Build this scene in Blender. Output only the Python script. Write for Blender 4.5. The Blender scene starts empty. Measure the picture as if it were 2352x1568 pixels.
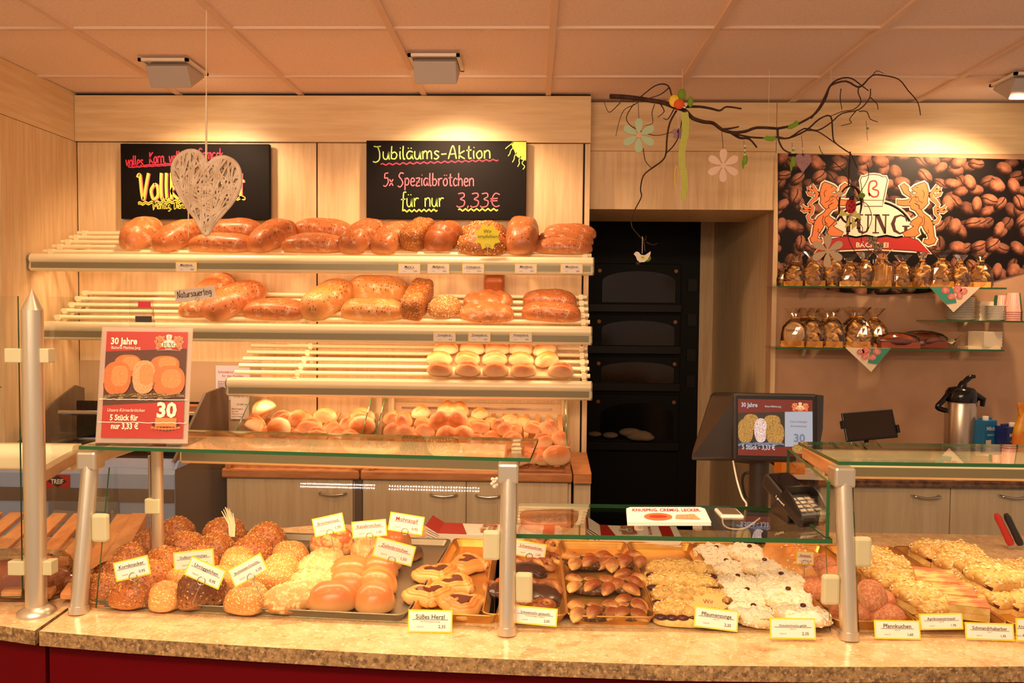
import bpy, math, random
from math import sin, cos, pi, radians, sqrt, exp
from mathutils import Vector, Matrix, Euler, noise
from mathutils.geometry import tessellate_polygon
V = Vector
random.seed(7)
SC = bpy.context.scene
COL = SC.collection

# ---------------------------------------------------------------- camera
FPX = 1800.0                       # focal length in pixels of the 2352 px wide frame
EYE = V((0, 0, 1.6))
ROLL = 0.009
def _cam_axes():
    a, b = 49 / FPX, 69 / FPX      # where the room's depth direction vanishes
    a0, b0 = a - ROLL * b, b + ROLL * a
    yaw = math.atan(a0); pitch = math.atan(b0 * cos(yaw))
    f = V((-sin(yaw) * cos(pitch), cos(yaw) * cos(pitch), -sin(pitch)))
    r0 = f.cross(V((0, 0, 1))).normalized(); u0 = r0.cross(f)
    r = r0 * cos(ROLL) + u0 * sin(ROLL); u = u0 * cos(ROLL) - r0 * sin(ROLL)
    return r, u, f
RGT, UPV, FWD = _cam_axes()
cam_d = bpy.data.cameras.new('camera'); cam = bpy.data.objects.new('camera', cam_d); COL.objects.link(cam)
cam_d.sensor_width = 36; cam_d.lens = 36 * FPX / 2352; cam_d.clip_start = 0.02
cam.matrix_world = Matrix(((RGT.x, UPV.x, -FWD.x, EYE.x), (RGT.y, UPV.y, -FWD.y, EYE.y), (RGT.z, UPV.z, -FWD.z, EYE.z), (0, 0, 0, 1)))
SC.camera = cam
def ray(px, py): return FWD + RGT * ((px - 1176) / FPX) - UPV * ((py - 784) / FPX)
def W(px, py, Y): d = ray(px, py); return EYE + d * (Y / d.y)            # point of the depth plane y = Y
def H(px, py, z): d = ray(px, py); return EYE + d * ((z - EYE.z) / d.z)  # point of the level plane z
def XW(px, Y, py=784): return W(px, py, Y).x
def ZW(py, Y, px=1176): return W(px, py, Y).z

# ---------------------------------------------------------------- world, exposure, lights
vs = SC.view_settings
vs.view_transform = 'Standard'; vs.look = 'None'; vs.gamma = 1; vs.use_curve_mapping = False
vs.exposure = 0.0
wd = bpy.data.worlds.new('room_light'); SC.world = wd; wd.use_nodes = True
wd.node_tree.nodes['Background'].inputs[0].default_value = (1.0, 0.66, 0.46, 1)
wd.node_tree.nodes['Background'].inputs[1].default_value = 0.5
CEIL = 2.685
WARM = (1.0, 0.63, 0.36)
def spot(name, loc, to, e, size=100, blend=.7, col=WARM, r=.04):
    d = bpy.data.lights.new(name, 'SPOT'); d.energy = e; d.color = col; d.spot_size = radians(size); d.spot_blend = blend; d.shadow_soft_size = r
    o = bpy.data.objects.new(name, d); COL.objects.link(o); o.location = loc
    o.rotation_euler = (V(to) - V(loc)).to_track_quat('-Z', 'Y').to_euler(); return o
def strip(name, loc, to, sx, sy, e, col=WARM, spread=180):
    d = bpy.data.lights.new(name, 'AREA'); d.shape = 'RECTANGLE'; d.size = sx; d.size_y = sy; d.energy = e; d.color = col; d.spread = radians(spread)
    o = bpy.data.objects.new(name, d); COL.objects.link(o); o.location = loc
    z = -(V(to) - V(loc)).normalized(); x = V((1, 0, 0)); y = z.cross(x).normalized(); x = y.cross(z)
    o.matrix_world = Matrix(((x.x, y.x, z.x, loc[0]), (x.y, y.y, z.y, loc[1]), (x.z, y.z, z.z, loc[2]), (0, 0, 0, 1))); return o
# the adjustable spotlights in the ceiling along the back wall
spot('wall_spot', (-1.60, 3.50, 2.58), (-1.62, 4.0, 1.75), 44, 118, .55)
spot('wall_spot', (-0.42, 3.50, 2.58), (-0.36, 4.0, 1.75), 48, 118, .55)
spot('wall_spot', (2.22, 3.58, 2.58), (1.95, 4.1, 1.8), 54, 112, .55)
# ceiling lamps over the counter and the customers' side, out of the frame above, then an added ceiling fill
for x in (-1.0, -0.2, 0.6):
    spot('counter_spot', (x, 1.62, 2.66), (x, 1.85, 0.9), 42, 95, .8)
spot('counter_spot', (1.4, 1.62, 2.66), (1.4, 1.85, 0.9), 23, 95, .8)
strip('shop_lamp', (-0.4, -0.3, 2.66), (-0.4, 0.6, 0), 2.4, .6, 120, (1, .70, .46))
strip('ceiling_fill', (-0.9, -0.7, 2.25), (-0.9, 1.6, 2.69), 1.6, .2, 24, (1, .70, .47))  # unseen fill light, added only to brighten the ceiling
# tubes in the shelf rails and the glass case rails
strip('rail_tube', (-1.03, 3.64, 1.765), (-1.03, 3.80, 1.55), 2.5, .03, 5.5)
strip('rail_tube', (-1.0, 3.70, 1.425), (-1.0, 3.86, 1.2), 2.45, .03, 5)
strip('rail_tube', (-0.56, 3.70, 1.18), (-0.56, 3.78, .9), 1.6, .03, 3.6)
strip('case_tube', (-0.52, 1.925, 1.195), (-0.52, 1.90, .9), .84, .02, 3)
strip('case_tube', (1.25, 1.905, 1.195), (1.25, 1.90, .9), 1.2, .02, 1.6)

# ---------------------------------------------------------------- materials
def S(r, g, b, a=1.0):
    f = lambda c: (c / 255 / 12.92) if c <= 10.3 else ((c / 255 + .055) / 1.055) ** 2.4
    return (f(r), f(g), f(b), a)
class NT:
    def __init__(s, name):
        s.m = bpy.data.materials.new(name); s.m.use_nodes = True; s.t = s.m.node_tree
        s.p = s.t.nodes['Principled BSDF']; s.o = s.t.nodes['Material Output']; s.tc = s.t.nodes.new('ShaderNodeTexCoord')
    def n(s, kind, **k):
        nd = s.t.nodes.new('ShaderNode' + kind)
        for a, b in k.items(): setattr(nd, a, b)
        return nd
    def l(s, a, b): s.t.links.new(a, b)
    def math(s, op, a, b=None, c=None):
        nd = s.n('Math', operation=op)
        for i, x in enumerate((a, b, c)):
            if x is None: continue
            if isinstance(x, (int, float)): nd.inputs[i].default_value = x
            else: s.l(x, nd.inputs[i])
        return nd.outputs[0]
    def mix(s, fac, a, b):
        nd = s.n('Mix', data_type='RGBA')
        for i, x in ((0, fac), (6, a), (7, b)):
            if isinstance(x, (int, float, tuple)): nd.inputs[i].default_value = x
            else: s.l(x, nd.inputs[i])
        return nd.outputs[2]
    def noise(s, scale, detail=3, stretch=None, coord='Object', out=0, rough=.55):
        src = s.tc.outputs[coord]
        if stretch:
            mp = s.n('Mapping'); mp.inputs['Scale'].default_value = stretch; s.l(src, mp.inputs[0]); src = mp.outputs[0]
        nd = s.n('TexNoise'); nd.inputs['Scale'].default_value = scale; nd.inputs['Detail'].default_value = detail; nd.inputs['Roughness'].default_value = rough
        s.l(src, nd.inputs['Vector']); return nd.outputs[out]
    def vor(s, scale, rnd=1, feature='F1', stretch=None, coord='Object', out='Distance'):
        src = s.tc.outputs[coord]
        if stretch:
            mp = s.n('Mapping'); mp.inputs['Scale'].default_value = stretch; s.l(src, mp.inputs[0]); src = mp.outputs[0]
        nd = s.n('TexVoronoi', feature=feature); nd.inputs['Scale'].default_value = scale; nd.inputs['Randomness'].default_value = rnd
        s.l(src, nd.inputs['Vector']); return nd.outputs[out]
    def step(s, x, lo, hi):
        nd = s.n('MapRange', interpolation_type='SMOOTHSTEP'); s.l(x, nd.inputs[0]); nd.inputs[1].default_value = lo; nd.inputs[2].default_value = hi; return nd.outputs[0]
    def bump(s, h, strength, dist):
        b = s.n('Bump'); b.inputs['Strength'].default_value = strength; b.inputs['Distance'].default_value = dist; s.l(h, b.inputs['Height']); s.l(b.outputs[0], s.p.inputs['Normal'])
    def base(s, c, rough=.5, metal=0, **k):
        if isinstance(c, tuple): s.p.inputs['Base Color'].default_value = c
        else: s.l(c, s.p.inputs['Base Color'])
        s.p.inputs['Roughness'].default_value = rough; s.p.inputs['Metallic'].default_value = metal
        for a, b in k.items(): s.p.inputs[a].default_value = b
        return s
def mat(name, c, rough=.5, metal=0, c2=None, ns=8, lo=.35, hi=.65, stretch=None, bs=0, bst=.3, bd=.002, **k):
    t = NT(name)
    if c2: t.base(t.mix(t.step(t.noise(ns, 4, stretch), lo, hi), c, c2), rough, metal, **k)
    else: t.base(c, rough, metal, **k)
    if bs: t.bump(t.noise(bs, 3, stretch), bst, bd)
    return t.m
def emis(name, c, e, base=None):
    t = NT(name); t.base(base or c, .5); t.p.inputs['Emission Color'].default_value = c; t.p.inputs['Emission Strength'].default_value = e; return t.m
def glassmat(name, tint, refl=1.0, ior=1.45):
    t = NT(name); t.t.nodes.remove(t.p)
    tr = t.n('BsdfTransparent'); tr.inputs[0].default_value = tint
    gl = t.n('BsdfGlossy'); gl.inputs['Roughness'].default_value = .01
    fr = t.n('Fresnel'); fr.inputs[0].default_value = ior
    mx = t.n('MixShader'); t.l(t.math('MULTIPLY', fr.outputs[0], refl), mx.inputs[0]); t.l(tr.outputs[0], mx.inputs[1]); t.l(gl.outputs[0], mx.inputs[2]); t.l(mx.outputs[0], t.o.inputs[0]); return t.m
def crust(name, top, side, zlo=.25, zhi=.8, holes=0, flour=0, rough=.42, bs=60, bst=.25, seeds=None, nvar=.35, coat=0.0, patch=0.0, mott=None):
    t = NT(name)
    sep = t.n('SeparateXYZ'); t.l(t.tc.outputs['Generated'], sep.inputs[0])
    nz = t.noise(14, 4); z = t.math('ADD', sep.outputs[2], t.math('MULTIPLY', t.math('SUBTRACT', nz, .5), nvar))
    c = t.mix(t.step(z, zlo, zhi), side, top)
    oi = t.n('ObjectInfo'); hsv = t.n('HueSaturation'); t.l(c, hsv.inputs['Color']); t.l(t.math('ADD', t.math('MULTIPLY', oi.outputs['Random'], .24), .88), hsv.inputs['Value']); c = hsv.outputs[0]
    h = t.noise(bs, 4)
    c = t.mix(t.math('MULTIPLY', t.step(t.noise(5.5, 3), .45, .7), patch), c, top)
    c = t.mix(t.math('MULTIPLY', t.step(t.noise(30, 4, rough=.7), .5, .72), patch * .8), c, S(120, 58, 24))
    if mott: c = t.mix(t.step(t.noise(mott[0], 3, rough=.65), .47, .6), c, mott[1])
    if flour: c = t.mix(t.math('MULTIPLY', t.step(t.noise(22, 5, rough=.7), .52, .70), flour), c, S(245, 225, 190))
    if holes:
        d = t.vor(holes, .45, stretch=(1, 1, .0)); up = t.step(sep.outputs[2], .52, .62)
        mk = t.math('MULTIPLY', t.math('SUBTRACT', 1.0, t.step(d, .17, .27)), up)
        c = t.mix(mk, c, S(112, 52, 22)); h = t.math('SUBTRACT', h, t.math('MULTIPLY', mk, 2.0))
    if seeds:
        d = t.vor(seeds[0], 1, stretch=(1, .62, 1)); cr = t.vor(seeds[0], 1, stretch=(1, .62, 1), out='Color'); s2 = t.n('SeparateColor'); t.l(cr, s2.inputs[0])
        sc = t.mix(s2.outputs[0], seeds[1], seeds[2]); up = t.step(z, seeds[3], seeds[3] + .15)
        mk = t.math('MULTIPLY', t.math('MULTIPLY', t.math('SUBTRACT', 1.0, t.step(d, .38, .5)), t.step(s2.outputs[1], .25, .3)), up)
        c = t.mix(mk, c, sc); h = t.math('ADD', h, t.math('MULTIPLY', mk, 1.2))
    t.base(c, rough, 0); t.p.inputs['Specular IOR Level'].default_value = .4; t.p.inputs['Coat Weight'].default_value = coat; t.p.inputs['Coat Roughness'].default_value = .25
    t.bump(h, bst, .004); return t.m

def wood(name, a, b, stretch, ns=3, rough=.45, bst=.05):
    t = NT(name); n1 = t.noise(ns, 5, stretch, rough=.6); n2 = t.noise(ns * .35, 2)
    c = t.mix(t.step(n1, .3, .72), a, b); c = t.mix(t.math('MULTIPLY', t.step(n2, .4, .7), .25), c, b); t.base(c, rough); t.bump(n1, bst, .002); return t.m
Mx = {}
Mx['maple'] = wood('maple_panel', S(232, 205, 160), S(214, 180, 130), (14, 14, 1.0))
Mx['maple_h'] = wood('maple_frieze', S(232, 205, 160), S(216, 184, 134), (1.0, 14, 14))
Mx['maple_y'] = wood('maple_side', S(232, 205, 160), S(216, 184, 134), (14, 1.0, 14))
Mx['cabinet'] = wood('cabinet_maple', S(214, 192, 156), S(198, 172, 134), (16, 16, 1.0))
Mx['beech'] = wood('beech', S(206, 142, 84), S(176, 108, 58), (2, 12, 12), 4)
Mx['slat'] = wood('slat_wood', S(222, 160, 104), S(196, 128, 76), (6, 1.5, 6), 5)
Mx['darkwood'] = wood('dark_panel', S(120, 84, 54), S(96, 64, 40), (12, 12, 1))
t = NT('ceiling_tile'); t.base(t.mix(t.step(t.noise(90, 2), .45, .75), S(248, 228, 214), S(238, 216, 200)), .8); t.bump(t.noise(160, 2), .12, .002); Mx['tile'] = t.m
Mx['tbar'] = mat('ceiling_bar', S(232, 206, 184), .5)
Mx['paint'] = mat('beige_wall_paint', S(196, 156, 122), .75, c2=S(186, 146, 112), ns=5)
Mx['cream'] = mat('cream_wall', S(226, 204, 160), .4, c2=S(218, 194, 150), ns=3)
Mx['black'] = mat('black_gap', S(22, 14, 10), .7)
t = NT('speckled_granite')
g1 = t.noise(26, 6, rough=.7); g2 = t.noise(120, 3, (1, 1, 1)); g3 = t.vor(150, 1); g4 = t.noise(9, 4, (1, 2.2, 1), rough=.65)
c = t.mix(t.step(g1, .35, .65), S(234, 202, 154), S(214, 174, 120)); c = t.mix(t.math('MULTIPLY', t.step(g2, .56, .7), .75), c, S(250, 234, 206))
c = t.mix(t.math('MULTIPLY', t.step(g4, .58, .7), .55), c, S(176, 118, 70)); c = t.mix(t.math('MULTIPLY', t.step(t.noise(70, 4, rough=.75), .62, .70), .8), c, S(112, 72, 44))
t.base(c, .18); Mx['granite'] = t.m
t = NT('granite_edge')
c = t.mix(t.step(t.noise(75, 5, rough=.7), .38, .66), S(166, 134, 88), S(96, 72, 46)); c = t.mix(t.math('MULTIPLY', t.step(t.noise(110, 3), .55, .66), .8), c, S(196, 164, 116)); t.base(c, .5); Mx['granite_edge'] = t.m
Mx['brown_granite'] = mat('brown_granite', S(120, 82, 52), .3, c2=S(70, 44, 28), ns=30)
Mx['redpanel'] = mat('dark_red_panel', S(92, 0, 8), .6, **{'Specular IOR Level': .1})
Mx['alu'] = mat('satin_aluminium', S(216, 208, 186), .32, .8)
Mx['champ'] = mat('champagne_rail', S(250, 238, 196), .4, .1)
Mx['railface'] = mat('rail_face', S(142, 134, 102), .4, .15)
Mx['clip'] = mat('clip_plastic', S(196, 190, 150), .5)
Mx['chrome'] = mat('chrome', S(200, 196, 190), .22, 1)
Mx['gold'] = mat('gold_tray', S(222, 168, 84), .3, .75, c2=S(206, 150, 70), ns=12)
Mx['greytray'] = mat('steel_tray', S(150, 140, 120), .35, .8)
Mx['white'] = mat('white_plastic', S(236, 228, 212), .4)
Mx['paper'] = mat('paper', S(244, 234, 220), .6)
Mx['yellow'] = mat('yellow_border', S(246, 214, 60), .5)
Mx['ink'] = mat('black_ink', S(40, 26, 26), .6)
Mx['redink'] = mat('red_ink', S(166, 30, 40), .6)
Mx['board'] = mat('chalkboard', S(13, 8, 7), .6, c2=S(17, 11, 9), ns=6, **{'Specular IOR Level': .15})
Mx['ch_pink'] = mat('pink_chalk', S(236, 110, 130), .8)
Mx['ch_red'] = mat('red_chalk', S(226, 52, 84), .8)
Mx['ch_green'] = mat('green_chalk', S(176, 214, 110), .8)
Mx['ch_yel'] = mat('yellow_chalk', S(236, 222, 90), .8)
Mx['dark'] = mat('dark_plastic', S(20, 16, 16), .35)
Mx['pos'] = mat('anthracite_plastic', S(34, 27, 24), .42)
Mx['blk'] = mat('gloss_black', S(14, 13, 15), .15)
Mx['steel'] = mat('brushed_steel', S(196, 182, 164), .3, .9, bs=0)
Mx['slate'] = mat('blue_grey_enamel', S(150, 166, 200), .45)
Mx['slate_d'] = mat('brown_grey_panel', S(104, 84, 66), .5)
Mx['oven'] = mat('oven_enamel', S(9, 7, 6), .5, **{'Specular IOR Level': .2})
Mx['oven_bar'] = mat('oven_bar', S(26, 20, 16), .4, .5)
Mx['oglass'] = mat('oven_window', S(34, 22, 14), .12)
Mx['pane'] = glassmat('clear_glass', (.97, .985, .97, 1), .45)
Mx['pane2'] = glassmat('partition_glass', (.98, .99, .98, 1), .15)
Mx['panet'] = glassmat('glass_top', (.95, .98, .95, 1), .6)
Mx['edge'] = mat('green_glass_edge', S(40, 92, 50), .12, 0)
Mx['acryl'] = glassmat('acrylic', (.97, .97, .97, 1), .8)
t = NT('translucent_sheet'); tl = t.n('BsdfTranslucent'); tl.inputs[0].default_value = S(250, 232, 214); mx = t.n('MixShader'); mx.inputs[0].default_value = .55; t.base(S(250, 240, 228), .5); t.l(t.p.outputs[0], mx.inputs[1]); t.l(tl.outputs[0], mx.inputs[2]); t.l(mx.outputs[0], t.o.inputs[0]); Mx['sheet'] = t.m
Mx['lamp'] = emis('lamp_glow', (1, .78, .5, 1), 14)
Mx['led'] = emis('led_glow', (1, .95, .88, 1), 60)
Mx['tube'] = emis('tube_glow', (1, .82, .52, 1), 3.0)
# bread
ORG = S(196, 120, 66); DRK = S(158, 84, 40); LGT = S(220, 154, 96)
Mx['misch'] = crust('wheat_rye_crust', S(186, 108, 58), LGT, .05, .5, holes=82, flour=.5, coat=.2, patch=.5)
Mx['plain'] = crust('farmhouse_crust', ORG, LGT, .05, .55, flour=.7, coat=.1, patch=.5)
Mx['pale'] = crust('pale_loaf_crust', S(214, 140, 74), S(232, 176, 110), .1, .6, holes=82, flour=.6, coat=.1, patch=.3)
Mx['darkl'] = crust('dark_loaf_crust', DRK, S(178, 100, 52), .1, .6, flour=.15)
Mx['seedl'] = crust('seeded_loaf_crust', S(168, 96, 44), S(188, 118, 62), .0, .3, seeds=(150, S(226, 182, 112), S(150, 86, 38), .0), bst=.8)
Mx['oatl'] = crust('oat_loaf_crust', S(196, 132, 70), S(196, 132, 70), 0, .3, seeds=(130, S(242, 214, 160), S(200, 140, 78), .0), bst=.9)
Mx['roll'] = crust('roll_crust', S(200, 114, 54), S(240, 194, 144), .28, .92, nvar=.5, bs=35, bst=.12)
Mx['rolld'] = crust('double_roll_crust', S(186, 98, 42), S(236, 184, 128), .28, .92, nvar=.6, bs=35, bst=.12)
Mx['korn'] = crust('grain_bun_crust', S(172, 96, 44), S(200, 134, 76), .05, .45, seeds=(170, S(216, 160, 84), S(122, 66, 30), .15), bst=.8)
Mx['kornd'] = crust('dark_rye_bun_crust', S(112, 62, 30), S(180, 118, 66), .05, .5, seeds=(160, S(176, 124, 66), S(84, 44, 20), .1), bst=.9)
Mx['sesam'] = crust('sesame_bun_crust', S(206, 138, 70), S(222, 164, 98), .05, .5, seeds=(230, S(244, 212, 148), S(214, 158, 86), .1), bst=.5)
Mx['cheese'] = crust('cheese_bun_crust', S(226, 178, 112), S(206, 136, 72), .15, .6, mott=(75, S(240, 208, 146)), bs=80, bst=.7)
Mx['smooth'] = crust('milk_bun_crust', S(208, 122, 62), S(232, 176, 108), .1, .75, bs=20, bst=.08, coat=.35, rough=.35)
Mx['snack'] = crust('savoury_bun_crust', S(206, 116, 66), S(226, 164, 100), .2, .7, mott=(34, S(238, 196, 130)), bst=.5, patch=.4)
Mx['poppy'] = crust('poppy_braid_crust', S(96, 66, 44), S(150, 96, 52), .2, .8, bs=240, bst=.5)
Mx['pastry'] = crust('golden_pastry', S(216, 138, 66), S(242, 194, 122), .1, .9, bs=40, bst=.2, coat=.3, rough=.35)
Mx['puff'] = crust('puff_pastry', S(150, 70, 26), S(240, 190, 112), .2, .9, nvar=1.8, bs=60, bst=.5, coat=.15, rough=.4, patch=.35)
Mx['choc'] = mat('chocolate_coating', S(58, 30, 20), .25, c2=S(76, 42, 28), ns=20, bs=14, bst=.3, bd=.004)
Mx['filling'] = mat('dark_filling', S(70, 40, 20), .5, c2=S(150, 100, 50), ns=120, lo=.5, hi=.65, bs=130, bst=.8, bd=.004)
Mx['jam'] = mat('berry_jam', S(84, 20, 18), .1)
Mx['crumb'] = crust('butter_crumble', S(232, 192, 116), S(222, 170, 90), .2, .8, mott=(110, S(212, 160, 84)), bs=120, bst=.7, rough=.6, nvar=.8)
Mx['sugar'] = crust('sugared_crumble', S(250, 238, 216), S(236, 204, 152), .2, .65, bs=130, bst=.7, rough=.7, nvar=.6)
Mx['plum'] = mat('plum', S(58, 22, 30), .2, c2=S(94, 30, 32), ns=40)
Mx['glaze'] = mat('pink_browned_top', S(244, 206, 130), .25, c2=S(220, 112, 78), ns=18, stretch=(1, 3, 1))
Mx['sponge'] = mat('cake_base', S(240, 212, 132), .7, c2=S(222, 182, 100), ns=60)
Mx['donut'] = crust('sugared_doughnut', S(196, 110, 66), S(246, 208, 140), .12, .42, seeds=(900, S(222, 160, 122), S(204, 132, 94), .25), mott=(150, S(220, 158, 120)), bst=.3, rough=.7)
Mx['leaf'] = mat('green_felt', S(120, 160, 40), .8)
Mx['twig'] = mat('twig_bark', S(78, 48, 32), .8, c2=S(52, 30, 20), ns=40, bs=90)
Mx['wicker'] = mat('whitewashed_wicker', S(236, 218, 194), .7, c2=S(214, 192, 162), ns=30)

# ---------------------------------------------------------------- building helpers
X3, Y3, Z3 = V((1, 0, 0)), V((0, 1, 0)), V((0, 0, 1))
def frame(o, x, y, z):
    return Matrix(((x[0], y[0], z[0], o[0]), (x[1], y[1], z[1], o[1]), (x[2], y[2], z[2], o[2]), (0, 0, 0, 1)))
class MB:
    def __init__(s, T=None): s.v = []; s.f = []; s.m = []; s.s = []; s.mats = []; s.T = T or Matrix()
    def mi(s, m):
        m = Mx[m] if isinstance(m, str) else m
        if m not in s.mats: s.mats.append(m)
        return s.mats.index(m)
    def add(s, vs, fs, m, smooth=False):
        b = len(s.v); s.v += [s.T @ V(p) for p in vs]; k = s.mi(m)
        for f in fs: s.f.append([b + i for i in f]); s.m.append(k); s.s.append(smooth)
        return s
    def box(s, x0, x1, y0, y1, z0, z1, m):
        vs = [(x, y, z) for z in (z0, z1) for y in (y0, y1) for x in (x0, x1)]
        return s.add(vs, [(0, 2, 3, 1), (4, 5, 7, 6), (0, 1, 5, 4), (2, 6, 7, 3), (0, 4, 6, 2), (1, 3, 7, 5)], m)
    def hexa(s, b, t, m):     # four bottom and four top points, both counter-clockwise from above
        return s.add(list(b) + list(t), [(3, 2, 1, 0), (4, 5, 6, 7)] + [(i, (i + 1) % 4, (i + 1) % 4 + 4, i + 4) for i in range(4)], m)
    def prism(s, pts, ext, m, side=None, smooth=False):
        pts = [V(p) for p in pts]; n = len(pts); ext = V(ext); tri = tessellate_polygon([pts])
        s.add(pts, [list(t) for t in tri], m); s.add([p + ext for p in pts], [list(reversed(t)) for t in tri], m)
        return s.add(pts + [p + ext for p in pts], [(i, (i + 1) % n, (i + 1) % n + n, i + n) for i in range(n)], side or m, smooth)
    def flat(s, pts, m):
        pts = [V(p) for p in pts]; return s.add(pts, [list(t) for t in tessellate_polygon([pts])], m)
    def tube(s, pts, r, m, n=8, closed=False):
        pts = [V(p) for p in pts]; k = len(pts); rs = r if isinstance(r, (list, tuple)) else [r] * k
        vs = []; fs = []; up = None
        for i, p in enumerate(pts):
            a = pts[(i - 1) % k] if (closed or i) else p; b = pts[(i + 1) % k] if (closed or i < k - 1) else p
            d = (b - a).normalized()
            if up is None: up = d.orthogonal().normalized()
            up = (up - d * up.dot(d)); up = up.normalized() if up.length > 1e-6 else d.orthogonal().normalized()
            sd = d.cross(up)
            vs += [p + (up * cos(2 * pi * j / n) + sd * sin(2 * pi * j / n)) * rs[i] for j in range(n)]
        for i in range(k if closed else k - 1):
            q = (i + 1) % k
            fs += [(i * n + j, i * n + (j + 1) % n, q * n + (j + 1) % n, q * n + j) for j in range(n)]
        s.add(vs, fs, m, True)
        if not closed: s.add(vs[:n], [list(range(n))[::-1]], m); s.add(vs[-n:], [list(range(n))], m)
        return s
    def lathe(s, prof, c, m, n=24, smooth=True):
        k = len(prof); vs = [(c[0] + r * cos(2 * pi * j / n), c[1] + r * sin(2 * pi * j / n), c[2] + z) for r, z in prof for j in range(n)]
        s.add(vs, [(i * n + j, i * n + (j + 1) % n, (i + 1) * n + (j + 1) % n, (i + 1) * n + j) for i in range(k - 1) for j in range(n)], m, smooth)
        s.add(vs[:n], [list(range(n))[::-1]], m); s.add(vs[-n:], [list(range(n))], m); return s
    def ell(s, c, r, m, nu=16, nv=9, R=None):
        vs = []; R = R or Matrix.Identity(3)
        for i in range(nv):
            a = -pi / 2 + pi * i / (nv - 1)
            vs += [V(c) + R @ V((r[0] * cos(a) * cos(2 * pi * j / nu), r[1] * cos(a) * sin(2 * pi * j / nu), r[2] * sin(a))) for j in range(nu)]
        return s.add(vs, [(i * nu + j, i * nu + (j + 1) % nu, (i + 1) * nu + (j + 1) % nu, (i + 1) * nu + j) for i in range(nv - 1) for j in range(nu)], m, True)
    def leaf(s, c, L, w, h, m, R, n=12, k=9):
        vs = []
        for i in range(k):
            u = -1 + 2 * i / (k - 1); q = max(.04, (1 - u * u) ** .75)
            vs += [V(c) + R @ V((w * q * cos(2 * pi * j / n) + .15 * w * u * u, L * u, h * q * sin(2 * pi * j / n) * (1 + .25 * noise.noise(V((j, i, c[0] * 90)))) - h * .6 * u * u)) for j in range(n)]
        return s.add(vs, [(i * n + j, i * n + (j + 1) % n, (i + 1) * n + (j + 1) % n, (i + 1) * n + j) for i in range(k - 1) for j in range(n)], m, True)
    def disc(s, c, rx, ry, m, n=20):  # in the xz plane of the current frame
        return s.add([(c[0] + rx * cos(2 * pi * j / n), c[1], c[2] + ry * sin(2 * pi * j / n)) for j in range(n)], [list(range(n))], m)
    def text(s, txt, x, z, size, m, y=0.0, align='CENTER', bold=0.0, sx=1.0, shear=0.0, depth=0):
        cu = bpy.data.curves.new('t', 'FONT'); cu.body = txt; cu.size = size; cu.align_x = align; cu.offset = bold * size; cu.shear = shear; cu.resolution_u = 2; cu.extrude = depth
        o = bpy.data.objects.new('t', cu); COL.objects.link(o); dg = bpy.context.evaluated_depsgraph_get(); dg.update()
        me = bpy.data.meshes.new_from_object(o.evaluated_get(dg))
        s.add([(x + v.co.x * sx, y - v.co.z, z + v.co.y) for v in me.vertices], [list(p.vertices) for p in me.polygons], m)
        bpy.data.objects.remove(o); bpy.data.curves.remove(cu); bpy.data.meshes.remove(me); return s
    def ribbon(s, pts, w, m, y=0.0, closed=False):  # flat stroke in the xz plane
        P = [V((p[0], p[1])) for p in pts]; k = len(P); vs = []; ws = w if isinstance(w, (list, tuple)) else [w] * k
        for i in range(k):
            a = P[(i - 1) % k] if (closed or i) else P[i]; b = P[(i + 1) % k] if (closed or i < k - 1) else P[i]
            d = (b - a); d = d.normalized() if d.length > 1e-9 else V((1, 0)); nrm = V((-d.y, d.x)) * ws[i] / 2
            vs += [(P[i].x + nrm.x, y, P[i].y + nrm.y), (P[i].x - nrm.x, y, P[i].y - nrm.y)]
        return s.add(vs, [(2 * i, 2 * i + 1, 2 * ((i + 1) % k) + 1, 2 * ((i + 1) % k)) for i in range(k if closed else k - 1)], m)
    def build(s, name, parent=None, loc=None, bevel=0):
        if loc is None:
            if parent: loc = V((0, 0, 0)); off = parent.matrix_world.translation if False else V(parent['_o'])
            elif s.v:
                xs = [p.x for p in s.v]; ys = [p.y for p in s.v]; zs = [p.z for p in s.v]
                loc = off = V(((min(xs) + max(xs)) / 2, (min(ys) + max(ys)) / 2, min(zs)))
            else: loc = off = V((0, 0, 0))
        else: loc = off = V(loc)
        me = bpy.data.meshes.new(name); me.from_pydata([p - off for p in s.v], [], s.f)
        for m in s.mats: me.materials.append(m)
        me.polygons.foreach_set('material_index', s.m); me.polygons.foreach_set('use_smooth', s.s); me.update()
        o = bpy.data.objects.new(name, me); COL.objects.link(o)
        if parent: o.parent = parent; o['_o'] = parent['_o']
        else: o.location = loc; o['_o'] = list(off)
        if bevel:
            b = o.modifiers.new('bevel', 'BEVEL'); b.width = bevel; b.segments = 2; b.limit_method = 'ANGLE'; b.angle_limit = radians(50)
        return o
def tag(o, label, cat, group=None, kind=None):
    o['label'] = label; o['category'] = cat
    if group: o['group'] = group
    if kind: o['kind'] = kind
    return o
def root(name, loc, label, cat, group=None):
    o = bpy.data.objects.new(name, None); COL.objects.link(o); o.location = loc; o['_o'] = list(loc); o.empty_display_size = .05
    return tag(o, label, cat, group)
def struct(o): o['kind'] = 'structure'; return o
def kids(o): return [c for c in bpy.data.objects if c.parent == o]
def dup(src, M, label, group=None, parts=None):   # a copy of a thing with copies of its parts and sub-parts
    r = src.copy(); COL.objects.link(r); r.matrix_world = M; r['label'] = label
    if group: r['group'] = group
    for c in (parts if parts is not None else kids(src)):
        k = c.copy(); COL.objects.link(k); k.parent = r
        for g in kids(c): q = g.copy(); COL.objects.link(q); q.parent = k
    return r
ORD = ['first', 'second', 'third', 'fourth', 'fifth', 'sixth', 'seventh', 'eighth', 'ninth', 'tenth', 'eleventh', 'twelfth']
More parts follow.
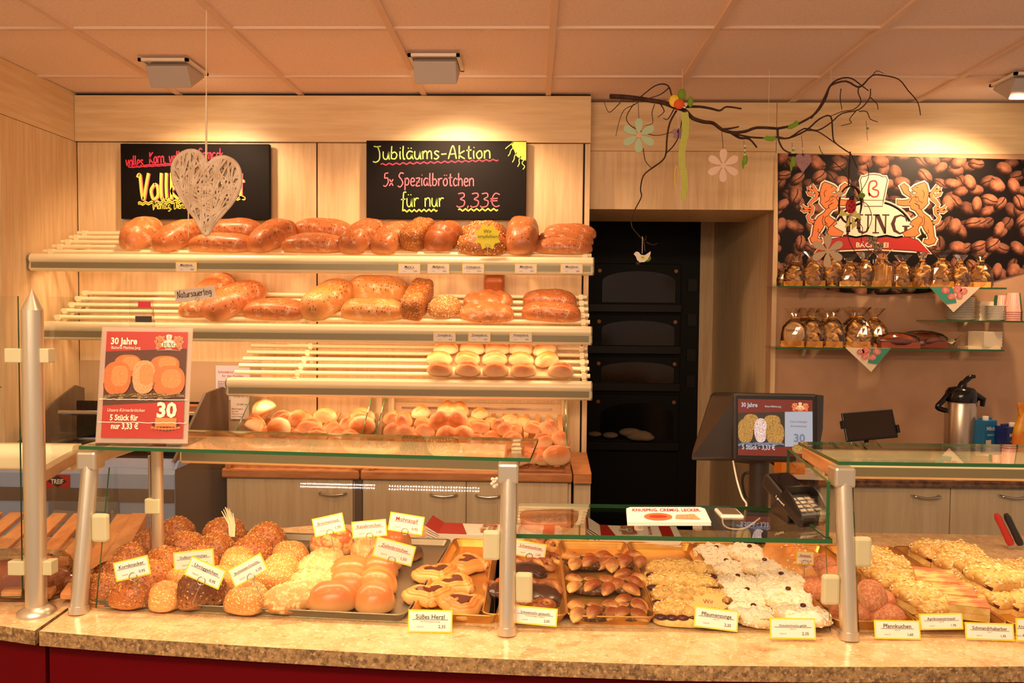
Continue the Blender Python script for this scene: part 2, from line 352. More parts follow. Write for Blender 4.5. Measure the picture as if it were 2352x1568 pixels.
def nth(i, n, side='left'):
    if n == 1: return 'only one'
    if i == 0: return 'leftmost'
    if i == n - 1: return 'rightmost'
    return ORD[i] + ' from the left'
def catmull(pts, k=4, closed=False):
    P = [V(p) for p in pts]; n = len(P); out = []
    for i in range(n if closed else n - 1):
        g = lambda j: P[j % n] if closed else P[max(0, min(n - 1, j))]
        a, b, c, d = g(i - 1), g(i), g(i + 1), g(i + 2)
        for q in range(k):
            t = q / k; out.append(.5 * ((2 * b) + (c - a) * t + (2 * a - 5 * b + 4 * c - d) * t * t + (3 * b - a - 3 * c + d) * t ** 3))
    if not closed: out.append(P[-1])
    return out
def rotz(a): return Matrix.Rotation(a, 4, 'Z')
def sgnp(a, e): return (abs(a) ** e) * (1 if a >= 0 else -1)

# ---------------------------------------------------------------- room shell
YL, YR = 4.0, 4.1                  # panelled wall on the left, painted wall on the right
XL = W(178, 500, YL).x; XE = W(1355, 400, YL).x; XN = W(1779, 480, YR).x
XWALL = XL - .012
b = MB(); b.box(XWALL - .1, 3.4, 0.2, 7.2, -.05, 0, mat('brown_floor_tile', S(120, 96, 76), .4)); struct(b.build('floor'))
# suspended ceiling: tiles above thin bars
b = MB(); gx = W(1262, 187, 3.70).x; gy = 3.70; st = .628
b.box(XWALL - .1, 3.4, -2.2, YR + .1, CEIL + .012, CEIL + .05, 'tile')
xs = [gx + st * k for k in range(-5, 6) if XWALL < gx + st * k < 3.4]
ys = [gy - st * k for k in range(-1, 10) if -2.2 < gy - st * k < YR]
for x in xs: b.box(x - .013, x + .013, -2.2, YR + .1, CEIL, CEIL + .013, 'tbar')
for y in ys:
    cuts = [XWALL - .1] + xs + [3.4]
    for x0, x1 in zip(cuts, cuts[1:]): b.box(x0 + .013, x1 - .013, y - .012, y + .012, CEIL + .002, CEIL + .013, 'tbar')
struct(b.build('ceiling'))
# left wall of cream panels, side panel of the shelving
b = MB()
for z0, z1 in ((0, .62), (.624, 1.24), (1.244, 1.86), (1.864, CEIL + .012)):
    for y0, y1 in ((.2, 1.2), (1.204, 2.3), (2.304, 3.43)): b.box(XWALL - .1, XWALL, y0, y1, z0, z1, 'cream')
b.box(XWALL - .1, XWALL - .004, .2, YR, 0, CEIL + .012, 'black'); struct(b.build('wall_left'))
zf = ZW(327, YL, 700)
b = MB(); b.box(XWALL, XL, 3.42, YL, 0, zf - .003, 'maple'); b.box(XWALL, XL, 3.42, YL, zf, CEIL + .01, 'maple_y'); struct(b.build('trim_1'))
# back wall: maple panels with dark joints under a frieze
b = MB(); xm = W(728, 450, YL).x; xj = W(1340, 500, YL).x
b.box(XL, XE - .002, YL + .012, YL + .10, 0, CEIL + .012, 'black')
for x0, x1 in ((XL + .004, xm - .004), (xm + .004, xj - .005), (xj + .005, XE)): b.box(x0, x1, YL, YL + .02 if x1 != XE else YL + .11, 0, zf - .003, 'maple')
b.box(XL + .002, XE, YL - .018, YL + .11, zf, CEIL - .004, 'maple_h'); struct(b.build('wall_back'))
# right wall with the bulkhead over the oven niche
b = MB(); zb = ZW(481, YR, 1560); zt2 = ZW(347, YR, 1560); zt3 = ZW(352, YR, 1785)
b.box(XE, XN, YR, YR + .55, zb, zt2 - .002, 'maple'); b.box(XE, XN, YR - .001, YR + .55, zt2, CEIL - .004, 'maple_h')
b.box(XN + .003, 3.4, YR - .001, YR + .1, zt3, CEIL - .004, 'maple_h'); b.box(XN, 3.4, YR + .002, YR + .1, 0, zt3, 'paint'); struct(b.build('wall_right'))
b = MB(); b.box(XN, XN + .04, YR + .1, 5.45, 0, 2.68, 'maple'); b.box(XN - .004, XN + .02, YR - .004, YR + .004, 0, zt3, 'maple')
xo = W(1606, 900, 5.5).x; b.box(xo - .02, XN, 5.45, 5.5, 0, 2.68, 'maple'); struct(b.build('wall_niche'))
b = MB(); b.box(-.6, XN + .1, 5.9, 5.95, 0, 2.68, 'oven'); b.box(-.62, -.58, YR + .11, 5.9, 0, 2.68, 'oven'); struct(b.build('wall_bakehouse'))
b = MB(); b.box(-.6, XN + .1, YR + .56, 5.95, 2.6, 2.64, mat('dark_ceiling', S(70, 56, 44), .8)); struct(b.build('ceiling_bakehouse'))

# ---------------------------------------------------------------- deck oven in the niche
YO = 5.45
def OX(px): return W(px, 900, YO).x
def OZ(py): return ZW(py, YO, 1480)
x0, x1, x2 = OX(1300), OX(1562), OX(1604)
ov = root('deck_oven', ((x0 + x2) / 2, YO + .2, 0), 'tall black deck oven with stacked windowed chambers in the dark niche', 'oven')
b = MB(); b.box(x0, x2, YO, YO + .4, 0, 2.3, 'oven'); b.build('body', ov, bevel=.004)
for ya, yb, win in ((606, 705, 1), (722, 800, 1), (818, 885, 1), (905, 1020, 0)):
    b = MB(); b.box(x0, x1 - .01, YO - .03, YO, OZ(yb), OZ(ya), 'oven'); d = b.build('chamber_door', ov, bevel=.004)
    b = MB(); xc = OX(1462); zc = (OZ(ya) + OZ(yb)) / 2 - .01; hw = OX(1545) - xc; hh = (OZ(ya) - OZ(yb)) * .36
    pts = [(xc + hw, -.0, zc - hh)] + [(xc + hw * cos(a) if abs(cos(a)) < .99 else xc + hw * cos(a), 0, zc + hh * (.35 + .65 * sin(a))) for a in [pi * i / 14 for i in range(15)]] + [(xc - hw, 0, zc - hh)]
    b.prism([(p[0], YO - .036, p[2]) for p in pts], (0, .008, 0), 'oglass' if win else 'blk'); b.build('window', d)
    for px in (1373, 1546):
        b = MB(); c = V((OX(px), YO - .04, OZ(ya) - .05)); b.tube([c, c + V((0, .02, 0))], .013, mat('brass_knob', S(150, 100, 60), .4, .5), 12); b.build('bolt', d)
    b = MB(); b.box(x0, x1 - .01, YO - .06, YO - .03, OZ(yb) - .035, OZ(yb) + .02, 'oven_bar'); b.build('handle_bar', d, bevel=.003)
b = MB(); b.box(x0, x1 - .015, YO - .02, YO, .2, OZ(1036), 'oven'); b.build('base_panel', ov, bevel=.003)
for py in (640, 720, 800, 860): b = MB(); b.box(OX(1575), OX(1595), YO - .02, YO, OZ(py + 28), OZ(py), 'oven_bar'); b.build('latch', ov)
b = MB()
for i, (px, py, r) in enumerate(((1365, 990, .03), (1400, 992, .035), (1445, 985, .05), (1465, 992, .06), (1480, 996, .04))): b.ell((OX(px), YO - .09, OZ(py) - .01), (r * 1.6, .04, r * .6), mat('pale_cloth', S(140, 120, 96), .9) if i == 0 else b.mats[0], 12, 7)
tag(b.build('baking_cloth'), 'crumpled pale cloth lying on the lowest oven ledge', 'cloth')

# ---------------------------------------------------------------- ceiling spotlights
def ceiling_light(px, py, dx, w, label):
    c = H(px, py, CEIL); r = root('ceiling_spotlight', (c.x, c.y, CEIL - .11), label, 'lamp', 'square ceiling spotlights')
    b = MB(); h = w / 2
    for a in ((-h, h, -h, -h + .014), (-h, h, h - .014, h), (-h, -h + .014, -h, h), (h - .014, h, -h, h)): b.box(c.x + a[0], c.x + a[1], c.y + a[2], c.y + a[3], CEIL - .012, CEIL, 'white')
    b.build('frame', r)
    b = MB(frame((c.x, c.y, CEIL), X3, V((0, cos(.55), sin(.55))), V((0, -sin(.55), cos(.55))))); k = h - .018
    b.box(-k, k, -k * .9, k * .9, -.075, .02, mat('lamp_housing_grey', S(186, 178, 170), .5)); b.build('housing', r, bevel=.004)
    b = MB(b.T); b.box(-k * .8, k * .8, -k * .7, k * .7, -.079, -.075, 'lamp'); b.build('lens', r)
ceiling_light(400, 151, 0, .22, 'square tilted ceiling spotlight over the left chalkboard')
ceiling_light(1003, 141, 0, .22, 'square tilted ceiling spotlight over the right chalkboard')
ceiling_light(2352, 180, 0, .2, 'square ceiling spotlight cut by the right picture edge')
for k, (xa, xb, yy, zz) in enumerate(((-2.26, -1.68, -2.0, 1.672), (-1.58, -.905, -2.0, 1.668))):
    r = root('led_strip_light', ((xa + xb) / 2, yy, zz - .03), ['shorter', 'longer'][k] + ' hanging LED strip on the customer side, mirrored in the case front', 'lamp'); b = MB(); b.box(xa - .02, xb + .02, yy - .03, yy, zz - .03, zz + .03, 'white'); b.build('housing', r)
    b = MB()
    for x in (xa + .05, xb - .05): b.tube([(x, yy - .015, zz + .03), (x, yy - .015, CEIL)], .002, 'chrome', 6)
    b.build('cables', r); b = MB(); n = 34
    for q in range(n):
        for w in (-.011, .011): x = xa + (xb - xa) * (q + .5) / n; b.box(x - .0045, x + .0045, yy, yy + .003, zz + w - .005, zz + w + .005, 'led')
    b.build('diodes', r)

# ---------------------------------------------------------------- handwriting
GL = {'J': (.6, ['.05,1 .25,.95 .5,1', '.3,.95 .42,.5 .4,.0 .2,-.2 0,-.15']), 'u': (.5, ['.05,.6 .05,.2 .15,.02 .3,.08 .4,.6', '.4,.6 .4,.1 .46,0']), 'b': (.5, ['.08,1 .06,.5 .06,.05', '.06,.4 .25,.55 .4,.35 .3,.05 .06,.06']),
 'i': (.22, ['.1,.6 .09,.3 .12,0', '.1,.82 .13,.86']), 'l': (.25, ['.08,1 .06,.5 .1,.03 .2,.05']), 'a': (.5, ['.4,.55 .2,.6 .05,.35 .12,.05 .3,.1 .4,.5', '.4,.55 .38,.2 .46,0']), 'm': (.7, ['.05,.6 .06,0', '.06,.4 .18,.6 .3,.5 .32,0', '.32,.4 .45,.6 .57,.5 .6,0']),
 's': (.42, ['.36,.52 .2,.6 .08,.48 .2,.32 .34,.18 .2,0 .04,.06']), '-': (.5, ['.08,.35 .4,.38']), 'A': (.62, ['.02,0 .3,1 .52,0', '.1,.35 .46,.38']), 'k': (.5, ['.08,1 .07,0', '.4,.6 .08,.3 .42,0']), 't': (.38, ['.18,.95 .16,.3 .2,.02 .34,.06', '.02,.62 .34,.66']),
 'o': (.48, ['.24,.6 .05,.35 .16,.02 .38,.15 .36,.5 .24,.6']), 'n': (.5, ['.06,.6 .07,0', '.07,.4 .22,.6 .38,.5 .4,0']), '5': (.5, ['.42,1 .15,.95', '.15,.95 .12,.6 .36,.6 .42,.25 .2,-.05 .0,.02']), 'x': (.4, ['.04,.5 .34,0', '.34,.5 .02,-.02']), 'S': (.55, ['.5,.95 .25,1 .1,.75 .3,.5 .42,.2 .2,-.1 0,0']),
 'p': (.5, ['.08,.6 .06,-.35', '.07,.45 .25,.6 .4,.4 .3,.08 .08,.1']), 'e': (.45, ['.06,.3 .36,.36 .3,.58 .12,.55 .06,.2 .2,0 .4,.08']), 'z': (.45, ['.05,.58 .38,.58 .06,.02 .4,.02', '.1,.3 .36,.3']), 'r': (.42, ['.06,.6 .08,0', '.08,.35 .2,.58 .38,.56']), 'c': (.42, ['.38,.5 .2,.6 .06,.3 .18,.02 .38,.08']), 'h': (.5, ['.08,1 .07,0', '.07,.35 .24,.58 .38,.45 .4,0']),
 'f': (.4, ['.4,1 .22,.98 .18,.5 .14,-.3', '.02,.5 .34,.54']), '3': (.52, ['.08,.95 .35,1 .4,.75 .2,.55 .42,.4 .36,.05 .1,-.05 0,.05']), ',': (.22, ['.1,.05 .05,-.15']), 'E': (.6, ['.52,.9 .3,1 .14,.7 .12,.25 .3,.0 .52,.08', '.02,.58 .42,.62', '.02,.42 .4,.44']), 'v': (.46, ['.04,.6 .2,0 .4,.6']), 'K': (.56, ['.1,1 .07,0', '.48,1 .1,.5 .5,0']), 'G': (.6, ['.5,.85 .3,1 .08,.6 .14,.1 .4,0 .5,.4 .3,.42']),
 'V': (.62, ['.0,.85 .12,.95 .2,.3 .3,0 .42,.5 .55,1']), 'M': (.75, ['.04,0 .12,1 .34,.3 .58,1 .66,0']), 'D': (.6, ['.1,1 .08,0 .4,.1 .5,.6 .3,.95 .02,1']), 'g': (.5, ['.38,.55 .2,.6 .06,.35 .18,.08 .38,.3 .38,.55 .36,-.2 .18,-.35 .04,-.2']), '(': (.25, ['.2,1.1 .06,.5 .18,-.15']), ')': (.25, ['.04,1.1 .18,.5 .04,-.15']), '.': (.2, ['.06,.0 .1,.04']), 'N': (.66, ['.0,-.05 .1,.2 .16,1 .46,.05 .54,1 .7,1.1'])}
for ch, bs in (('ä', 'a'), ('ö', 'o'), ('ü', 'u')): GL[ch] = (GL[bs][0], GL[bs][1] + ['.14,.8 .15,.86', '.32,.8 .33,.86'])
def write(b, txt, x, z, size, m, w, dx=1.0, slope=0.0, y=0.0, m2=None):
    for ch in txt:
        if ch == ' ': x += size * .35 * dx; continue
        adv, st = GL[ch]
        for q in st:
            P = [tuple(float(c) for c in p.split(',')) for p in q.split()]
            P = catmull([V((x + p[0] * size * dx, z + p[1] * size + slope * p[0] * size, 0)) for p in P], 5)
            if m2: b.ribbon([(p.x + w * .45, p.y - w * .2) for p in P], w, m2, y + .0002)
            b.ribbon([(p.x, p.y) for p in P], w, m, y)
        x += adv * size * dx; z += slope * adv * size * dx
    return x
def wave(b, x0, x1, z0, z1, amp, n, w, m, y): b.ribbon([(x0 + (x1 - x0) * i / (n * 4), z0 + (z1 - z0) * i / (n * 4) + amp * sin(i * pi / 2)) for i in range(n * 4 + 1)], w, m, y)

def board(px0, py0, px1, py1, label, fn):
    a = W(px0, py0, 3.965); c = W(px1, py1, 3.965); w, h = c.x - a.x, a.z - c.z
    r = root('chalkboard', (a.x + w / 2, 3.96, c.z), label, 'chalkboard', 'chalkboards on the maple wall')
    b = MB(); b.box(a.x, c.x, 3.95, 3.98, c.z, a.z, 'board'); b.build('panel', r, bevel=.002)
    b = MB(); b.box(a.x + .1, c.x - .1, 3.98, YL - .0, c.z + .1, a.z - .04, 'board'); b.build('wall_mount', r)
    b = MB(frame((a.x, 3.949, a.z), X3, Y3, Z3)); k = w / (px1 - px0)
    fn(b, k, lambda x: (x - px0) * k, lambda y: -(y - py0) * k); b.build('chalk_writing', r)
def b1(b, k, X, Z):
    write(b, 'volles', X(292), Z(382), 24 * k, 'ch_red', 2.6 * k, .74, .0); write(b, 'Korn, voller', X(346), Z(376), 25 * k, 'ch_red', 2.6 * k, .72, .06)
    write(b, 'Gemack...', X(458), Z(366), 25 * k, 'ch_red', 2.6 * k, .74, .0)
    wave(b, X(295), X(535), Z(382), Z(368), .5 * k, 16, 2.6 * k, 'ch_red', 0); wave(b, X(298), X(535), Z(385), Z(372), .5 * k, 16, 2 * k, 'ch_red', 0)
    write(b, 'Vollkornbrot', X(318), Z(458), 60 * k, 'ch_yel', 6 * k, .78, .02, 0, 'ch_pink')
    for dz in (0, 3): wave(b, X(320), X(566), Z(465 + dz), Z(451 + dz), 2 * k, 18, 4 * k, 'ch_yel', 0)
    write(b, '(Montag, Dienstag, Samstag)', X(353), Z(479), 16 * k, 'ch_yel', 1.8 * k, .78, .03)
board(280, 331, 621, 505, 'black chalkboard with red and yellow writing behind the hanging heart', b1)
def b2(b, k, X, Z):
    write(b, 'Jubiläums-Aktion', X(858), Z(367), 30 * k, 'ch_green', 2.8 * k, 1.22, .012)
    wave(b, X(876), X(1144), Z(378), Z(367), 2 * k, 17, 2.6 * k, 'ch_red', 0)
    write(b, '5x Spezialbrötchen', X(882), Z(426), 29 * k, 'ch_pink', 2.5 * k, .92, .0)
    write(b, 'für nur', X(922), Z(474), 33 * k, 'ch_green', 2.7 * k, .98, .015); write(b, '3,33E', X(1050), Z(472), 30 * k, 'ch_pink', 2.5 * k, 1.42, .0)
    wave(b, X(928), X(1006), Z(483), Z(481), 2.5 * k, 7, 3.4 * k, 'ch_yel', 0); wave(b, X(1054), X(1144), Z(480), Z(479), 2.5 * k, 7, 3.4 * k, 'ch_yel', 0)
    b.flat([(X(1207), 0, Z(368))] + [(X(1207) - 32 * k * cos(a) * (1 + .05 * sin(9 * a)), 0, Z(326) - 42 * k * sin(a)) for a in [pi / 2 * (1 - i / 10) for i in range(11)]] + [(X(1207), 0, Z(326))], 'ch_yel')
    b.ribbon([(X(1192) + 9 * k * cos(i), Z(340) + 9 * k * sin(i)) for i in [q * .5 for q in range(13)]], 2 * k, 'ch_green', -.0003)
    for i, (sx, sy, ex, ey) in enumerate(((1178, 326, 1160, 342), (1177, 340, 1166, 358), (1186, 350, 1176, 372), (1196, 358, 1188, 382), (1203, 366, 1200, 388))):
        b.ribbon([(p.x, p.y) for p in catmull([V((X(sx), Z(sy), 0)), V((X(sx) - 5 * k, (Z(sy) + Z(ey)) / 2 + 3 * k, 0)), V((X(ex) + 4 * k, (Z(sy) + Z(ey)) / 2 - 4 * k, 0)), V((X(ex), Z(ey), 0))], 4)], 2 * k, 'ch_green')
board(843, 324, 1208, 505, 'black chalkboard with green and pink anniversary offer writing', b2)

# ---------------------------------------------------------------- slatted bread shelves
XR = W(1360, 700, 3.6).x
class Slope:
    def __init__(s, yf, zf, yr, zr): s.o = V((0, yf, zf)); d = V((0, yr - yf, zr - zf)); s.len = d.length; s.d = d.normalized(); s.n = V((0, -s.d.z, s.d.y))
    def at(s, x, t): return s.o + V((x, 0, 0)) + s.d * t
    def mat(s, p, yaw, roll=0): return frame(p, X3, s.d, s.n) @ rotz(yaw) @ Matrix.Rotation(roll, 4, 'X')
def bread_shelf(xl, xr, yf, zrod, yr, zr, ztop, zbot, brk, label):
    sl = Slope(yf + .03, zrod, yr, zr)
    r = root('bread_shelf', ((xl + xr) / 2, yr, zbot), label, 'shelf', 'slatted bread shelves on the back wall')
    b = MB(); h = ztop - zbot
    prof = [(.055, .0), (.012, .0), (0, .012), (.006, h * .52), (.0, h * .56), (-.002, h * .72), (.004, h * .9), (.016, h), (.04, h), (.055, h * .9)]
    face = [(xl, yf + p[0], zbot + p[1]) for p in prof]; b.prism(face, (xr - xl, 0, 0), 'champ', smooth=True); b.build('front_rail', r)
    b = MB(); b.box(xl + .01, xr - .01, yf - .001, yf + .005, zbot + .014, zbot + h * .5, 'railface'); b.build('price_channel', r)
    for x, nm in ((xl, 0), (xr, 1)):
        b = MB(); b.prism([(x + (-.006 if nm == 0 else 0), p[1], p[2]) for p in face], (.006, 0, 0), 'railface'); b.build('end_cap', r)
    b = MB(); b.box(xl + .05, xr - .05, yf + .03, yf + .045, zbot + .001, zbot + .008, 'tube'); b.build('light_tube', r)
    for i in range(6):
        p = sl.at(0, sl.len * i / 5); b = MB(); b.tube([(xl + .01, p.y, p.z - .011), (xr + (-.0 if i else .003), p.y, p.z - .011)], .0105, 'champ', 12); b.build('rod', r)
    for x in brk:
        b = MB(); p, q = sl.at(x, -.02), sl.at(x, sl.len + .02)
        b.hexa([V((x - .008, p.y, p.z - .05)), V((x + .008, p.y, p.z - .05)), V((x + .008, q.y, q.z - .06)), V((x - .008, q.y, q.z - .06))], [V((x - .008, p.y, p.z - .022)), V((x + .008, p.y, p.z - .022)), V((x + .008, q.y, q.z - .022)), V((x - .008, q.y, q.z - .022))], 'champ'); b.box(x - .008, x + .008, q.y - .01, YL, q.z - .12, q.z - .022, 'champ'); br = b.build('bracket', r)
        for i in range(6): p = sl.at(x, sl.len * i / 5); b = MB(); b.box(x - .011, x + .011, p.y - .013, p.y + .013, p.z - .024, p.z + .002, 'champ'); b.build('rod_clip', br)
    return sl
xs1 = XL + .012
SH1 = bread_shelf(xs1, XR, 3.585, 1.846, 3.965, 1.990, ZW(589, 3.585), ZW(630, 3.585), (XL + .06, W(728, 650, 3.97).x, W(1335, 560, 3.97).x), 'topmost long slatted bread shelf under the chalkboards')
SH2 = bread_shelf(XL + .03, XR + .0, 3.645, 1.532, 3.965, 1.685, ZW(748, 3.645), ZW(791, 3.645), (XL + .06, W(728, 650, 3.97).x, W(1335, 560, 3.97).x), 'middle long slatted bread shelf, half empty on its left')
SH3 = bread_shelf(W(520, 900, 3.66).x, XR + .005, 3.66, 1.275, 3.965, 1.425, ZW(876, 3.66), ZW(918, 3.66), (W(715, 800, 3.97).x, W(1335, 800, 3.97).x), 'lowest short slatted shelf above the roll bins')

# ---------------------------------------------------------------- bread
def bread_mesh(name, L, Wd, Ht, m, ex=1.0, ez=1.0, amp=.004, freq=14, seed=0, fn=None, nu=40, nv=18, bot=.45, flakes=None):
    vs = []; sd = V((seed * 7.3, seed * 3.1, seed * 1.7))
    for i in range(nv):
        a = -pi / 2 + pi * i / (nv - 1)
        for j in range(nu):
            t = 2 * pi * j / nu; ca = sgnp(cos(a), ez)
            p = V((L / 2 * ca * sgnp(cos(t), ex), Wd / 2 * ca * sgnp(sin(t), ex), sgnp(sin(a), ez)))
            p.z *= Ht * (1 - bot * .5) if p.z > 0 else Ht * bot * .5
            if fn: p = fn(p)
            p += V((p.x / L, p.y / Wd, p.z / Ht)) * 2 * amp * (noise.noise(p * freq + sd) + .4 * noise.noise(p * freq * 3 + sd)); vs.append(p)
    zm = -Ht * bot * .42
    for p in vs: p.z = max(p.z, zm) - zm
    fs = [(i * nu + j, i * nu + (j + 1) % nu, (i + 1) * nu + (j + 1) % nu, (i + 1) * nu + j) for i in range(nv - 1) for j in range(nu)]
    b = MB(); b.add(vs, fs, m, True)
    if flakes:
        n, ms, sz, zmin = flakes; rnd = random.Random(seed + 5)
        for _ in range(n):
            k = rnd.randrange(nu, len(vs) - nu)
            if vs[k].z < zmin * Ht: continue
            p = vs[k].lerp(vs[min(k + 1, len(vs) - 1)], rnd.random()) if (k + 1) % nu else vs[k]; p = p.lerp(vs[(k + nu) % len(vs)], rnd.random())
            nrm = V((p.x / L ** 2, p.y / Wd ** 2, (p.z - Ht * .3) / Ht ** 2 / 1.5)).normalized(); tx = nrm.orthogonal().normalized(); tx = Matrix.Rotation(rnd.random() * 6.3, 3, nrm) @ tx; ty = nrm.cross(tx); s = sz * rnd.uniform(.7, 1.3)
            q = [p + tx * s, p + ty * s * .55, p - tx * s, p - ty * s * .55, p + nrm * s * .5]
            b.add(q, [(0, 1, 4), (1, 2, 4), (2, 3, 4), (3, 0, 4)], rnd.choice(ms))
    me = bpy.data.meshes.new(name); me.from_pydata(b.v, [], b.f)
    for q in b.mats: me.materials.append(q)
    me.polygons.foreach_set('material_index', b.m); me.polygons.foreach_set('use_smooth', b.s); me.update(); me['dim'] = (L, Wd, Ht); return me
def put(me, name, M, label, cat, group=None):
    o = bpy.data.objects.new(name, me); COL.objects.link(o); o.matrix_world = M; return tag(o, label, cat, group)
sA, sB = mat('seed_tan', S(212, 158, 90), .6), mat('seed_brown', S(150, 88, 40), .6); sC = mat('seed_pale', S(246, 222, 168), .6); sD = mat('seed_dark', S(92, 52, 26), .6)
def slash(xs, w, d):
    def fn(p):
        if p.z > 0:
            for x in xs: p = p + V((0, 0, -d * exp(-((p.x - x + p.y * .25) / w) ** 2)))
        return p
    return fn
LM = {'misch': [bread_mesh('loaf', .30, .135, .108, 'misch', .62, .72, .005, 9, k) for k in range(3)], 'pale': [bread_mesh('loaf', .30, .145, .118, 'pale', .6, .68, .005, 9, 4)],
      'plain': [bread_mesh('loaf', .27, .155, .12, 'plain', .85, .85, .006, 9, k) for k in (5, 6)], 'slashed': [bread_mesh('loaf', .24, .15, .12, 'darkl', .8, .85, .004, 9, 7, slash((-.05, .055), .010, .022), 60, 22)],
      'box': [bread_mesh('loaf', .25, .105, .115, 'seedl', .4, .45, .004, 12, 8, None, 48, 20, .9, (420, (sA, sB, sD), .0045, .1))], 'oat': [bread_mesh('loaf', .2, .17, .1, 'oatl', .9, .85, .007, 14, 9, None, 40, 18, .45, (520, (sC, sA), .006, .08))],
      'crack': [bread_mesh('loaf', .245, .165, .09, 'plain', .85, .8, .006, 16, k, slash((-.04, .05), .014, .016), 56, 22) for k in (10, 11)], 'dark': [bread_mesh('loaf', .15, .11, .12, 'darkl', .4, .45, .004, 9, 12, None, 40, 18, .9)],
      'seedround': [bread_mesh('loaf', .24, .17, .1, 'seedl', .85, .8, .009, 14, 13, None, 40, 18, .45, (460, (sA, sB, sC), .005, .08))]}
def loaf(sl, px, py, t, kind, yaw, label, k=0, sc=1.0, up=0, roll=0, group=None, pit=0):
    y = sl.at(0, t).y; x = W(px, py, y).x; me = LM[kind][k % len(LM[kind])]
    if pit == 0 and 50 < abs(yaw): pit = 4; up += .007
    M = frame(sl.at(x, t) + sl.n * up, X3, sl.d, sl.n) @ Matrix.Rotation(radians(pit), 4, 'X') @ rotz(radians(yaw)) @ Matrix.Diagonal((sc[0], sc[1], sc[2], 1) if isinstance(sc, tuple) else (sc, sc, sc, 1))
    return put(me, 'bread_loaf', M, label, 'bread', group)
G1, G2 = 'loaves on the topmost bread shelf', 'loaves on the middle bread shelf'
T1L = [(330, .18, 'plain', 83, 'round floury loaf end-on, leftmost on the topmost shelf', 0, 1.0), (420, .17, 'misch', 66, 'slanting brown loaf second from the left on the topmost shelf', 1, 1.0),
 (538, .30, 'misch', 2, 'dotted loaf lying in the back row below the wicker heart', 2, (1.02, .95, .85)), (513, .095, 'misch', -1, 'dotted loaf lying in the front row below the wicker heart', 0, (1.05, .9, .74)),
 (628, .17, 'misch', 70, 'slanting floury loaf left of the back loaf between the chalkboards', 2, 1.0), (742, .30, 'misch', -3, 'long dotted loaf in the back row left of the right chalkboard', 0, (1.02, .95, .9)),
 (724, .095, 'misch', 0, 'long dotted loaf in the front row left of the right chalkboard', 1, (1.02, .9, .76)), (836, .17, 'misch', 72, 'slanting smooth loaf under the left edge of the right chalkboard', 0, 1.05),
 (902, .16, 'misch', 74, 'slanting dotted loaf beside the seeded box loaf, topmost shelf', 1, .98), (961, .18, 'box', 73, 'seed-covered box loaf, topmost shelf above the label reading 3,95', 0, (.92, 1, 1)),
 (1020, .16, 'slashed', 66, 'brown loaf with two dark slashes on the topmost shelf', 0, 1.0), (1112, .27, 'seedround', 3, 'seeded loaf in the back row behind the yellow star sign', 0, .95),
 (1109, .09, 'seedround', -4, 'dark seeded loaf in front below the yellow star sign', 0, .98), (1200, .16, 'misch', 86, 'big dotted loaf end-on under the right chalkboard corner', 2, (1.0, 1.12, 1.25)),
 (1309, .33, 'misch', -8, 'uppermost of the three stacked dotted loaves at the shelf end', 2, (.86, .8, .62)), (1300, .215, 'misch', -4, 'middle one of the three stacked dotted loaves at the shelf end', 0, (.9, .8, .62)), (1294, .095, 'misch', -2, 'lowest of the three stacked dotted loaves at the shelf end', 1, (.92, .8, .62))]
for px, t, kd, yaw, lab, k, sc in T1L: loaf(SH1, px, 560, t, kd, yaw, lab, k, sc, group=G1)
T2L = [(458, .09, 'plain', 6, 'floury loaf in front under the handwritten sourdough sign', 0, .68), (497, .24, 'plain', 70, 'brown loaf tucked behind the handwritten sourdough sign', 1, 1.0), (545, .15, 'misch', 55, 'slanting glossy loaf right of the handwritten sourdough sign', 1, 1.12),
 (634, .085, 'misch', -2, 'dark dotted loaf lying alone on the middle shelf', 2, (1.02, .92, .76)), (755, .16, 'pale', 64, 'pale dotted loaf slanting left of the big pair', 0, 1.05), (872, .29, 'pale', -3, 'big pale loaf in the back row of the middle shelf', 0, (1.02, .95, .95)), (860, .09, 'pale', 0, 'big pale loaf in the front row of the middle shelf', 0, (1.04, .9, .72)),
 (961, .16, 'box', 80, 'seed-covered box loaf end-on on the middle shelf', 0, 1.04), (1022, .13, 'oat', 40, 'round oat-covered loaf on the middle shelf', 0, .84), (1121, .215, 'crack', 4, 'cracked loaf in the back row under the dark box loaf', 0, (1, .85, .78)), (1118, .085, 'crack', -3, 'cracked brown loaf in front above the label reading 3,95', 1, (1.06, .85, .8)),
 (1262, .225, 'misch', -4, 'upper dotted loaf of the pair at the middle shelf end', 2, (.88, .85, .68)), (1267, .09, 'misch', -5, 'lower dotted loaf of the pair at the middle shelf end', 0, (.95, .85, .68))]
for px, t, kd, yaw, lab, k, sc in T2L: loaf(SH2, px, 715, t, kd, yaw, lab, k, sc, group=G2)
loaf(SH2, 1136, 655, .335, 'dark', 92, 'dark box loaf standing behind the cracked loaves, middle shelf', 0, .95, up=.012, roll=0, group=G2)

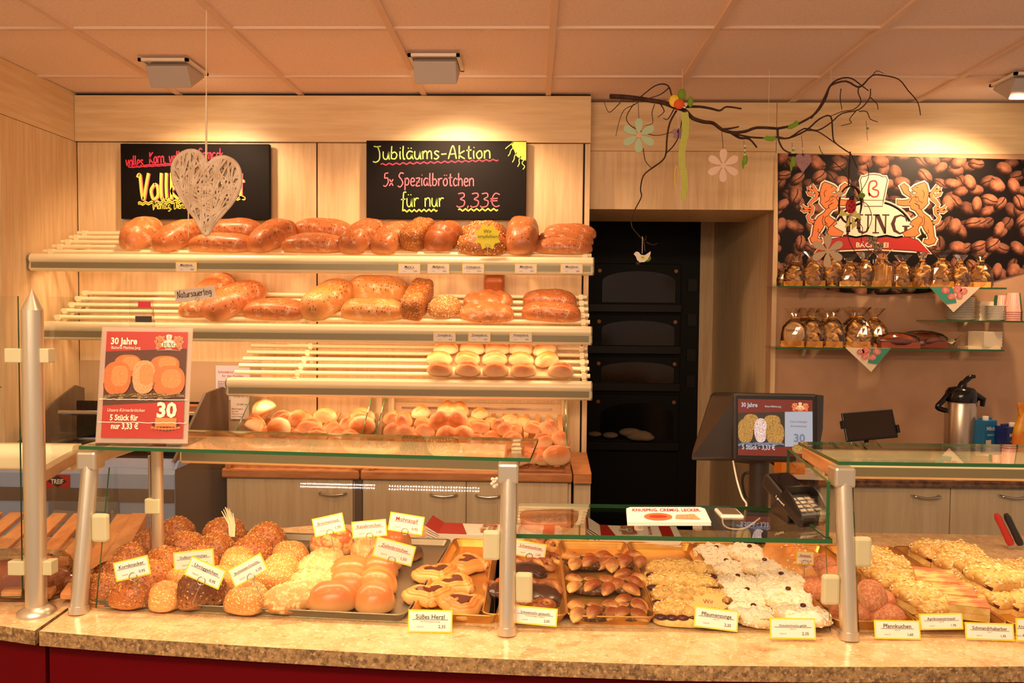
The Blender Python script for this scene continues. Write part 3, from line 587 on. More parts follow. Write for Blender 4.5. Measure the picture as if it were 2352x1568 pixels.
# rolls
def groove(w, d):
    def fn(p):
        if p.z > 0: p = p + V((0, 0, -d * exp(-(p.y / w) ** 2) + d * .6 * exp(-((p.y - w * 2) / (w * 1.2)) ** 2)))
        return p
    return fn
def pinch(p): k = 1 - .30 * exp(-(p.x / .014) ** 2); return V((p.x, p.y * k, p.z * k))
RM = {'roll': [bread_mesh('roll', .105, .075, .06, 'roll', .95, .95, .003, 25, k, f, 32, 15) for k, f in ((1, groove(.007, .009)), (2, None), (3, groove(.008, .007)))],
      'double': [bread_mesh('double_roll', .135, .078, .066, 'rolld', .8, .92, .003, 25, k, pinch, 44, 16) for k in (4, 5)]}
for i, (row, t, pys, lst) in enumerate((('back', .19, 815, (1026, 1085, 1142, 1196, 1250)), ('middle', .112, 838, (1010, 1074, 1137, 1197, 1256)), ('front', .038, 857, (1011, 1075, 1138, 1202, 1288)))):
    for j, px in enumerate(lst):
        loc = W(px, pys, SH3.at(0, t).y); yaw = random.uniform(-8, 8) + (32 if (row, j) in (('middle', 4), ('back', 4)) else 0)
        M = SH3.mat(SH3.at(loc.x, t) + SH3.n * (.010 + .013 * (2 - i)), radians(yaw)) @ Matrix.Diagonal((1.2, 1.05, 1.05, 1))
        put(RM['roll'][(i + j) % 3], 'bread_roll', M, 'pale split roll, %s of the %s row on the lowest shelf' % (nth(j, 5), row), 'bread roll', 'rolls on the wooden board')
b = MB(); xa, xb = W(996, 830, 3.9).x, W(1281, 830, 3.9).x
p, q = SH3.at(0, .02), SH3.at(0, .385); b.hexa([V((xa, p.y, p.z)), V((xb, p.y, p.z)), V((xb, q.y, q.z)), V((xa, q.y, q.z))], [V((xa, p.y, p.z + .01)), V((xb, p.y, p.z + .01)), V((xb, q.y, q.z + .01)), V((xa, q.y, q.z + .01))], 'maple_h')
brd = b.build('bread_board', bevel=.002); tag(brd, 'pale wooden board under the split rolls on the lowest shelf', 'board')
b = MB(); b.box(xa, xb, q.y - .012, q.y - .002, q.z, q.z + .075, 'maple_h'); b.build('back_rim', brd).location = V((0, 0, 0))

# ---------------------------------------------------------------- back counter with the roll bins
YC, ZC = 3.45, .885
def worktop(x0, x1, name, label, y0=YC):
    b = MB(); b.box(x0, x1, y0, YL, ZC - .042, ZC, 'beech'); return tag(b.build(name, bevel=.008), label, 'worktop')
xw0, xw1, xw2, xw3 = W(508, 1090, YC).x, W(826, 1090, YC).x, W(1316, 1095, YC).x, W(1353, 1100, YC).x
worktop(xw0, xw1 - .003, 'worktop', 'left beech worktop under the smaller roll bin'); worktop(xw1 + .003, xw2 - .002, 'worktop', 'long beech worktop under the larger roll bin')
b = MB(); b.prism([(xw2 + .002, YC - .01, ZC), (xw3 + .01, YC - .01, ZC), (XE - .0, YL - .02, ZC), (xw2 + .002, YL - .02, ZC)], (0, 0, -.042), 'beech'); tag(b.build('worktop', bevel=.006), 'narrow tapering end piece of beech worktop beside the oven niche', 'worktop')
def cabinet(name, x0, x1, yf, zt, doors, label, m='cabinet', handles=()):
    r = root(name, ((x0 + x1) / 2, yf + .2, 0), label, 'cabinet'); b = MB(); b.box(x0, x1, yf + .02, YL - .03 if yf > 3.4 else YR - .02, .0, zt, m); b.build('body', r)
    for k, (a, c, hx) in enumerate(doors):
        b = MB(); b.box(a + .002, c - .002, yf, yf + .02, .1, zt - .004, m); d = b.build('door', r, bevel=.002)
        if hx:
            b = MB(); h0 = W(hx[0], hx[2], yf - .03); h1 = W(hx[1], hx[2], yf - .03); z = (h0.z + h1.z) / 2
            b.tube(catmull([V((h0.x, yf, z + .004)), V((h0.x + .004, yf - .024, z + .003)), V(((h0.x + h1.x) / 2, yf - .03, z - .003)), V((h1.x - .004, yf - .024, z + .003)), V((h1.x, yf, z + .004))], 5), .005, 'chrome', 8); b.build('handle', d)
    return r
yd = YC + .03; D = lambda px: W(px, 1150, yd).x
cabinet('base_cabinet', D(518), D(812), yd, ZC - .044, [(D(520), D(811), (732, 791, 1136))], 'single-door maple base cabinet under the left beech worktop')
b = MB(); b.box(D(812) + .002, D(831) - .002, yd + .01, YL - .05, 0, ZC - .044, 'slate_d'); tag(b.build('filler_panel'), 'brown filler strip between the two maple base cabinets', 'panel')
cabinet('base_cabinet', D(831), D(1312), yd, ZC - .044, [(D(833), D(1071), (988, 1047, 1139)), (D(1071), D(1305), (1093, 1150, 1141))], 'two-door maple base cabinet under the long beech worktop')
b = MB(); b.box(D(1318), D(1356), yd, YL - .05, 0, ZC - .044, 'cabinet'); tag(b.build('end_panel', bevel=.002), 'pale end panel under the tapering worktop beside the niche', 'panel')

def bin_(x0, x1, label, backz, panel):
    r = root('roll_bin', ((x0 + x1) / 2, 3.72, ZC), label, 'bread bin', 'sloping roll bins on the back counter')
    s = Slope(3.47, ZC + .03, 3.93, ZC + .20); n = int((x1 - x0 - .03) / .052)
    for i in range(n):
        x = x0 + .022 + (x1 - x0 - .044) * i / (n - 1); b = MB(); b.hexa([s.at(x + q, t) - s.n * .012 for q, t in ((-.011, 0), (.011, 0), (.011, s.len), (-.011, s.len))], [s.at(x + q, t) for q, t in ((-.011, 0), (.011, 0), (.011, s.len), (-.011, s.len))], 'slat'); b.build('slat', r)
    b = MB()
    for t in (.03, .25, .45): p = s.at(0, t) - s.n * .022; b.box(x0 + .01, x1 - .01, p.y - .012, p.y + .012, ZC, p.z, 'slat')
    b.build('cross_bar', r)
    for x in (x0, x1 - .004):
        b = MB(); b.prism([(x, 3.49, ZC + .02), (x, 3.49, ZC + .11), (x, 3.80, ZC + .32), (x, 3.94, ZC + .34), (x, 3.94, ZC + .14)], (.004, 0, 0), 'pane', 'edge'); b.build('glass_side', r)
    for x in (x0 - .012, x1 - .012):
        b = MB(); b.box(x, x + .024, 3.455, 3.485, ZC, ZC + .115, 'beech'); b.build('front_post', r, bevel=.003); b = MB(); b.box(x, x + .028, 3.93, 3.96, ZC, ZC + .33, 'maple'); b.build('rear_post', r)
    b = MB(); b.box(x0 + .014, x1 - .014, 3.462, 3.466, ZC + .012, ZC + .085, 'pane'); b.build('front_glass', r)
    if panel:
        b = MB(); b.box(x0, x1, 3.965, 3.985, ZC, backz, 'maple_h'); b.build('back_panel', r); b = MB(); b.box(x0 + .05, x1 - .06, 3.958, 3.965, backz - .03, backz - .02, 'chrome'); b.build('back_rail', r)
    return s
xb0, xb1, xb2, xb3 = W(550, 1000, 3.6).x, W(838, 1000, 3.6).x, W(868, 1000, 3.6).x, W(1304, 1050, 3.47).x
SB1 = bin_(xb0, xb1, 'smaller sloping glass-sided roll bin at the left', ZC + .3, 0); SB2 = bin_(xb2, xb3, 'larger sloping glass-sided roll bin with a wooden back', ZW(926, 3.965, 1100), 1)
def in_bin(sl, px, py, w, kind, rot, up, label, k, grp, tip=0):
    # the depth on the slatted slope follows from the height in the pile
    best = None
    for i in range(60):
        t = sl.len * i / 59; q = sl.at(0, t) + sl.n * (.035 + up); z = W(px, py, q.y).z
        if best is None or abs(z - q.z) < best[0]: best = (abs(z - q.z), t)
    q = sl.at(0, best[1]) + sl.n * up; x = W(px, py, q.y).x; me = RM[kind][k % len(RM[kind])]; sc = w * q.y / FPX / me['dim'][0]
    if abs(tip): sc *= 1.15
    M = sl.mat(V((x, q.y, q.z + .003)), radians(rot), radians(tip)) @ Matrix.Diagonal((sc, sc * 1.05, sc, 1)); M.translation += sl.n * (.02 if tip else 0)
    put(me, kind == 'roll' and 'bread_roll' or 'double_roll', M, label, 'bread roll', grp)
GL1, GL2 = 'rolls heaped in the smaller bin', 'rolls heaped in the larger bin'
B1 = [('top', [(613, 943, 52, 55, .045, -35), (747, 952, 54, 8, .04, 0), (833, 955, 60, -12, .03, 0)]), ('second', [(650, 966, 46, 35, .03, 10), (680, 962, 46, 60, .03, 30), (706, 956, 42, -40, .01, 0), (797, 973, 38, 70, .02, 20), (832, 973, 54, 10, .03, 60)]),
      ('third', [(586, 968, 54, -25, .02, 0), (650, 981, 56, -35, .035, 50), (712, 978, 62, 4, .02, 0), (762, 975, 44, 40, .015, 0)]), ('fourth', [(581, 985, 46, -35, .02, -40), (620, 992, 56, 10, .0, 0), (690, 994, 54, -20, .0, 0), (728, 994, 50, 0, .02, 0), (778, 990, 50, 20, .0, 0), (805, 998, 48, -6, .02, 0)]),
      ('lowest', [(568, 1008, 50, 12, 0, 0), (616, 1014, 54, -15, 0, 0), (668, 1012, 54, 6, 0, 0), (720, 1016, 54, -8, 0, 0), (772, 1014, 52, 18, 0, 0), (822, 1012, 50, -6, 0, 0)])]
for row, it in B1:
    for i, (px, py, w, rot, up, tip) in enumerate(it): in_bin(SB1, px, py, w, 'roll', rot, up, 'pale roll, %s in the %s row of the smaller bin' % (nth(i, len(it)), row), i, GL1, tip)
B2 = [('top', [(968, 942, 46, 28, .045, 0, 'roll'), (1041, 940, 74, -2, .05, 0, 'double'), (1102, 945, 42, 32, .04, 0, 'roll')]), ('second', [(938, 953, 36, 10, .02, 0, 'roll'), (914, 963, 72, -24, .04, 0, 'double'), (971, 966, 42, -8, .03, 0, 'roll'), (1032, 971, 80, 0, .035, 40, 'double'), (1084, 964, 40, 40, .015, 0, 'roll'), (1130, 968, 44, -20, .015, 0, 'roll'), (1170, 962, 44, 10, .02, 0, 'roll'), (1200, 964, 42, -10, .01, 0, 'roll')]),
      ('third', [(917, 989, 74, -8, .03, 0, 'double'), (977, 985, 52, -14, .03, 0, 'roll'), (1101, 977, 52, 4, .03, 0, 'roll'), (1152, 978, 62, -52, .04, 0, 'double'), (1180, 985, 46, 50, .02, 0, 'roll'), (1224, 977, 46, -22, .03, 0, 'roll'), (1261, 978, 54, -55, .04, 0, 'roll')]),
      ('fourth', [(1046, 1000, 78, 2, .01, 50, 'double'), (940, 1008, 70, 4, .0, 0, 'double'), (994, 1014, 52, -5, .0, 0, 'roll'), (1090, 1004, 50, 10, .01, 0, 'roll'), (1130, 1000, 52, 20, .0, 0, 'roll'), (1176, 1006, 58, 48, .03, 0, 'roll'), (1246, 1009, 52, 24, .03, 0, 'roll'), (1288, 1004, 54, -62, .03, 0, 'roll'), (1211, 1020, 46, -30, .02, 0, 'roll')]),
      ('lowest', [(905, 1030, 68, 3, 0, 0, 'double'), (960, 1034, 52, -10, 0, 0, 'roll'), (1012, 1036, 54, 6, 0, 0, 'roll'), (1070, 1034, 52, 10, 0, 0, 'roll'), (1128, 1032, 52, -6, 0, 0, 'roll'), (1192, 1051, 56, 12, .01, 0, 'roll'), (1234, 1051, 60, -14, .012, 0, 'double'), (1277, 1055, 58, 8, .012, 20, 'roll'), (1246, 1038, 44, 10, .0, 0, 'roll')])]
for row, it in B2:
    for i, (px, py, w, rot, up, tip, kd) in enumerate(it): in_bin(SB2, px, py, w, kd, rot, up, '%s roll, %s in the %s row of the larger bin' % ('golden double' if kd == 'double' else 'golden', nth(i, len(it)), row), i, GL2, tip)

# ---------------------------------------------------------------- price cards
def lines(b, w, h, name, price, y, sub=None, red=False):
    ink = 'redink' if red else 'ink'; n = len(name); sz = min(h * .30, w * 1.5 / n)
    b.text(name, 0, h * .60, sz, ink, y, bold=.012); b.box(-n * sz * .27, n * sz * .27, y - .0002, y, h * .555, h * .575, ink)
    if sub: b.text(sub, 0, h * .45, h * .10, ink, y)
    b.text(price, w * .27, h * .20, h * .20, ink, y, bold=.012)
    b.text('Stück €', -w * .22, h * .22, h * .10, ink, y)
def rail_card(sl, px, py, y, w, name, price, label, sub='750 g'):
    p = W(px, py, y - .006); ww, hh = w * y / FPX, 23 * y / FPX
    b = MB(frame((p.x, y - .006, p.z - hh / 2), X3, Y3, Z3)); b.box(-ww / 2, ww / 2, 0, .0015, 0, hh, 'yellow'); b.box(-ww / 2 + .003, ww / 2 - .003, -.0006, 0, .0025, hh - .0025, 'paper'); o = tag(b.build('price_label', loc=(p.x, y - .004, p.z)), label, 'price label', 'price labels on the shelf rails')
    t = MB(b.T); lines(t, ww, hh, name, price, -.001, sub); t.build('print', o)
rail_card(SH1, 428, 613, 3.585, 50, 'Mischbrot', '4,20', 'price label reading Mischbrot 4,20, alone under the heart', '1 kg')
for px, n, pr, l, s in ((940, 'Mario´s', '5,30', 'Mario´s 5,30', 'Dinkelvollkornbrot'), (1007, 'Malfabrot', '3,95', 'Malfabrot 3,95', '750 g'), (1087, 'Frühlingsbrot', '4,15', 'Frühlingsbrot 4,15', 'mit Frühlingszwiebeln und Möhren'), (1208, 'Mischbrot', '5,75', 'Mischbrot 5,75', '1500 g'), (1313, 'Mischbrot', '2,85', 'Mischbrot 2,85', '500 g')):
    rail_card(SH1, px, 617, 3.585, 51, n, pr, 'price label reading %s on the topmost rail' % l, s)
for px, n, pr, l in ((1021, 'Sovitalbrot', '4,15', 'Sovitalbrot 4,15'), (1101, 'Zwiebelbrot', '3,95', 'Zwiebelbrot 3,95'), (1196, 'Weizenbrot', '2,90', 'Weizenbrot 2,90')): rail_card(SH2, px, 774, 3.645, 52, n, pr, 'price label reading %s on the middle rail' % l)
# star sign and handwritten sign
p = W(1120, 543, 3.575); b = MB(frame(p, X3, Y3, Z3)); R = 32 * 3.575 / FPX
b.prism([(R * (1 if i % 2 == 0 else .72) * cos(pi / 2 + .39 + i * pi / 8), 0, R * (1 if i % 2 == 0 else .72) * sin(pi / 2 + .39 + i * pi / 8)) for i in range(16)], (0, .002, 0), mat('yellow_card', S(226, 214, 40), .6))
o = tag(b.build('star_sign'), 'yellow star sign reading Wir empfehlen on the topmost shelf', 'sign'); t = MB(b.T); t.text('Wir', 0, R * .25, R * .36, 'ink', -.001); t.text('empfehlen', 0, -R * .1, R * .34, 'ink', -.001); t.build('print', o)
def ring(b, c, r, m, th=.0012): b.tube([V(c) + V((r * cos(a), 0, r * sin(a))) for a in [2 * pi * i / 14 for i in range(14)]], th, m, 6, True)
t = MB(b.T); ring(t, (0, -.002, -R * .6), .011, 'clip'); t.tube([(0, .004, -R * .75), (0, .004, -.085)], .0012, 'chrome', 6); t.build('clip', o)
p = W(448, 675, 3.60); b = MB(frame(p, V((cos(.13), 0, sin(.13))), Y3, V((-sin(.13), 0, cos(.13))))); k = 3.63 / FPX
b.box(-47 * k, 47 * k, 0, .0015, -14 * k, 14 * k, 'paper'); o = tag(b.build('handwritten_sign'), 'white card handwritten Natursauerteig on the middle shelf', 'sign')
t = MB(b.T); write(t, 'Natursauerteig', -42 * k, -5 * k, 15 * k, 'ink', 1.4 * k, .86, 0, -.001); t.build('handwriting', o); t = MB(b.T); ring(t, (4 * k, -.002, -12 * k), .009, 'clip'); t.tube([(4 * k, .003, -12 * k), (4 * k, .003, -40 * k)], .0012, 'chrome', 6); t.build('clip', o)

# ---------------------------------------------------------------- front counter
ZT = .90
fr = [H(px, py, ZT) for px, py in ((-160, 1414), (80, 1448), (90, 1449), (300, 1466), (600, 1485), (900, 1502), (1200, 1515), (1540, 1527), (1900, 1531), (2200, 1531), (2480, 1529), (3300, 1522))]
bk = [V((fr[-1].x, 2.52, ZT)), V((-.66, 2.52, ZT)), V((-.86, 2.44, ZT)), V((-1.10, 2.3, ZT)), V((-1.86, 2.35, ZT))]
def slab(f, bks, name, label):
    r = root(name, (f[0].lerp(f[-1], .5).x, 2.0, ZT - .03), label, 'counter'); b = MB(); b.prism([tuple(p) for p in f + bks], (0, 0, -.032), 'granite', 'granite_edge'); b.build('granite_slab', r); return r
cr = slab(fr[2:], bk[:4], 'counter', 'long granite sales counter with a dark red front')
def front(f, r, n=1):
    b = MB(); off = V((0, .035, 0))
    for p, q in zip(f, f[1:]): b.hexa([V((p.x, p.y + .035, .1)), V((q.x, q.y + .035, .1)), V((q.x, q.y + .06, .1)), V((p.x, p.y + .06, .1))], [V((p.x, p.y + .035, ZT - .033)), V((q.x, q.y + .035, ZT - .033)), V((q.x, q.y + .06, ZT - .033)), V((p.x, p.y + .06, ZT - .033))], 'redpanel')
    b.build('front_panel', r)
    b = MB(); b.box(f[0].x + .05, f[-1].x - .05, 1.98, 2.25, 0, ZT - .033, 'black'); b.build('carcass', r)
front(fr[2:], cr)
lc = slab(fr[:2] + [], [bk[3] + V((-.006, 0, 0)), bk[4]], 'counter', 'neighbouring granite counter with a dark red front, left'); front(fr[:2], lc)

# glass cases ------------------------------------------------------
PA, PB, PC = H(180, 1408, ZT), H(1164, 1457, ZT), H(1950, 1468, ZT)
LEAN = V((0, .06, .365))
def post(p, label, caps, lean=LEAN, clips=()):
    r = root('case_post', p, label, 'post', 'satin posts of the glass cases')
    b = MB(); b.tube([p, p + lean * .99], .0185, 'alu', 20); b.build('tube', r)
    b = MB(); b.tube([p, p + lean * .045], .0215, 'alu', 20); b.build('foot', r)
    b = MB(); q = p + lean; b.box(q.x - .024, q.x + .022, q.y - .024, q.y + .024, q.z - .045, q.z, 'alu'); b.build('head', r, bevel=.006)
    for sx, t in clips:
        q = p + lean * t + V((sx * .036, .004, 0)); b = MB(); b.box(q.x - .019, q.x + .019, q.y - .012, q.y + .006, q.z - .033, q.z + .033, 'clip'); b.build('glass_clip', r, bevel=.007)
    return r
post(PA, 'leaning satin post at the left end of the left glass case', 1, clips=((1, .52),))
post(PB, 'satin post between the left glass case and the low glass shelf', 1, clips=((-1, .51), (1, .27)))
post(PC, 'satin post at the left front of the right glass case', 1, clips=((1, .5), (-1, .28)))
def pane(pts, th, name, label, m='pane', cat='glass pane', grp=None, edge='edge'):
    pts = [V(p) for p in pts]; n = (pts[1] - pts[0]).cross(pts[2] - pts[0]).normalized() * th
    b = MB(); b.prism(pts, n, m, edge); return tag(b.build(name), label, cat, grp)
u1 = (PB - PA); u1.z = 0; L1 = u1.length; u1.normalize(); n1 = V((-u1.y, u1.x, 0))
F1 = frame(PA, u1, n1, Z3)      # frame of the left case: x along the front, y into the case, z up
def c1(x, y, z): return F1 @ V((x, y, z))
HB = .372
pane([c1(.03, .022, .006), c1(L1 - .03, .022, .006), c1(L1 - .03, .078, HB - .05), c1(.03, .078, HB - .05)], .005, 'front_glass', 'sloping front glass of the left pastry case')
pane([c1(-.015, .03, HB), c1(L1 + .045, .03, HB), c1(L1 + .045, .30, HB), c1(-.015, .30, HB)], .008, 'case_glass', 'glass top of the left case carrying the stand-up sign', 'panet', 'glass top')
ZG = 1.272
PD = V((2.3, PC.y + .06, ZG))
pane([(PC.x + .03, PC.y + .025, ZT + .006), (2.4, PC.y + .025, ZT + .006), (2.4, PC.y + .078, ZG - .05), (PC.x + .03, PC.y + .078, ZG - .05)], .005, 'front_glass', 'sloping front glass of the right pastry case')
pane([(PC.x - .02, PC.y + .03, ZG), (2.4, PC.y + .03, ZG), (2.4, PC.y + .29, ZG), (PC.x - .02, PC.y + .29, ZG)], .008, 'case_glass', 'glass top of the right pastry case', 'panet', 'glass top')
def case_rail(a, c, y, name, label, fr_=None):
    T = fr_ or Matrix(); b = MB(T); r = root('case_light_rail', T @ V(((a + c) / 2, y, HB - .03)), label, 'lamp rail', 'light rails under the glass tops')
    z1 = HB - .008; h = .062; prof = [(.06, 0), (.01, 0), (0, .01), (.002, h * .46), (.003, h * .52), (.010, h * .72), (.024, h * .92), (.04, h), (.06, h)]
    b.prism([(a, y + p[0], z1 - h + p[1]) for p in prof], (c - a, 0, 0), 'champ', smooth=True); b.build('rail', r)
    b = MB(T); b.box(a + .005, c - .005, y - .001, y + .004, z1 - h + .008, z1 - h * .52, 'railface'); b.build('face_strip', r)
    b = MB(T); b.box(a + .03, c - .03, y + .012, y + .04, z1 - h + .002, z1 - h + .008, 'tube'); b.build('light_tube', r)
case_rail(.115, L1 - .035, .24, 'x', 'cream light rail under the left glass top', F1)
case_rail(W(1878, 1075, PC.y + .25).x, 2.4, PC.y + .215, 'x', 'cream light rail under the right glass top', frame((0, 0, ZT), X3, Y3, Z3))
def arm(p, q, label, m='alu'):
    b = MB(); d = (q - p); d.z = 0; d.normalize(); s = V((-d.y, d.x, 0)) * .011
    b.hexa([p - s, p + s, q + s, q - s], [p - s + Z3 * .03, p + s + Z3 * .03, q + s + Z3 * .03, q - s + Z3 * .03], m); return tag(b.build('support_arm', bevel=.003), label, 'support arm', 'side arms under the glass tops')
arm(PA + LEAN + V((0, .02, -.034)), c1(.0, .29, HB - .034), 'side arm under the left end of the left glass top'); arm(PB + LEAN + V((0, .024, -.034)), c1(L1, .29, HB - .034), 'side arm under the right end of the left glass top'); arm(PC + LEAN + V((0, .024, -.034)), V((PC.x, PC.y + .29, ZG - .034)), 'tan side arm under the left edge of the right glass top', 'slat')
rp = c1(.028, .285, 0); r = root('case_post', rp, 'rear satin post of the left case with a small glass clip', 'post', 'satin posts of the glass cases')
b = MB(); b.tube([rp, rp + V((0, 0, HB - .045))], .015, 'alu', 16); b.build('tube', r); b = MB(); b.box(rp.x - .028, rp.x + .012, rp.y - .016, rp.y + .012, rp.z + .16, rp.z + .2, 'clip'); b.build('glass_clip', r, bevel=.003)
b = MB(); b.tube([rp + V((-.018, 0, 0)), rp + V((-.021, 0, HB - .06))], .004, 'chrome', 8); b.build('rod', r)
# low glass shelf of the service gap
a0, a1 = W(1186, 1240, 1.735).x, W(1908, 1240, 1.735).x; ZS = ZW(1242, 1.735, 1550) ; 
pane([(a0, 1.735, ZS), (a1 + .004, 1.735, ZS), (a1 + .004, 2.02, ZS), (a0, 2.02, ZS)], .01, 'glass_shelf', 'low glass shelf over the middle pastry trays', 'panet', 'glass shelf')
pane([(a1, 1.745, ZS + .012), (a1, 1.745, ZS + .135), (a1, 2.02, ZS + .16), (a1, 2.02, ZS + .012)], .008, 'side_glass', 'upright green-edged glass side right of the low glass shelf')
pane([(a0 + .0, PB.y + .03, ZT + .006), (PC.x - .03, PC.y + .03, ZT + .006), (PC.x - .03, PC.y + .068, ZS - .012), (a0, PB.y + .068, ZS - .012)], .005, 'front_glass', 'front glass below the low glass shelf')
# tall partition at the left
PP = H(84, 1409, ZT); r = root('partition_post', PP, 'tall round satin post with a pointed tip, left', 'post')
zt = W(64, 712, PP.y).z; b = MB(); b.tube([PP, V((PP.x, PP.y, zt))], .0225, 'alu', 24); b.build('tube', r); b = MB(); b.lathe([(.0226, 0), (.0005, .048)], (PP.x, PP.y, zt), 'alu', 24); b.build('tip', r); b = MB(); b.lathe([(.04, 0), (.04, .008), (.026, .018), (.0226, .02)], PP, 'alu', 24); b.build('foot', r)
for z in (ZW(816, PP.y, 65) , ZW(1302, PP.y, 70)):
    b = MB(); b.box(PP.x - .058, PP.x - .02, PP.y - .012, PP.y + .012, z - .016, z + .016, 'clip'); b.build('glass_clip', r, bevel=.002); b = MB(); b.box(PP.x + .02, PP.x + .04, PP.y - .008, PP.y + .02, z - .016, z + .016, 'clip'); b.build('glass_clip', r, bevel=.002)
zg = ZW(680, PP.y, 60)
pane([(PP.x - .6, PP.y - .04, ZT + .04), (PP.x - .03, PP.y, ZT + .04), (PP.x - .03, PP.y, zg), (PP.x - .6, PP.y - .04, zg)], .006, 'partition_glass', 'tall clear partition pane left of the pointed post')
pane([(PP.x + .03, PP.y + .006, ZT + .04), (PP.x + .07, PP.y + .42, ZT + .04), (PP.x + .07, PP.y + .42, zg), (PP.x + .03, PP.y + .006, zg)], .006, 'partition_glass', 'tall clear partition pane running back from the pointed post', 'pane2', edge='pane2')
# neighbouring case behind the pointed post
y0 = 1.98; TL = frame((0, 0, ZT), X3, Y3, Z3); xl0 = W(188, 1060, y0).x
b = MB(); pts = [(-1.9, y0 + p[0], ZW(1082, y0, 100) + p[1]) for p in [(.05, 0), (.01, 0), (0, .01), (.004, .03), (0, .036), (.012, .065), (.05, .065)]]
rr = root('case_light_rail', (-1.5, y0, pts[0][2]), 'cream light rail of the neighbouring case behind the pointed post', 'lamp rail', 'light rails under the glass tops'); b.prism(pts, (1.9 + xl0 - .03, 0, 0), 'champ', smooth=True); b.build('rail', rr)
arm(W(75, 1118, 1.76), W(196, 1046, 2.06), 'golden slanting arm of the neighbouring case by the pointed post')

# ---------------------------------------------------------------- trays
YT0, YT1 = 1.725, 2.30
def tray(name, label, x0, x1, F=None, y0=YT0, y1=YT1, m='gold', h=.020, fl=.012, grp='golden pastry trays'):
    F = F or frame((0, 0, ZT), X3, Y3, Z3); b = MB(F); z = .003
    inn = [(x0 + fl, y0 + fl), (x1 - fl, y0 + fl), (x1 - fl, y1 - fl), (x0 + fl, y1 - fl)]; out = [(x0, y0), (x1, y0), (x1, y1), (x0, y1)]
    def rnd(q, r):
        o = []
        for i, (x, y) in enumerate(q):
            cx, cy = x + (r if i in (0, 3) else -r), y + (r if i < 2 else -r); a0 = (pi, 1.5 * pi, 0, .5 * pi)[i]
            o += [(cx + r * cos(a0 + k * pi / 8), cy + r * sin(a0 + k * pi / 8)) for k in range(5)]
        return o
    I, O = rnd(inn, .014), rnd(out, .02); n = len(I)
    vs = [(p[0], p[1], z) for p in I] + [(p[0], p[1], h + .003) for p in O] + [(p[0], p[1], h + .0045) for p in O] + [(p[0] + .0, p[1], 0) for p in I]
    b.add(vs, [list(range(n))] + [(k * n + i, (k + 1) * n + i, (k + 1) * n + (i + 1) % n, k * n + (i + 1) % n) for k in (0,) for i in range(n)], m)
    b.add([(p[0], p[1], h + .003) for p in O] + [(p[0], p[1], 0) for p in I], [(i, (i + 1) % n, n + (i + 1) % n, n + i) for i in range(n)] + [list(range(2 * n - 1, n - 1, -1))], m)
    b.tube([(p[0], p[1], h + .003) for p in O], .0022, m, 6, True)
    return tag(b.build(name), label, 'tray', grp)
XT = {}
FT = frame((0, 0, ZT), X3, Y3, Z3); XF = lambda px: W(px, 1440, YT0).x
tray('baking_tray', 'grey steel tray under the seeded buns at the far left', .0, .36, F1, .031, .62, 'greytray', .016, grp='grey bun trays')
tray('baking_tray', 'grey steel tray under the smooth and cheese buns', .366, .755, F1, .031, .62, 'greytray', .016, grp='grey bun trays')
tray('pastry_tray', 'golden tray of heart-shaped jam pastries', .765, .962, F1, .04, .62)
for a, c, l in ((1108, 1301, 'golden tray of pig-ear pastries behind the middle post'), (1304, 1506, 'golden tray of braided chocolate puff pastries'), (1511, 1706, 'golden tray of plum crumble tongues'), (1711, 1914, 'golden tray under the white sugared crumble rounds'), (1918, 2106, 'golden tray of sugared doughnuts behind the right post'), (2112, 2318, 'golden tray of apricot crumble and pink-topped slices'), (2324, 2560, 'golden tray of crumble slices at the right picture edge')):
    tray('pastry_tray', l, XF(a), XF(c))

# ---------------------------------------------------------------- buns on the left trays
fk = lambda n, a, s: (n, a, s, .12)
BM = {'korn': [bread_mesh('bun', .105, .1, .07, 'korn', .95, .78, .004, 22, k, None, 36, 16, .45, (420, (sA, sB, sA), .0032, .1)) for k in (1, 2)], 'dark': [bread_mesh('bun', .105, .095, .075, 'kornd', .85, .75, .006, 22, 3, None, 36, 16, .45, (380, (sB, sD, sA), .0034, .1))],
      'sesame': [bread_mesh('bun', .1, .09, .062, 'sesam', .9, .78, .004, 22, k, groove(.012, .006), 36, 16, .45, (340, (sC, sA), .0017, .2)) for k in (4, 5)], 'cheese': [bread_mesh('bun', .125, .085, .062, 'cheese', .85, .9, .007, 24, k, None, 40, 16, .45, (130, (sC, mat('cheese_shred', S(240, 206, 140), .6)), .005, .3)) for k in (6, 7)],
      'milk': [bread_mesh('bun', .12, .095, .066, 'smooth', .95, .82, .002, 14, k, f, 40, 16) for k, f in ((8, groove(.006, .003)), (9, None))], 'round': [bread_mesh('bun', .095, .095, .066, 'smooth', 1, .82, .002, 14, k, None, 36, 16) for k in (10, 11)],
      'snack': [bread_mesh('bun', .12, .1, .07, 'snack', .9, .7, .008, 26, 12)], 'yellow': [bread_mesh('bun', .1, .085, .062, 'cheese', .9, .9, .004, 24, 13)], 'poppy': [bread_mesh('bun', .15, .075, .055, 'poppy', .9, .9, .006, 40, 14, None, 40, 16, .45, (220, (sD, mat('poppy_seed', S(46, 38, 36), .6)), .0022, .3))]}
def bun(px, py, w, kind, yaw, label, k=0, grp='buns on the left trays', z=.03, tilt=0, zs=1.0, name='bun'):
    p = H(px, py, ZT + z); me = BM[kind][k % len(BM[kind])]; d = (p - EYE).dot(FWD); sc = w * d / FPX / me['dim'][0]
    hz = me['dim'][2] * sc * .45; M = Matrix.Translation(V((p.x, p.y, p.z - hz if z > .05 else ZT + .004))) @ rotz(radians(yaw)) @ Matrix.Rotation(radians(tilt), 4, 'X') @ Matrix.Diagonal((sc, sc, sc * zs, 1))
    return put(me, name, M, label, 'bun', grp)
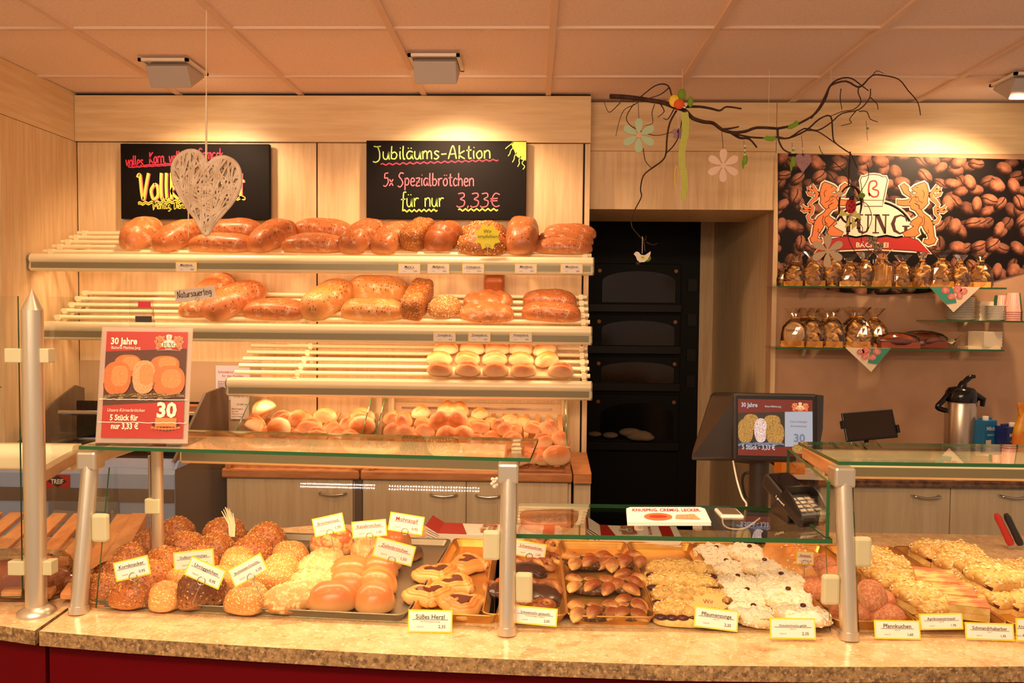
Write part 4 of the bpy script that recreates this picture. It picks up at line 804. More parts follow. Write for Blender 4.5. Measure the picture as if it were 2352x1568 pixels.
BN = [('front', [(200, 1346, 74, 'korn', 30), (238, 1352, 92, 'korn', 10), (308, 1362, 108, 'korn', -10), (388, 1368, 90, 'sesame', 70), (463, 1362, 112, 'dark', 20), (566, 1376, 100, 'sesame', -15), (668, 1372, 122, 'cheese', 30), (766, 1372, 118, 'milk', 12), (862, 1374, 92, 'round', 0)]),
      ('second', [(262, 1318, 92, 'korn', 0), (350, 1326, 98, 'korn', 40), (428, 1330, 88, 'sesame', 30), (508, 1330, 80, 'sesame', 10), (632, 1335, 100, 'sesame', -10), (716, 1338, 112, 'cheese', 15), (802, 1336, 104, 'milk', -10), (868, 1338, 90, 'round', 0)]),
      ('third', [(300, 1286, 94, 'korn', 15), (380, 1290, 90, 'korn', -20), (458, 1292, 92, 'korn', 30), (548, 1290, 84, 'sesame', 20), (646, 1306, 90, 'sesame', 0), (728, 1304, 104, 'cheese', -10), (806, 1308, 100, 'milk', 5), (872, 1304, 86, 'round', 10)]),
      ('fourth', [(344, 1256, 94, 'korn', 0), (425, 1258, 90, 'korn', 20), (494, 1262, 94, 'korn', -15), (582, 1270, 96, 'korn', 10), (668, 1276, 88, 'sesame', 15), (748, 1278, 88, 'cheese', 40), (884, 1284, 82, 'round', 0)]),
      ('rearmost', [(404, 1226, 90, 'korn', 0), (515, 1232, 98, 'korn', 10), (610, 1244, 98, 'korn', 0), (764, 1252, 100, 'snack', 20), (845, 1260, 80, 'yellow', -8), (908, 1244, 76, 'round', 0), (948, 1262, 76, 'poppy', 70)])]
KW = {'korn': 'seed-crusted', 'dark': 'dark rye', 'sesame': 'sesame-topped', 'cheese': 'pale cheese-topped', 'milk': 'smooth split', 'round': 'smooth round', 'snack': 'red-rimmed savoury', 'yellow': 'yellow cheese', 'poppy': 'dark poppy-seed'}
for row, it in BN:
    for i, (px, py, w, kd, yaw) in enumerate(it): bun(px, py, w, kd, yaw, '%s bun, %s in the %s row of the left case' % (KW[kd], nth(i, len(it)), row), i, zs=1.0)
# pastries ---------------------------------------------------------
def pastry_root(name, px, py, label, grp, z=.006): p = H(px, py, ZT + z); return root(name, p, label, 'pastry', grp), p
def heart_curve(s, n=36): return [V((s * 16 * sin(t) ** 3 / 17, s * (13 * cos(t) - 5 * cos(2 * t) - 2 * cos(3 * t) - cos(4 * t)) / 17, 0)) for t in [2 * pi * i / n for i in range(n)]]
def heart_pastry(px, py, yaw, label):
    r, p = pastry_root('heart_pastry', px, py, label, 'heart pastries with jam'); r.rotation_euler = (0, 0, 0); A = rotz(radians(yaw))
    b = MB(Matrix.Translation(p) @ A)
    for s, z, rr in ((.054, .012, .013), (.047, .020, .010), (.040, .026, .0065)):
        c = heart_curve(s); b.tube([V((q.x * 1.05, q.y * .92, z + .0015 * sin(i * 1.7))) for i, q in enumerate(c)], [rr * (1 + .06 * sin(i * 2.1)) for i in range(len(c))], 'pastry', 8, True)
    b.ell((0, .0, .012), (.045, .038, .011), 'pastry', 16, 7); b.build('dough', r)
    b = MB(b.T); b.prism([(q.x * 1.0, q.y * .95 + .003, .022) for q in heart_curve(.033, 20)], (0, 0, .008), 'jam', smooth=True); b.build('jam', r)
for px, py, yaw, l in ((1076, 1306, 80, 'jam heart pastry farthest back in its golden tray'), (1004, 1330, 25, 'jam heart pastry at the left behind the others'), (1044, 1356, 60, 'jam heart pastry in the tray middle, right side'), (986, 1380, 15, 'jam heart pastry at the left above the Süßes Herzl card'), (1062, 1402, 120, 'jam heart pastry in front right of the Süßes Herzl card')): heart_pastry(px, py, yaw, l)
def pig_ear(px, py, w, yaw, dipped, label, tilt=0, z=.006):
    r, p = pastry_root('pig_ear_pastry', px, py, label, 'pig ear pastries', z); s = w * (p - EYE).dot(FWD) / FPX / .13
    b = MB(Matrix.Translation(p) @ rotz(radians(yaw)) @ Matrix.Rotation(radians(tilt), 4, 'X') @ Matrix.Scale(s, 4))
    for sx in (-1, 1):
        pts = [V((sx * (.031 + (.006 + .0031 * a) * cos(a + .6)), (.006 + .0031 * a) * 1.25 * sin(a + .6), .014)) for a in [i * .35 for i in range(26)]]; b.tube(pts, [.0095 + .0003 * (i % 3) for i in range(26)], 'puff', 8)
    b.build('dough', r)
    if dipped:
        t = MB(b.T); t.ell((.0, -.018, .016), (.066, .042, .019), 'choc', 24, 10); t.tube([(-.06 + .012 * i, -.045 + .012 * sin(i * 1.3), .03 - .00015 * (i - 5) ** 2 * 3) for i in range(11)], .006, 'choc', 8); t.build('chocolate', r)
pig_ear(1244, 1262, 96, 20, 0, 'plain golden pig-ear pastry farthest back beside the paper bags', 20); pig_ear(1266, 1300, 88, 60, 0, 'plain golden pig-ear pastry behind the chocolate ones', 15); pig_ear(1206, 1312, 92, 10, 1, 'chocolate-dipped pig ear behind the middle post', 25); pig_ear(1236, 1368, 118, -10, 1, 'big chocolate-dipped pig ear above its price card', 28); pig_ear(1146, 1356, 84, 40, 1, 'chocolate-dipped pig ear left of the middle post', 20); pig_ear(1228, 1400, 100, 0, 0, 'golden pig-ear rim behind the dipped pig-ear card', 0)
def braid(px, py, w, yaw, label):
    r, p = pastry_root('chocolate_braid', px, py, label, 'braided chocolate pastries'); s = w * (p - EYE).dot(FWD) / FPX / .14; T = Matrix.Translation(p) @ rotz(radians(yaw)) @ Matrix.Scale(s, 4)
    b = MB(T); b.ell((0, 0, .012), (.068, .046, .017), 'filling', 20, 8); b.build('filling', r)
    b = MB(T); rnd = random.Random(px)
    for i in range(3):
        x = -.046 + .044 * i
        for sy in (-1, 1):
            R = Euler((radians(sy * -10 + rnd.uniform(-8, 8)), radians(rnd.uniform(-14, 14)), radians(sy * 40 + rnd.uniform(-16, 16)))).to_matrix(); b.leaf((x + rnd.uniform(-.004, .004), sy * .021, .021 + .006 * ((i + (sy > 0)) % 2)), .034, .021, .013, 'puff', R)
    b.build('dough', r)
for px, py, w, yaw, l in ((1352, 1302, 112, 8, 'rear left'), (1430, 1302, 112, 20, 'rear right'), (1358, 1358, 118, -4, 'middle left'), (1440, 1352, 116, 70, 'middle right'), (1366, 1418, 122, 6, 'front left'), (1448, 1412, 116, 80, 'front right')): braid(px, py, w, yaw, 'braided chocolate puff pastry, %s one in its golden tray' % l)
def tongue(px, py, w, yaw, label, z=.004, name='plum_tongue', tl=None):
    r, p = pastry_root(name, px, py, label, 'plum crumble tongues', z); s = w * (p - EYE).dot(FWD) / FPX / .165; T = Matrix.Translation(p) @ rotz(radians(yaw)) @ Matrix.Scale(s, 4)
    me = bread_mesh('base', .165, .07, .022, 'sponge', .6, .5, .003, 20, px); o = bpy.data.objects.new('base', me); COL.objects.link(o); o.parent = r; o.matrix_parent_inverse = Matrix(); o.matrix_local = Matrix.Translation(-p) @ T
    b = MB(T); rnd = random.Random(px)
    for i in range(7): b.ell((-.066 + .022 * i, -.023 + rnd.uniform(-.004, .004), .019 + rnd.uniform(-.002, .002)), (.015, .012, .006), 'plum', 12, 6)
    b.build('plums', r)
    me = bread_mesh('crumble', .155, .062, .026, 'crumb', .7, .6, .006, 70, px + 1, None, 60, 20, .45, (320, (sC, mat('crumb_bit', S(240, 206, 124), .6)), .0042, .1)); o = bpy.data.objects.new('crumble', me); COL.objects.link(o); o.parent = r; o.matrix_local = Matrix.Translation(-p) @ T @ Matrix.Translation((0, .004, .016))
for px, py, w, l in ((1562, 1333, 164, 'plum crumble tongue farthest back in its tray'), (1566, 1362, 170, 'plum crumble tongue second from the back of its tray'), (1584, 1398, 182, 'plum crumble tongue under the little star sign'), (1588, 1428, 178, 'plum crumble tongue in front behind its price card')): tongue(px, py, w, -3, l)
SM = [bread_mesh('crumble_round', .125, .118, .034, 'sugar', 1, .75, .006, 75, k, None, 44, 16, .4, (480, (mat('sugar_bit', S(252, 244, 228), .7), sC), .0046, .1)) for k in (1, 2)]
for i, (px, py, w, l) in enumerate(((1642, 1274, 100, 'rearmost on the left'), (1718, 1272, 100, 'rearmost on the right'), (1664, 1306, 108, 'second on the left'), (1752, 1306, 112, 'second on the right'), (1690, 1342, 112, 'middle on the left'), (1790, 1340, 122, 'middle on the right'), (1712, 1374, 116, 'fourth on the left'), (1806, 1374, 122, 'fourth on the right'), (1726, 1412, 122, 'frontmost on the left'), (1840, 1414, 130, 'frontmost on the right'))):
    r, p = pastry_root('crumble_round', px, py, 'white sugared crumble round with a cherry, %s' % l, 'sugared crumble rounds', .014 + .01 * (i % 2)); sc = w * (p - EYE).dot(FWD) / FPX / .125
    o = bpy.data.objects.new('crumble', SM[i % 2]); COL.objects.link(o); o.parent = r; o.matrix_local = Matrix.Translation((0, 0, -.012)) @ rotz(i) @ Matrix.Rotation(radians(8), 4, 'X') @ Matrix.Scale(sc, 4)
    b = MB(); b.ell((p.x + .004, p.y, p.z + .034 * sc - .010), (.007, .0065, .0045), 'jam', 12, 7); b.build('cherry', r)
DM = [bread_mesh('doughnut', .095, .08, .055, 'donut', 1, .95, .002, 14, k, None, 36, 16, .8) for k in (1, 2)]
def donut(px, py, w, yaw, up, label, k, tip=0):
    p = H(px, py, ZT + .025 + up); sc = w * (p - EYE).dot(FWD) / FPX / .095; M = Matrix.Translation((p.x, p.y, p.z - .025 * sc)) @ rotz(radians(yaw)) @ Matrix.Rotation(radians(tip), 4, 'X') @ Matrix.Scale(sc, 4); put(DM[k % 2], 'doughnut', M, label, 'doughnut', 'sugared doughnuts')
for i, (px, py, w, yaw, up, tip, l) in enumerate(((1852, 1322, 88, 0, .0, 0, 'sugared doughnut at the left in front of the streusel loaf'), (1888, 1296, 74, 40, .03, 0, 'sugared doughnut on top leaning towards the post'), (1880, 1350, 82, 10, .0, 0, 'sugared doughnut below the left glass clip of the post'), (1918, 1322, 74, 0, .03, 0, 'sugared doughnut just left of the right post'), (1926, 1374, 84, 0, .0, 0, 'sugared doughnut low beside the right post'), (1984, 1352, 92, 50, .045, 62, 'large upright sugared doughnut right of the post'), (1954, 1404, 92, 0, .0, 0, 'front sugared doughnut partly behind the right post'), (2034, 1410, 84, -10, .0, 0, 'sugared doughnut above the Pfannkuchen card'), (2024, 1374, 70, 10, .0, 0, 'sugared doughnut right beside the large upright one'))): donut(px, py, w, yaw, up, l, i, tip)
p = H(1828, 1296, ZT + .03); me = bread_mesh('streusel_loaf', .13, .22, .075, 'pastry', .6, .7, .009, 26, 3, None, 44, 18, .45, (150, (sC, sA), .005, .25)); put(me, 'streusel_loaf', Matrix.Translation((p.x, p.y, ZT + .004)) @ rotz(.1), 'big golden crumbly pastry loaf under the corner of the low glass shelf', 'pastry')
def slice_(px, py, w, yaw, up, label, top='crumb', jam=None, k=0):
    r, p = pastry_root('crumble_slice' if top == 'crumb' else 'glazed_slice', px, py, label, 'cake slices in the right case', up + .004); s = w * (p - EYE).dot(FWD) / FPX / .09; T = Matrix.Translation(p) @ rotz(radians(yaw)) @ Matrix.Rotation(radians(6), 4, 'X') @ Matrix.Scale(s, 4)
    b = MB(T); b.box(-.043, .043, -.036, .036, 0, .016, 'sponge'); b.build('base', r)
    if jam: b = MB(T); b.box(-.044, .044, -.037, .037, .016, .022, jam); b.build('fruit', r)
    if top == 'crumb':
        o = bpy.data.objects.new('crumble', CRM[k % 2]); COL.objects.link(o); o.parent = r; o.matrix_local = Matrix.Translation(-p) @ T @ Matrix.Translation((0, 0, .014))
    else: b = MB(T); b.box(-.043, .043, -.036, .036, .016, .034, 'sponge'); b.box(-.044, .044, -.037, .037, .034, .037, 'glaze'); b.build('glazed_top', r, bevel=.003)
CRM = [bread_mesh('crumble', .096, .082, .028, 'crumb', .5, .6, .005, 70, k, None, 60, 20, .45, (300, (sC, mat('crumb_lump', S(240, 206, 124), .6)), .005, .2)) for k in (21, 22)]
for i, (px, py, w, up, l) in enumerate(((1998, 1298, 84, 0, 'farthest back beside the glass clip'), (2032, 1316, 88, .0, 'second from the back beside the doughnuts'), (2040, 1344, 92, .012, 'third, right of the upright doughnut'), (2080, 1362, 100, .0, 'fourth, left of the pink slices'), (2108, 1388, 98, .012, 'fifth, left of the pink slices'), (2140, 1410, 96, .0, 'just above the Aprikosenstreusel card'))): slice_(px, py, w, 14, up, 'apricot crumble slice, %s' % l, 'crumb', None, i)
for px, py, up, l in ((2146, 1352, .03, 'rearmost'), (2188, 1382, .02, 'middle'), (2218, 1408, .012, 'front')): slice_(px, py, 86, -18, up, 'pink-browned glazed slice, %s of the three' % l, 'glaze')
for i, (px, py, w, up, l) in enumerate(((2148, 1288, 90, .0, 'farthest left in the back'), (2196, 1292, 92, .012, 'in the back row, second from left'), (2206, 1320, 96, .0, 'behind the dark filled one, left'), (2250, 1326, 92, .014, 'in the middle of the right tray'), (2286, 1352, 108, .03, 'raised one with thick dark filling'), (2246, 1366, 98, .0, 'left of the raised one, lower'), (2300, 1392, 98, .0, 'below the raised one'), (2336, 1330, 84, .03, 'tall yellow one at the right picture edge'), (2344, 1398, 96, .0, 'lowest at the right picture edge'))): slice_(px, py, w, 12, up, 'dark-filled crumble slice, %s' % l, 'crumb', 'plum', i)

# ---------------------------------------------------------------- price cards in the cases
def stick_card(px, py, w, h, rot, name, price, label, z=.10, red=False, sub=None, clip=True, tilt=.12, y=None):
    p = W(px, py, y) if y else H(px, py, ZT + z); k = (p - EYE).dot(FWD) / FPX; a = radians(-rot); T = frame(p, X3, Y3, Z3) @ Matrix.Rotation(-tilt, 4, 'X') @ Matrix.Rotation(-a, 4, 'Y') ; ww, hh = w * k, h * k
    b = MB(T); b.box(-ww / 2, ww / 2, 0, .0012, -hh / 2, hh / 2, 'yellow'); b.box(-ww / 2 + .003, ww / 2 - .003, -.0006, .0, -hh / 2 + .003, hh / 2 - .003, 'paper'); o = tag(b.build('price_card', loc=p), label, 'price card', 'yellow-bordered price cards in the cases')
    t = MB(T @ Matrix.Translation((0, 0, -hh / 2))); lines(t, ww, hh, name, price, -.0009, sub, red); t.build('print', o)
    if clip: t = MB(T); ring(t, (0, -.002, -hh * .42), .009, 'chrome', .001); t.tube([(0, .003, -hh * .42), (0, .003, -hh * .5 - .05)], .001, 'chrome', 6); t.build('clip', o)
CK = [(303, 1305, 82, 44, -14, 'Kornknacker', '0,95', .115, 0), (445, 1285, 94, 42, -7, 'Vollkornbrötchen', '0,95', .11, 0), (471, 1315, 88, 46, 22, 'Urröggelchen', '0,95', .105, 0), (569, 1309, 86, 44, -29, 'Buchweizen-Crunchy', '1,10', .105, 0), (755, 1205, 72, 42, -13, 'Brötchensnack', '1,70', .13, 1), (848, 1214, 80, 38, -6, 'Käsebrötchen', '1,35', .11, 1), (933, 1202, 80, 42, 8, 'Mohnzopf', '0,95', .125, 1), (905, 1266, 94, 46, 14, 'Zeilenbrötchen', '1,50', .11, 1)]
for px, py, w, h, rot, n, pr, z, red in CK: stick_card(px, py, w, h, rot, n, pr, 'price card reading %s on a wire clip among the buns' % n, z, red)
stick_card(1218, 1262, 72, 36, 9, 'Schweinsohren', '1,65', 'price card reading Schweinsohren behind the middle post', .05, 1)
stick_card(1849, 1281, 40, 30, 3, 'Streusel', '1,95', 'small price card reading Streusel by the big crumbly loaf', .09, 1)
stick_card(2349, 1446, 30, 52, 0, 'Kirsch', '1,95', 'price card cut by the right picture edge', .03, 0, clip=False)
for px, py, w, h, rot, n, pr, sub, yy, z in ((988, 1426, 102, 50, 0, 'Süßes Herzl', '2,35', 'mit Fruchtzubereitung', None, .025), (1229, 1414, 102, 40, 4, 'Schweinsohr getaucht', '2,05', 'mit kakaohaltiger Fettglasur', None, .035), (1645, 1421, 100, 46, 6, 'Pflaumenzunge', '2,25', 'Stck. €', None, .03), (1821, 1443, 104, 46, 0, 'Streuselschnecke gefüllt', '2,35', 'Stck. €', None, .028), (2061, 1446, 104, 42, 0, 'Pfannkuchen', '1,60', 'Stck. €', None, .022), (2162, 1427, 98, 36, -2, 'Aprikosenstreusel', '1,95', 'Stck. €', None, .035), (2273, 1450, 110, 38, 1, 'Schmandrhabarber', '1,95', 'Stck. €', None, .022)):
    stick_card(px, py, w, h, rot, n, pr, 'price card reading %s standing at the tray front' % n, z, 0, sub, False, .2)
p = H(1628, 1390, ZT + .05); b = MB(frame(p, X3, Y3, Z3) @ Matrix.Rotation(-.7, 4, 'X')); R = .038; b.prism([(R * (1.2, .85)[i % 2] * cos(i * pi / 8), 0, R * (.8, .6)[i % 2] * sin(i * pi / 8)) for i in range(16)], (0, .0015, 0), mat('pale_orange_card', S(246, 200, 120), .6)); o = tag(b.build('star_sign'), 'small pale star sign on the plum crumble tongues', 'sign'); t = MB(b.T); t.text('Wir', 0, .004, .014, 'redink', -.001); t.text('empfehlen', 0, -.012, .012, 'redink', -.001); t.build('print', o)
# paper straw tuft behind the buns
p = H(533, 1232, ZT + .05); b = MB(); 
for i in range(9): d = V((-.03 + .0035 * i, .006 * (i % 3), .085 - .004 * abs(i - 3))); b.tube([p + V((.0015 * i - .006, 0, 0)), p + d * .5 + V((.006, 0, 0)), p + d], [.0028, .003, .0012], mat('pale_straw', S(248, 230, 190), .6) if i == 0 else b.mats[0], 5)
tag(b.build('straw_pick'), 'pale bundle of straw picks stuck in a seeded bun', 'decoration')

# ---------------------------------------------------------------- the bakery emblem, drawn flat
Mx['lion'] = mat('lion_orange', S(232, 128, 62), .5); Mx['cre'] = mat('print_cream', S(250, 232, 204), .5); Mx['rib'] = mat('ribbon_red', S(176, 34, 26), .5); Mx['brn'] = mat('print_brown', S(66, 24, 14), .5)
LION = '1270,385 1300,362 1340,345 1385,328 1406,345 1422,395 1430,440 1418,490 1425,520 1392,560 1368,582 1388,612 1440,650 1472,700 1482,760 1492,830 1512,852 1495,892 1440,908 1393,885 1400,858 1440,850 1428,810 1400,770 1375,722 1350,735 1340,770 1357,800 1310,832 1220,832 1203,792 1262,760 1300,735 1263,715 1285,680 1332,650 1340,630 1310,590 1270,575 1262,545 1200,547 1143,535 1140,490 1188,496 1238,490 1262,470 1200,430 1163,360 1200,340 1240,370 1246,410 1290,440 1322,425 1288,410'
LION = [tuple(float(c) for c in q.split(',')) for q in LION.split()]
TAILS = [([(1462, 705), (1515, 690), (1532, 650), (1500, 615), (1490, 570), (1520, 535), (1490, 500), (1462, 480), (1450, 440), (1478, 400), (1505, 350)], [26, 24, 22, 22, 20, 24, 22, 24, 26, 24, 8]), ([(1490, 410), (1530, 395), (1538, 370)], [22, 18, 5]), ([(1480, 455), (1530, 440), (1548, 410)], [22, 18, 5]), ([(1510, 580), (1560, 575), (1592, 540)], [24, 20, 5]), ([(1510, 590), (1570, 600), (1600, 580)], [22, 18, 5])]
def emblem(b, cx, cz, k, full=True, y=0.0):   # k metres per emblem unit
    e = .0004; X = lambda x: cx + (x - 930) * k; Z = lambda z: cz - (z - 640) * k
    P = lambda q, m=0: [(X(1860 - x if m else x), Z(z)) for x, z in q]
    F = lambda q, yy: [(p[0], yy, p[1]) for p in q]
    arc = [(930 + 385 * cos(a), 850 - 350 * sin(a)) for a in [pi * i / 24 for i in range(25)]]
    rbn = [(400, 985), (520, 860)] + [(560 + 92.5 * i + 30, 842 - (12 if i % 2 else -6)) for i in range(8)] + [(1340, 860), (1462, 985), (1300, 960), (930, 940), (560, 960)]
    hat = [(833, 500), (800, 310), (812, 280), (850, 275), (872, 262), (925, 258), (975, 265), (1000, 280), (1035, 278), (1048, 310), (1015, 500), (1010, 552), (840, 552)]
    for q, w in ((arc + [(545, 850)], 34), (rbn, 34)): b.flat(F(P(q), y - e), 'cre'); b.ribbon(P(q), w * k, 'cre', y - e, True)
    for m in (0, 1):
        b.flat(F(P(LION, m), y - e * 1.1), 'cre'); b.ribbon(P(LION, m), 36 * k, 'cre', y - e * 1.1, True)
        for q, ws in TAILS: b.ribbon(P(q, m), [(w + 26) * k for w in ws], 'cre', y - e * 1.1)
    b.ribbon(P(arc), 10 * k, 'brn', y - e * 1.5); b.flat(F(P(hat), y - e * 2), 'cre'); b.ribbon(P(hat), 30 * k, 'cre', y - e * 1.9, True); b.flat(F(P(rbn), y - e * 2.2), 'rib'); b.ribbon(P(rbn), 7 * k, 'brn', y - e * 2.4, True); b.ribbon(P(hat), 8 * k, 'brn', y - e * 2.4, True); b.ribbon(P([(833, 496), (1018, 496)]), 6 * k, 'brn', y - e * 2.4)
    for m in (0, 1):
        for q, ws in TAILS: b.ribbon(P(q, m), [(w + 9) * k for w in ws], 'brn', y - e * 2.5); b.ribbon(P(q, m), [w * k for w in ws], 'lion', y - e * 3)
        b.flat(F(P(LION, m), y - e * 3.2), 'lion'); b.ribbon(P(LION, m), 7 * k, 'brn', y - e * 3.5, True)
        for q in ([(1300, 450), (1322, 475), (1300, 490), (1332, 510), (1315, 530), (1347, 545), (1337, 570), (1368, 578)], [(1400, 858), (1420, 832), (1408, 805), (1440, 790), (1432, 760)], [(1345, 640), (1375, 655), (1380, 690), (1350, 722)], [(1280, 470), (1330, 460), (1340, 500), (1380, 520)], [(1300, 520), (1340, 540), (1350, 570)], [(1255, 430), (1275, 480), (1250, 520)], [(1390, 640), (1400, 690), (1390, 730)], [(1370, 400), (1390, 430), (1380, 470)], [(1310, 372), (1330, 378)]): b.ribbon(P(q, m), 6 * k, 'brn', y - e * 3.6)
    b.ribbon([(X(p.x), Z(p.y)) for p in catmull([V((890, 460, 0)), V((878, 400, 0)), V((890, 330, 0)), V((940, 320, 0)), V((950, 360, 0)), V((915, 390, 0)), V((965, 410, 0)), V((962, 455, 0)), V((920, 465, 0)), V((880, 430, 0))], 4)], 15 * k, 'rib', y - e * 3)
    # serif capitals J U N G
    q = lambda pts: b.flat([(X(a), y - e * 3, Z(c)) for a, c in pts], 'brn'); R = lambda a, c, d, f: q([(a, c), (d, c), (d, f), (a, f)])
    R(660, 625, 740, 637); R(682, 637, 720, 790); b.ribbon(P([(701, 780), (694, 822), (668, 830)]), 22 * k, 'brn', y - e * 3)
    R(755, 625, 835, 637); R(778, 637, 812, 760); R(850, 625, 910, 637); R(874, 637, 888, 760); b.ribbon(P([(796, 750), (806, 785), (838, 798), (868, 785), (881, 750)]), [30 * k, 26 * k, 20 * k, 16 * k, 12 * k], 'brn', y - e * 3)
    R(925, 625, 985, 637); R(1010, 625, 1075, 637); R(946, 637, 958, 792); R(925, 790, 985, 802); R(1036, 637, 1048, 802); q([(946, 630), (985, 630), (1048, 775), (1048, 804), (1030, 804)])
    b.ribbon(P([(1238, 690), (1225, 650), (1180, 632), (1130, 650), (1108, 712), (1128, 775), (1175, 802), (1222, 785)]), [12 * k, 16 * k, 16 * k, 26 * k, 36 * k, 28 * k, 16 * k, 14 * k], 'brn', y - e * 3.1); R(1196, 728, 1262, 740); R(1214, 740, 1244, 795)
    if full: b.text('BÄCKEREI', X(925), Z(930), 62 * k, 'cre', y - e * 3.5, bold=.02, sx=1.1)
# ---------------------------------------------------------------- coffee poster
t = NT('coffee_bean_print')
def beans(scale, ox, fade):
    mp = t.n('Mapping'); mp.inputs['Location'].default_value = (ox, ox * .7, 0); mp.inputs['Scale'].default_value = (scale, scale, scale); t.l(t.tc.outputs['Object'], mp.inputs[0])
    sp = t.n('SeparateXYZ'); t.l(mp.outputs[0], sp.inputs[0]); cb = t.n('CombineXYZ'); t.l(sp.outputs[0], cb.inputs[0]); t.l(sp.outputs[2], cb.inputs[1])
    vo = t.n('TexVoronoi', voronoi_dimensions='2D'); vo.inputs['Scale'].default_value = 1; vo.inputs['Randomness'].default_value = .62; t.l(cb.outputs[0], vo.inputs['Vector'])
    d = t.n('VectorMath', operation='SUBTRACT'); t.l(cb.outputs[0], d.inputs[0]); t.l(vo.outputs['Position'], d.inputs[1])
    sc = t.n('SeparateColor'); t.l(vo.outputs['Color'], sc.inputs[0]); ro = t.n('VectorRotate', rotation_type='Z_AXIS'); t.l(d.outputs[0], ro.inputs['Vector']); t.l(t.math('MULTIPLY', sc.outputs[0], 6.28), ro.inputs['Angle'])
    s2 = t.n('SeparateXYZ'); t.l(ro.outputs[0], s2.inputs[0]); u, v = s2.outputs[0], s2.outputs[1]; hw = t.math('ADD', t.math('MULTIPLY', sc.outputs[2], .10), .22)
    e = t.math('SQRT', t.math('ADD', t.math('POWER', t.math('DIVIDE', u, .42), 2), t.math('POWER', t.math('DIVIDE', v, hw), 2)))
    m = t.math('SUBTRACT', 1, t.step(e, .9, 1.0)); cz = t.math('ABSOLUTE', t.math('ADD', v, t.math('MULTIPLY', t.math('SINE', t.math('MULTIPLY', u, 9)), .03)))
    cre = t.math('MULTIPLY', t.math('SUBTRACT', 1, t.step(cz, .012, .045)), t.math('GREATER_THAN', sc.outputs[1], .42))
    dz = t.n('SeparateXYZ'); t.l(d.outputs[0], dz.inputs[0])
    lit = t.math('ADD', t.math('ADD', t.math('MULTIPLY', t.math('SUBTRACT', 1, e), .55), t.math('MULTIPLY', dz.outputs[1], .9)), t.math('MULTIPLY', dz.outputs[0], .5)); lit = t.math('ADD', lit, t.math('MULTIPLY', t.math('SUBTRACT', t.noise(60, 3), .5), .5))
    c = t.mix(t.step(lit, -.15, .75), S(44, 18, 12), S(206, 136, 104)); c = t.mix(t.math('MULTIPLY', cre, .9), c, S(22, 8, 6)); return m, c, fade
dark = S(16, 8, 8); m1, c1_, _ = beans(9.6, .0, 0); m2, c2_, _ = beans(9.0, 3.37, 0)
m3, c3_, _ = beans(9.2, 7.71, 0); cc = t.mix(m3, dark, t.mix(.6, c3_, dark)); cc = t.mix(m1, cc, t.mix(.3, c1_, dark)); cc = t.mix(m2, cc, c2_); t.base(cc, .5, **{'Specular IOR Level': .25}); Mx['beans'] = t.m
YP = YR - .004; pt = []
for px, py in ((1786, 352), (2700, 375), (2700, 480), (2500, 580)): pt.append(W(px, py, YP))
for px, py in ((2352, 626), (2280, 646), (2200, 663), (2110, 674), (2020, 677), (1940, 672), (1860, 660), (1787, 642)): pt.append(W(px, py, YP))
b = MB(); b.prism([tuple(p) for p in pt], (0, .004, 0), 'beans'); po = tag(b.build('wall_poster'), 'large coffee-bean wall picture with the lion emblem and curved lower edge', 'poster')
c0 = W(1780 + 930 / 4.112, 340 + 640 / 4.112, YP); kk = YP / FPX / 4.112
b = MB(); emblem(b, 0, 0, kk); b.T = Matrix.Translation((c0.x, YP - .0005, c0.z)); b.v = [b.T @ v for v in b.v]; b.build('emblem', po)
b = MB(frame((c0.x, YP - .003, c0.z), X3, Y3, Z3)); b.text('Seit 1986', 0, -(1080 - 640) * kk, 52 * kk, 'cre', 0); b.build('lettering', po)

# ---------------------------------------------------------------- glass wall shelves
def wshelf(x0, x1, py, pxm, label, brs, depth=.2):
    yf = YR - depth; z = W(pxm, py, yf).z; r = root('glass_wall_shelf', ((x0 + x1) / 2, YR - depth / 2, z), label, 'shelf', 'glass shelves on the painted wall')
    b = MB(); b.box(x0, x1, yf, YR - .002, z - .008, z, 'panet'); me = b.build('glass', r)
    b = MB(); b.box(x0, x1, yf - .0015, yf, z - .008, z, 'edge'); b.build('front_edge', r)
    for px in brs:
        x = W(px, py, YR - .03).x; b = MB(); b.prism([(x - .008, YR, z - .008), (x - .008, YR, z - .06), (x - .008, YR - .03, z - .05), (x - .008, YR - .06, z - .009)], (.016, 0, 0), 'alu'); b.build('bracket', r)
    return z, yf
yA = YR - .2
zA, _ = wshelf(W(1787, 656, yA).x, W(2312, 664, yA).x, 657, 1900, 'upper glass wall shelf full of biscuit bags', (1845, 2214))
zB, _ = wshelf(W(1782, 797, yA).x, W(2306, 807, yA).x, 799, 1900, 'lower glass wall shelf with biscuit bags and napkins', (1845, 2195))
zC, _ = wshelf(W(2150, 735, yA).x, 3.1, 736, 2250, 'right glass wall shelf with plates and striped paper cups', (2212,))
Mx['film'] = glassmat('cellophane', (.97, .93, .86, 1), 2.2, 1.5); Mx['foil'] = mat('gold_foil', S(236, 172, 76), .25, .5, c2=S(206, 138, 50), ns=40); Mx['cookie'] = mat('biscuit', S(250, 206, 132), .7, c2=S(232, 178, 98), ns=50); Mx['flour'] = mat('pale_crumbs', S(240, 206, 156), .8, c2=S(226, 186, 132), ns=120)
BAGH = .135
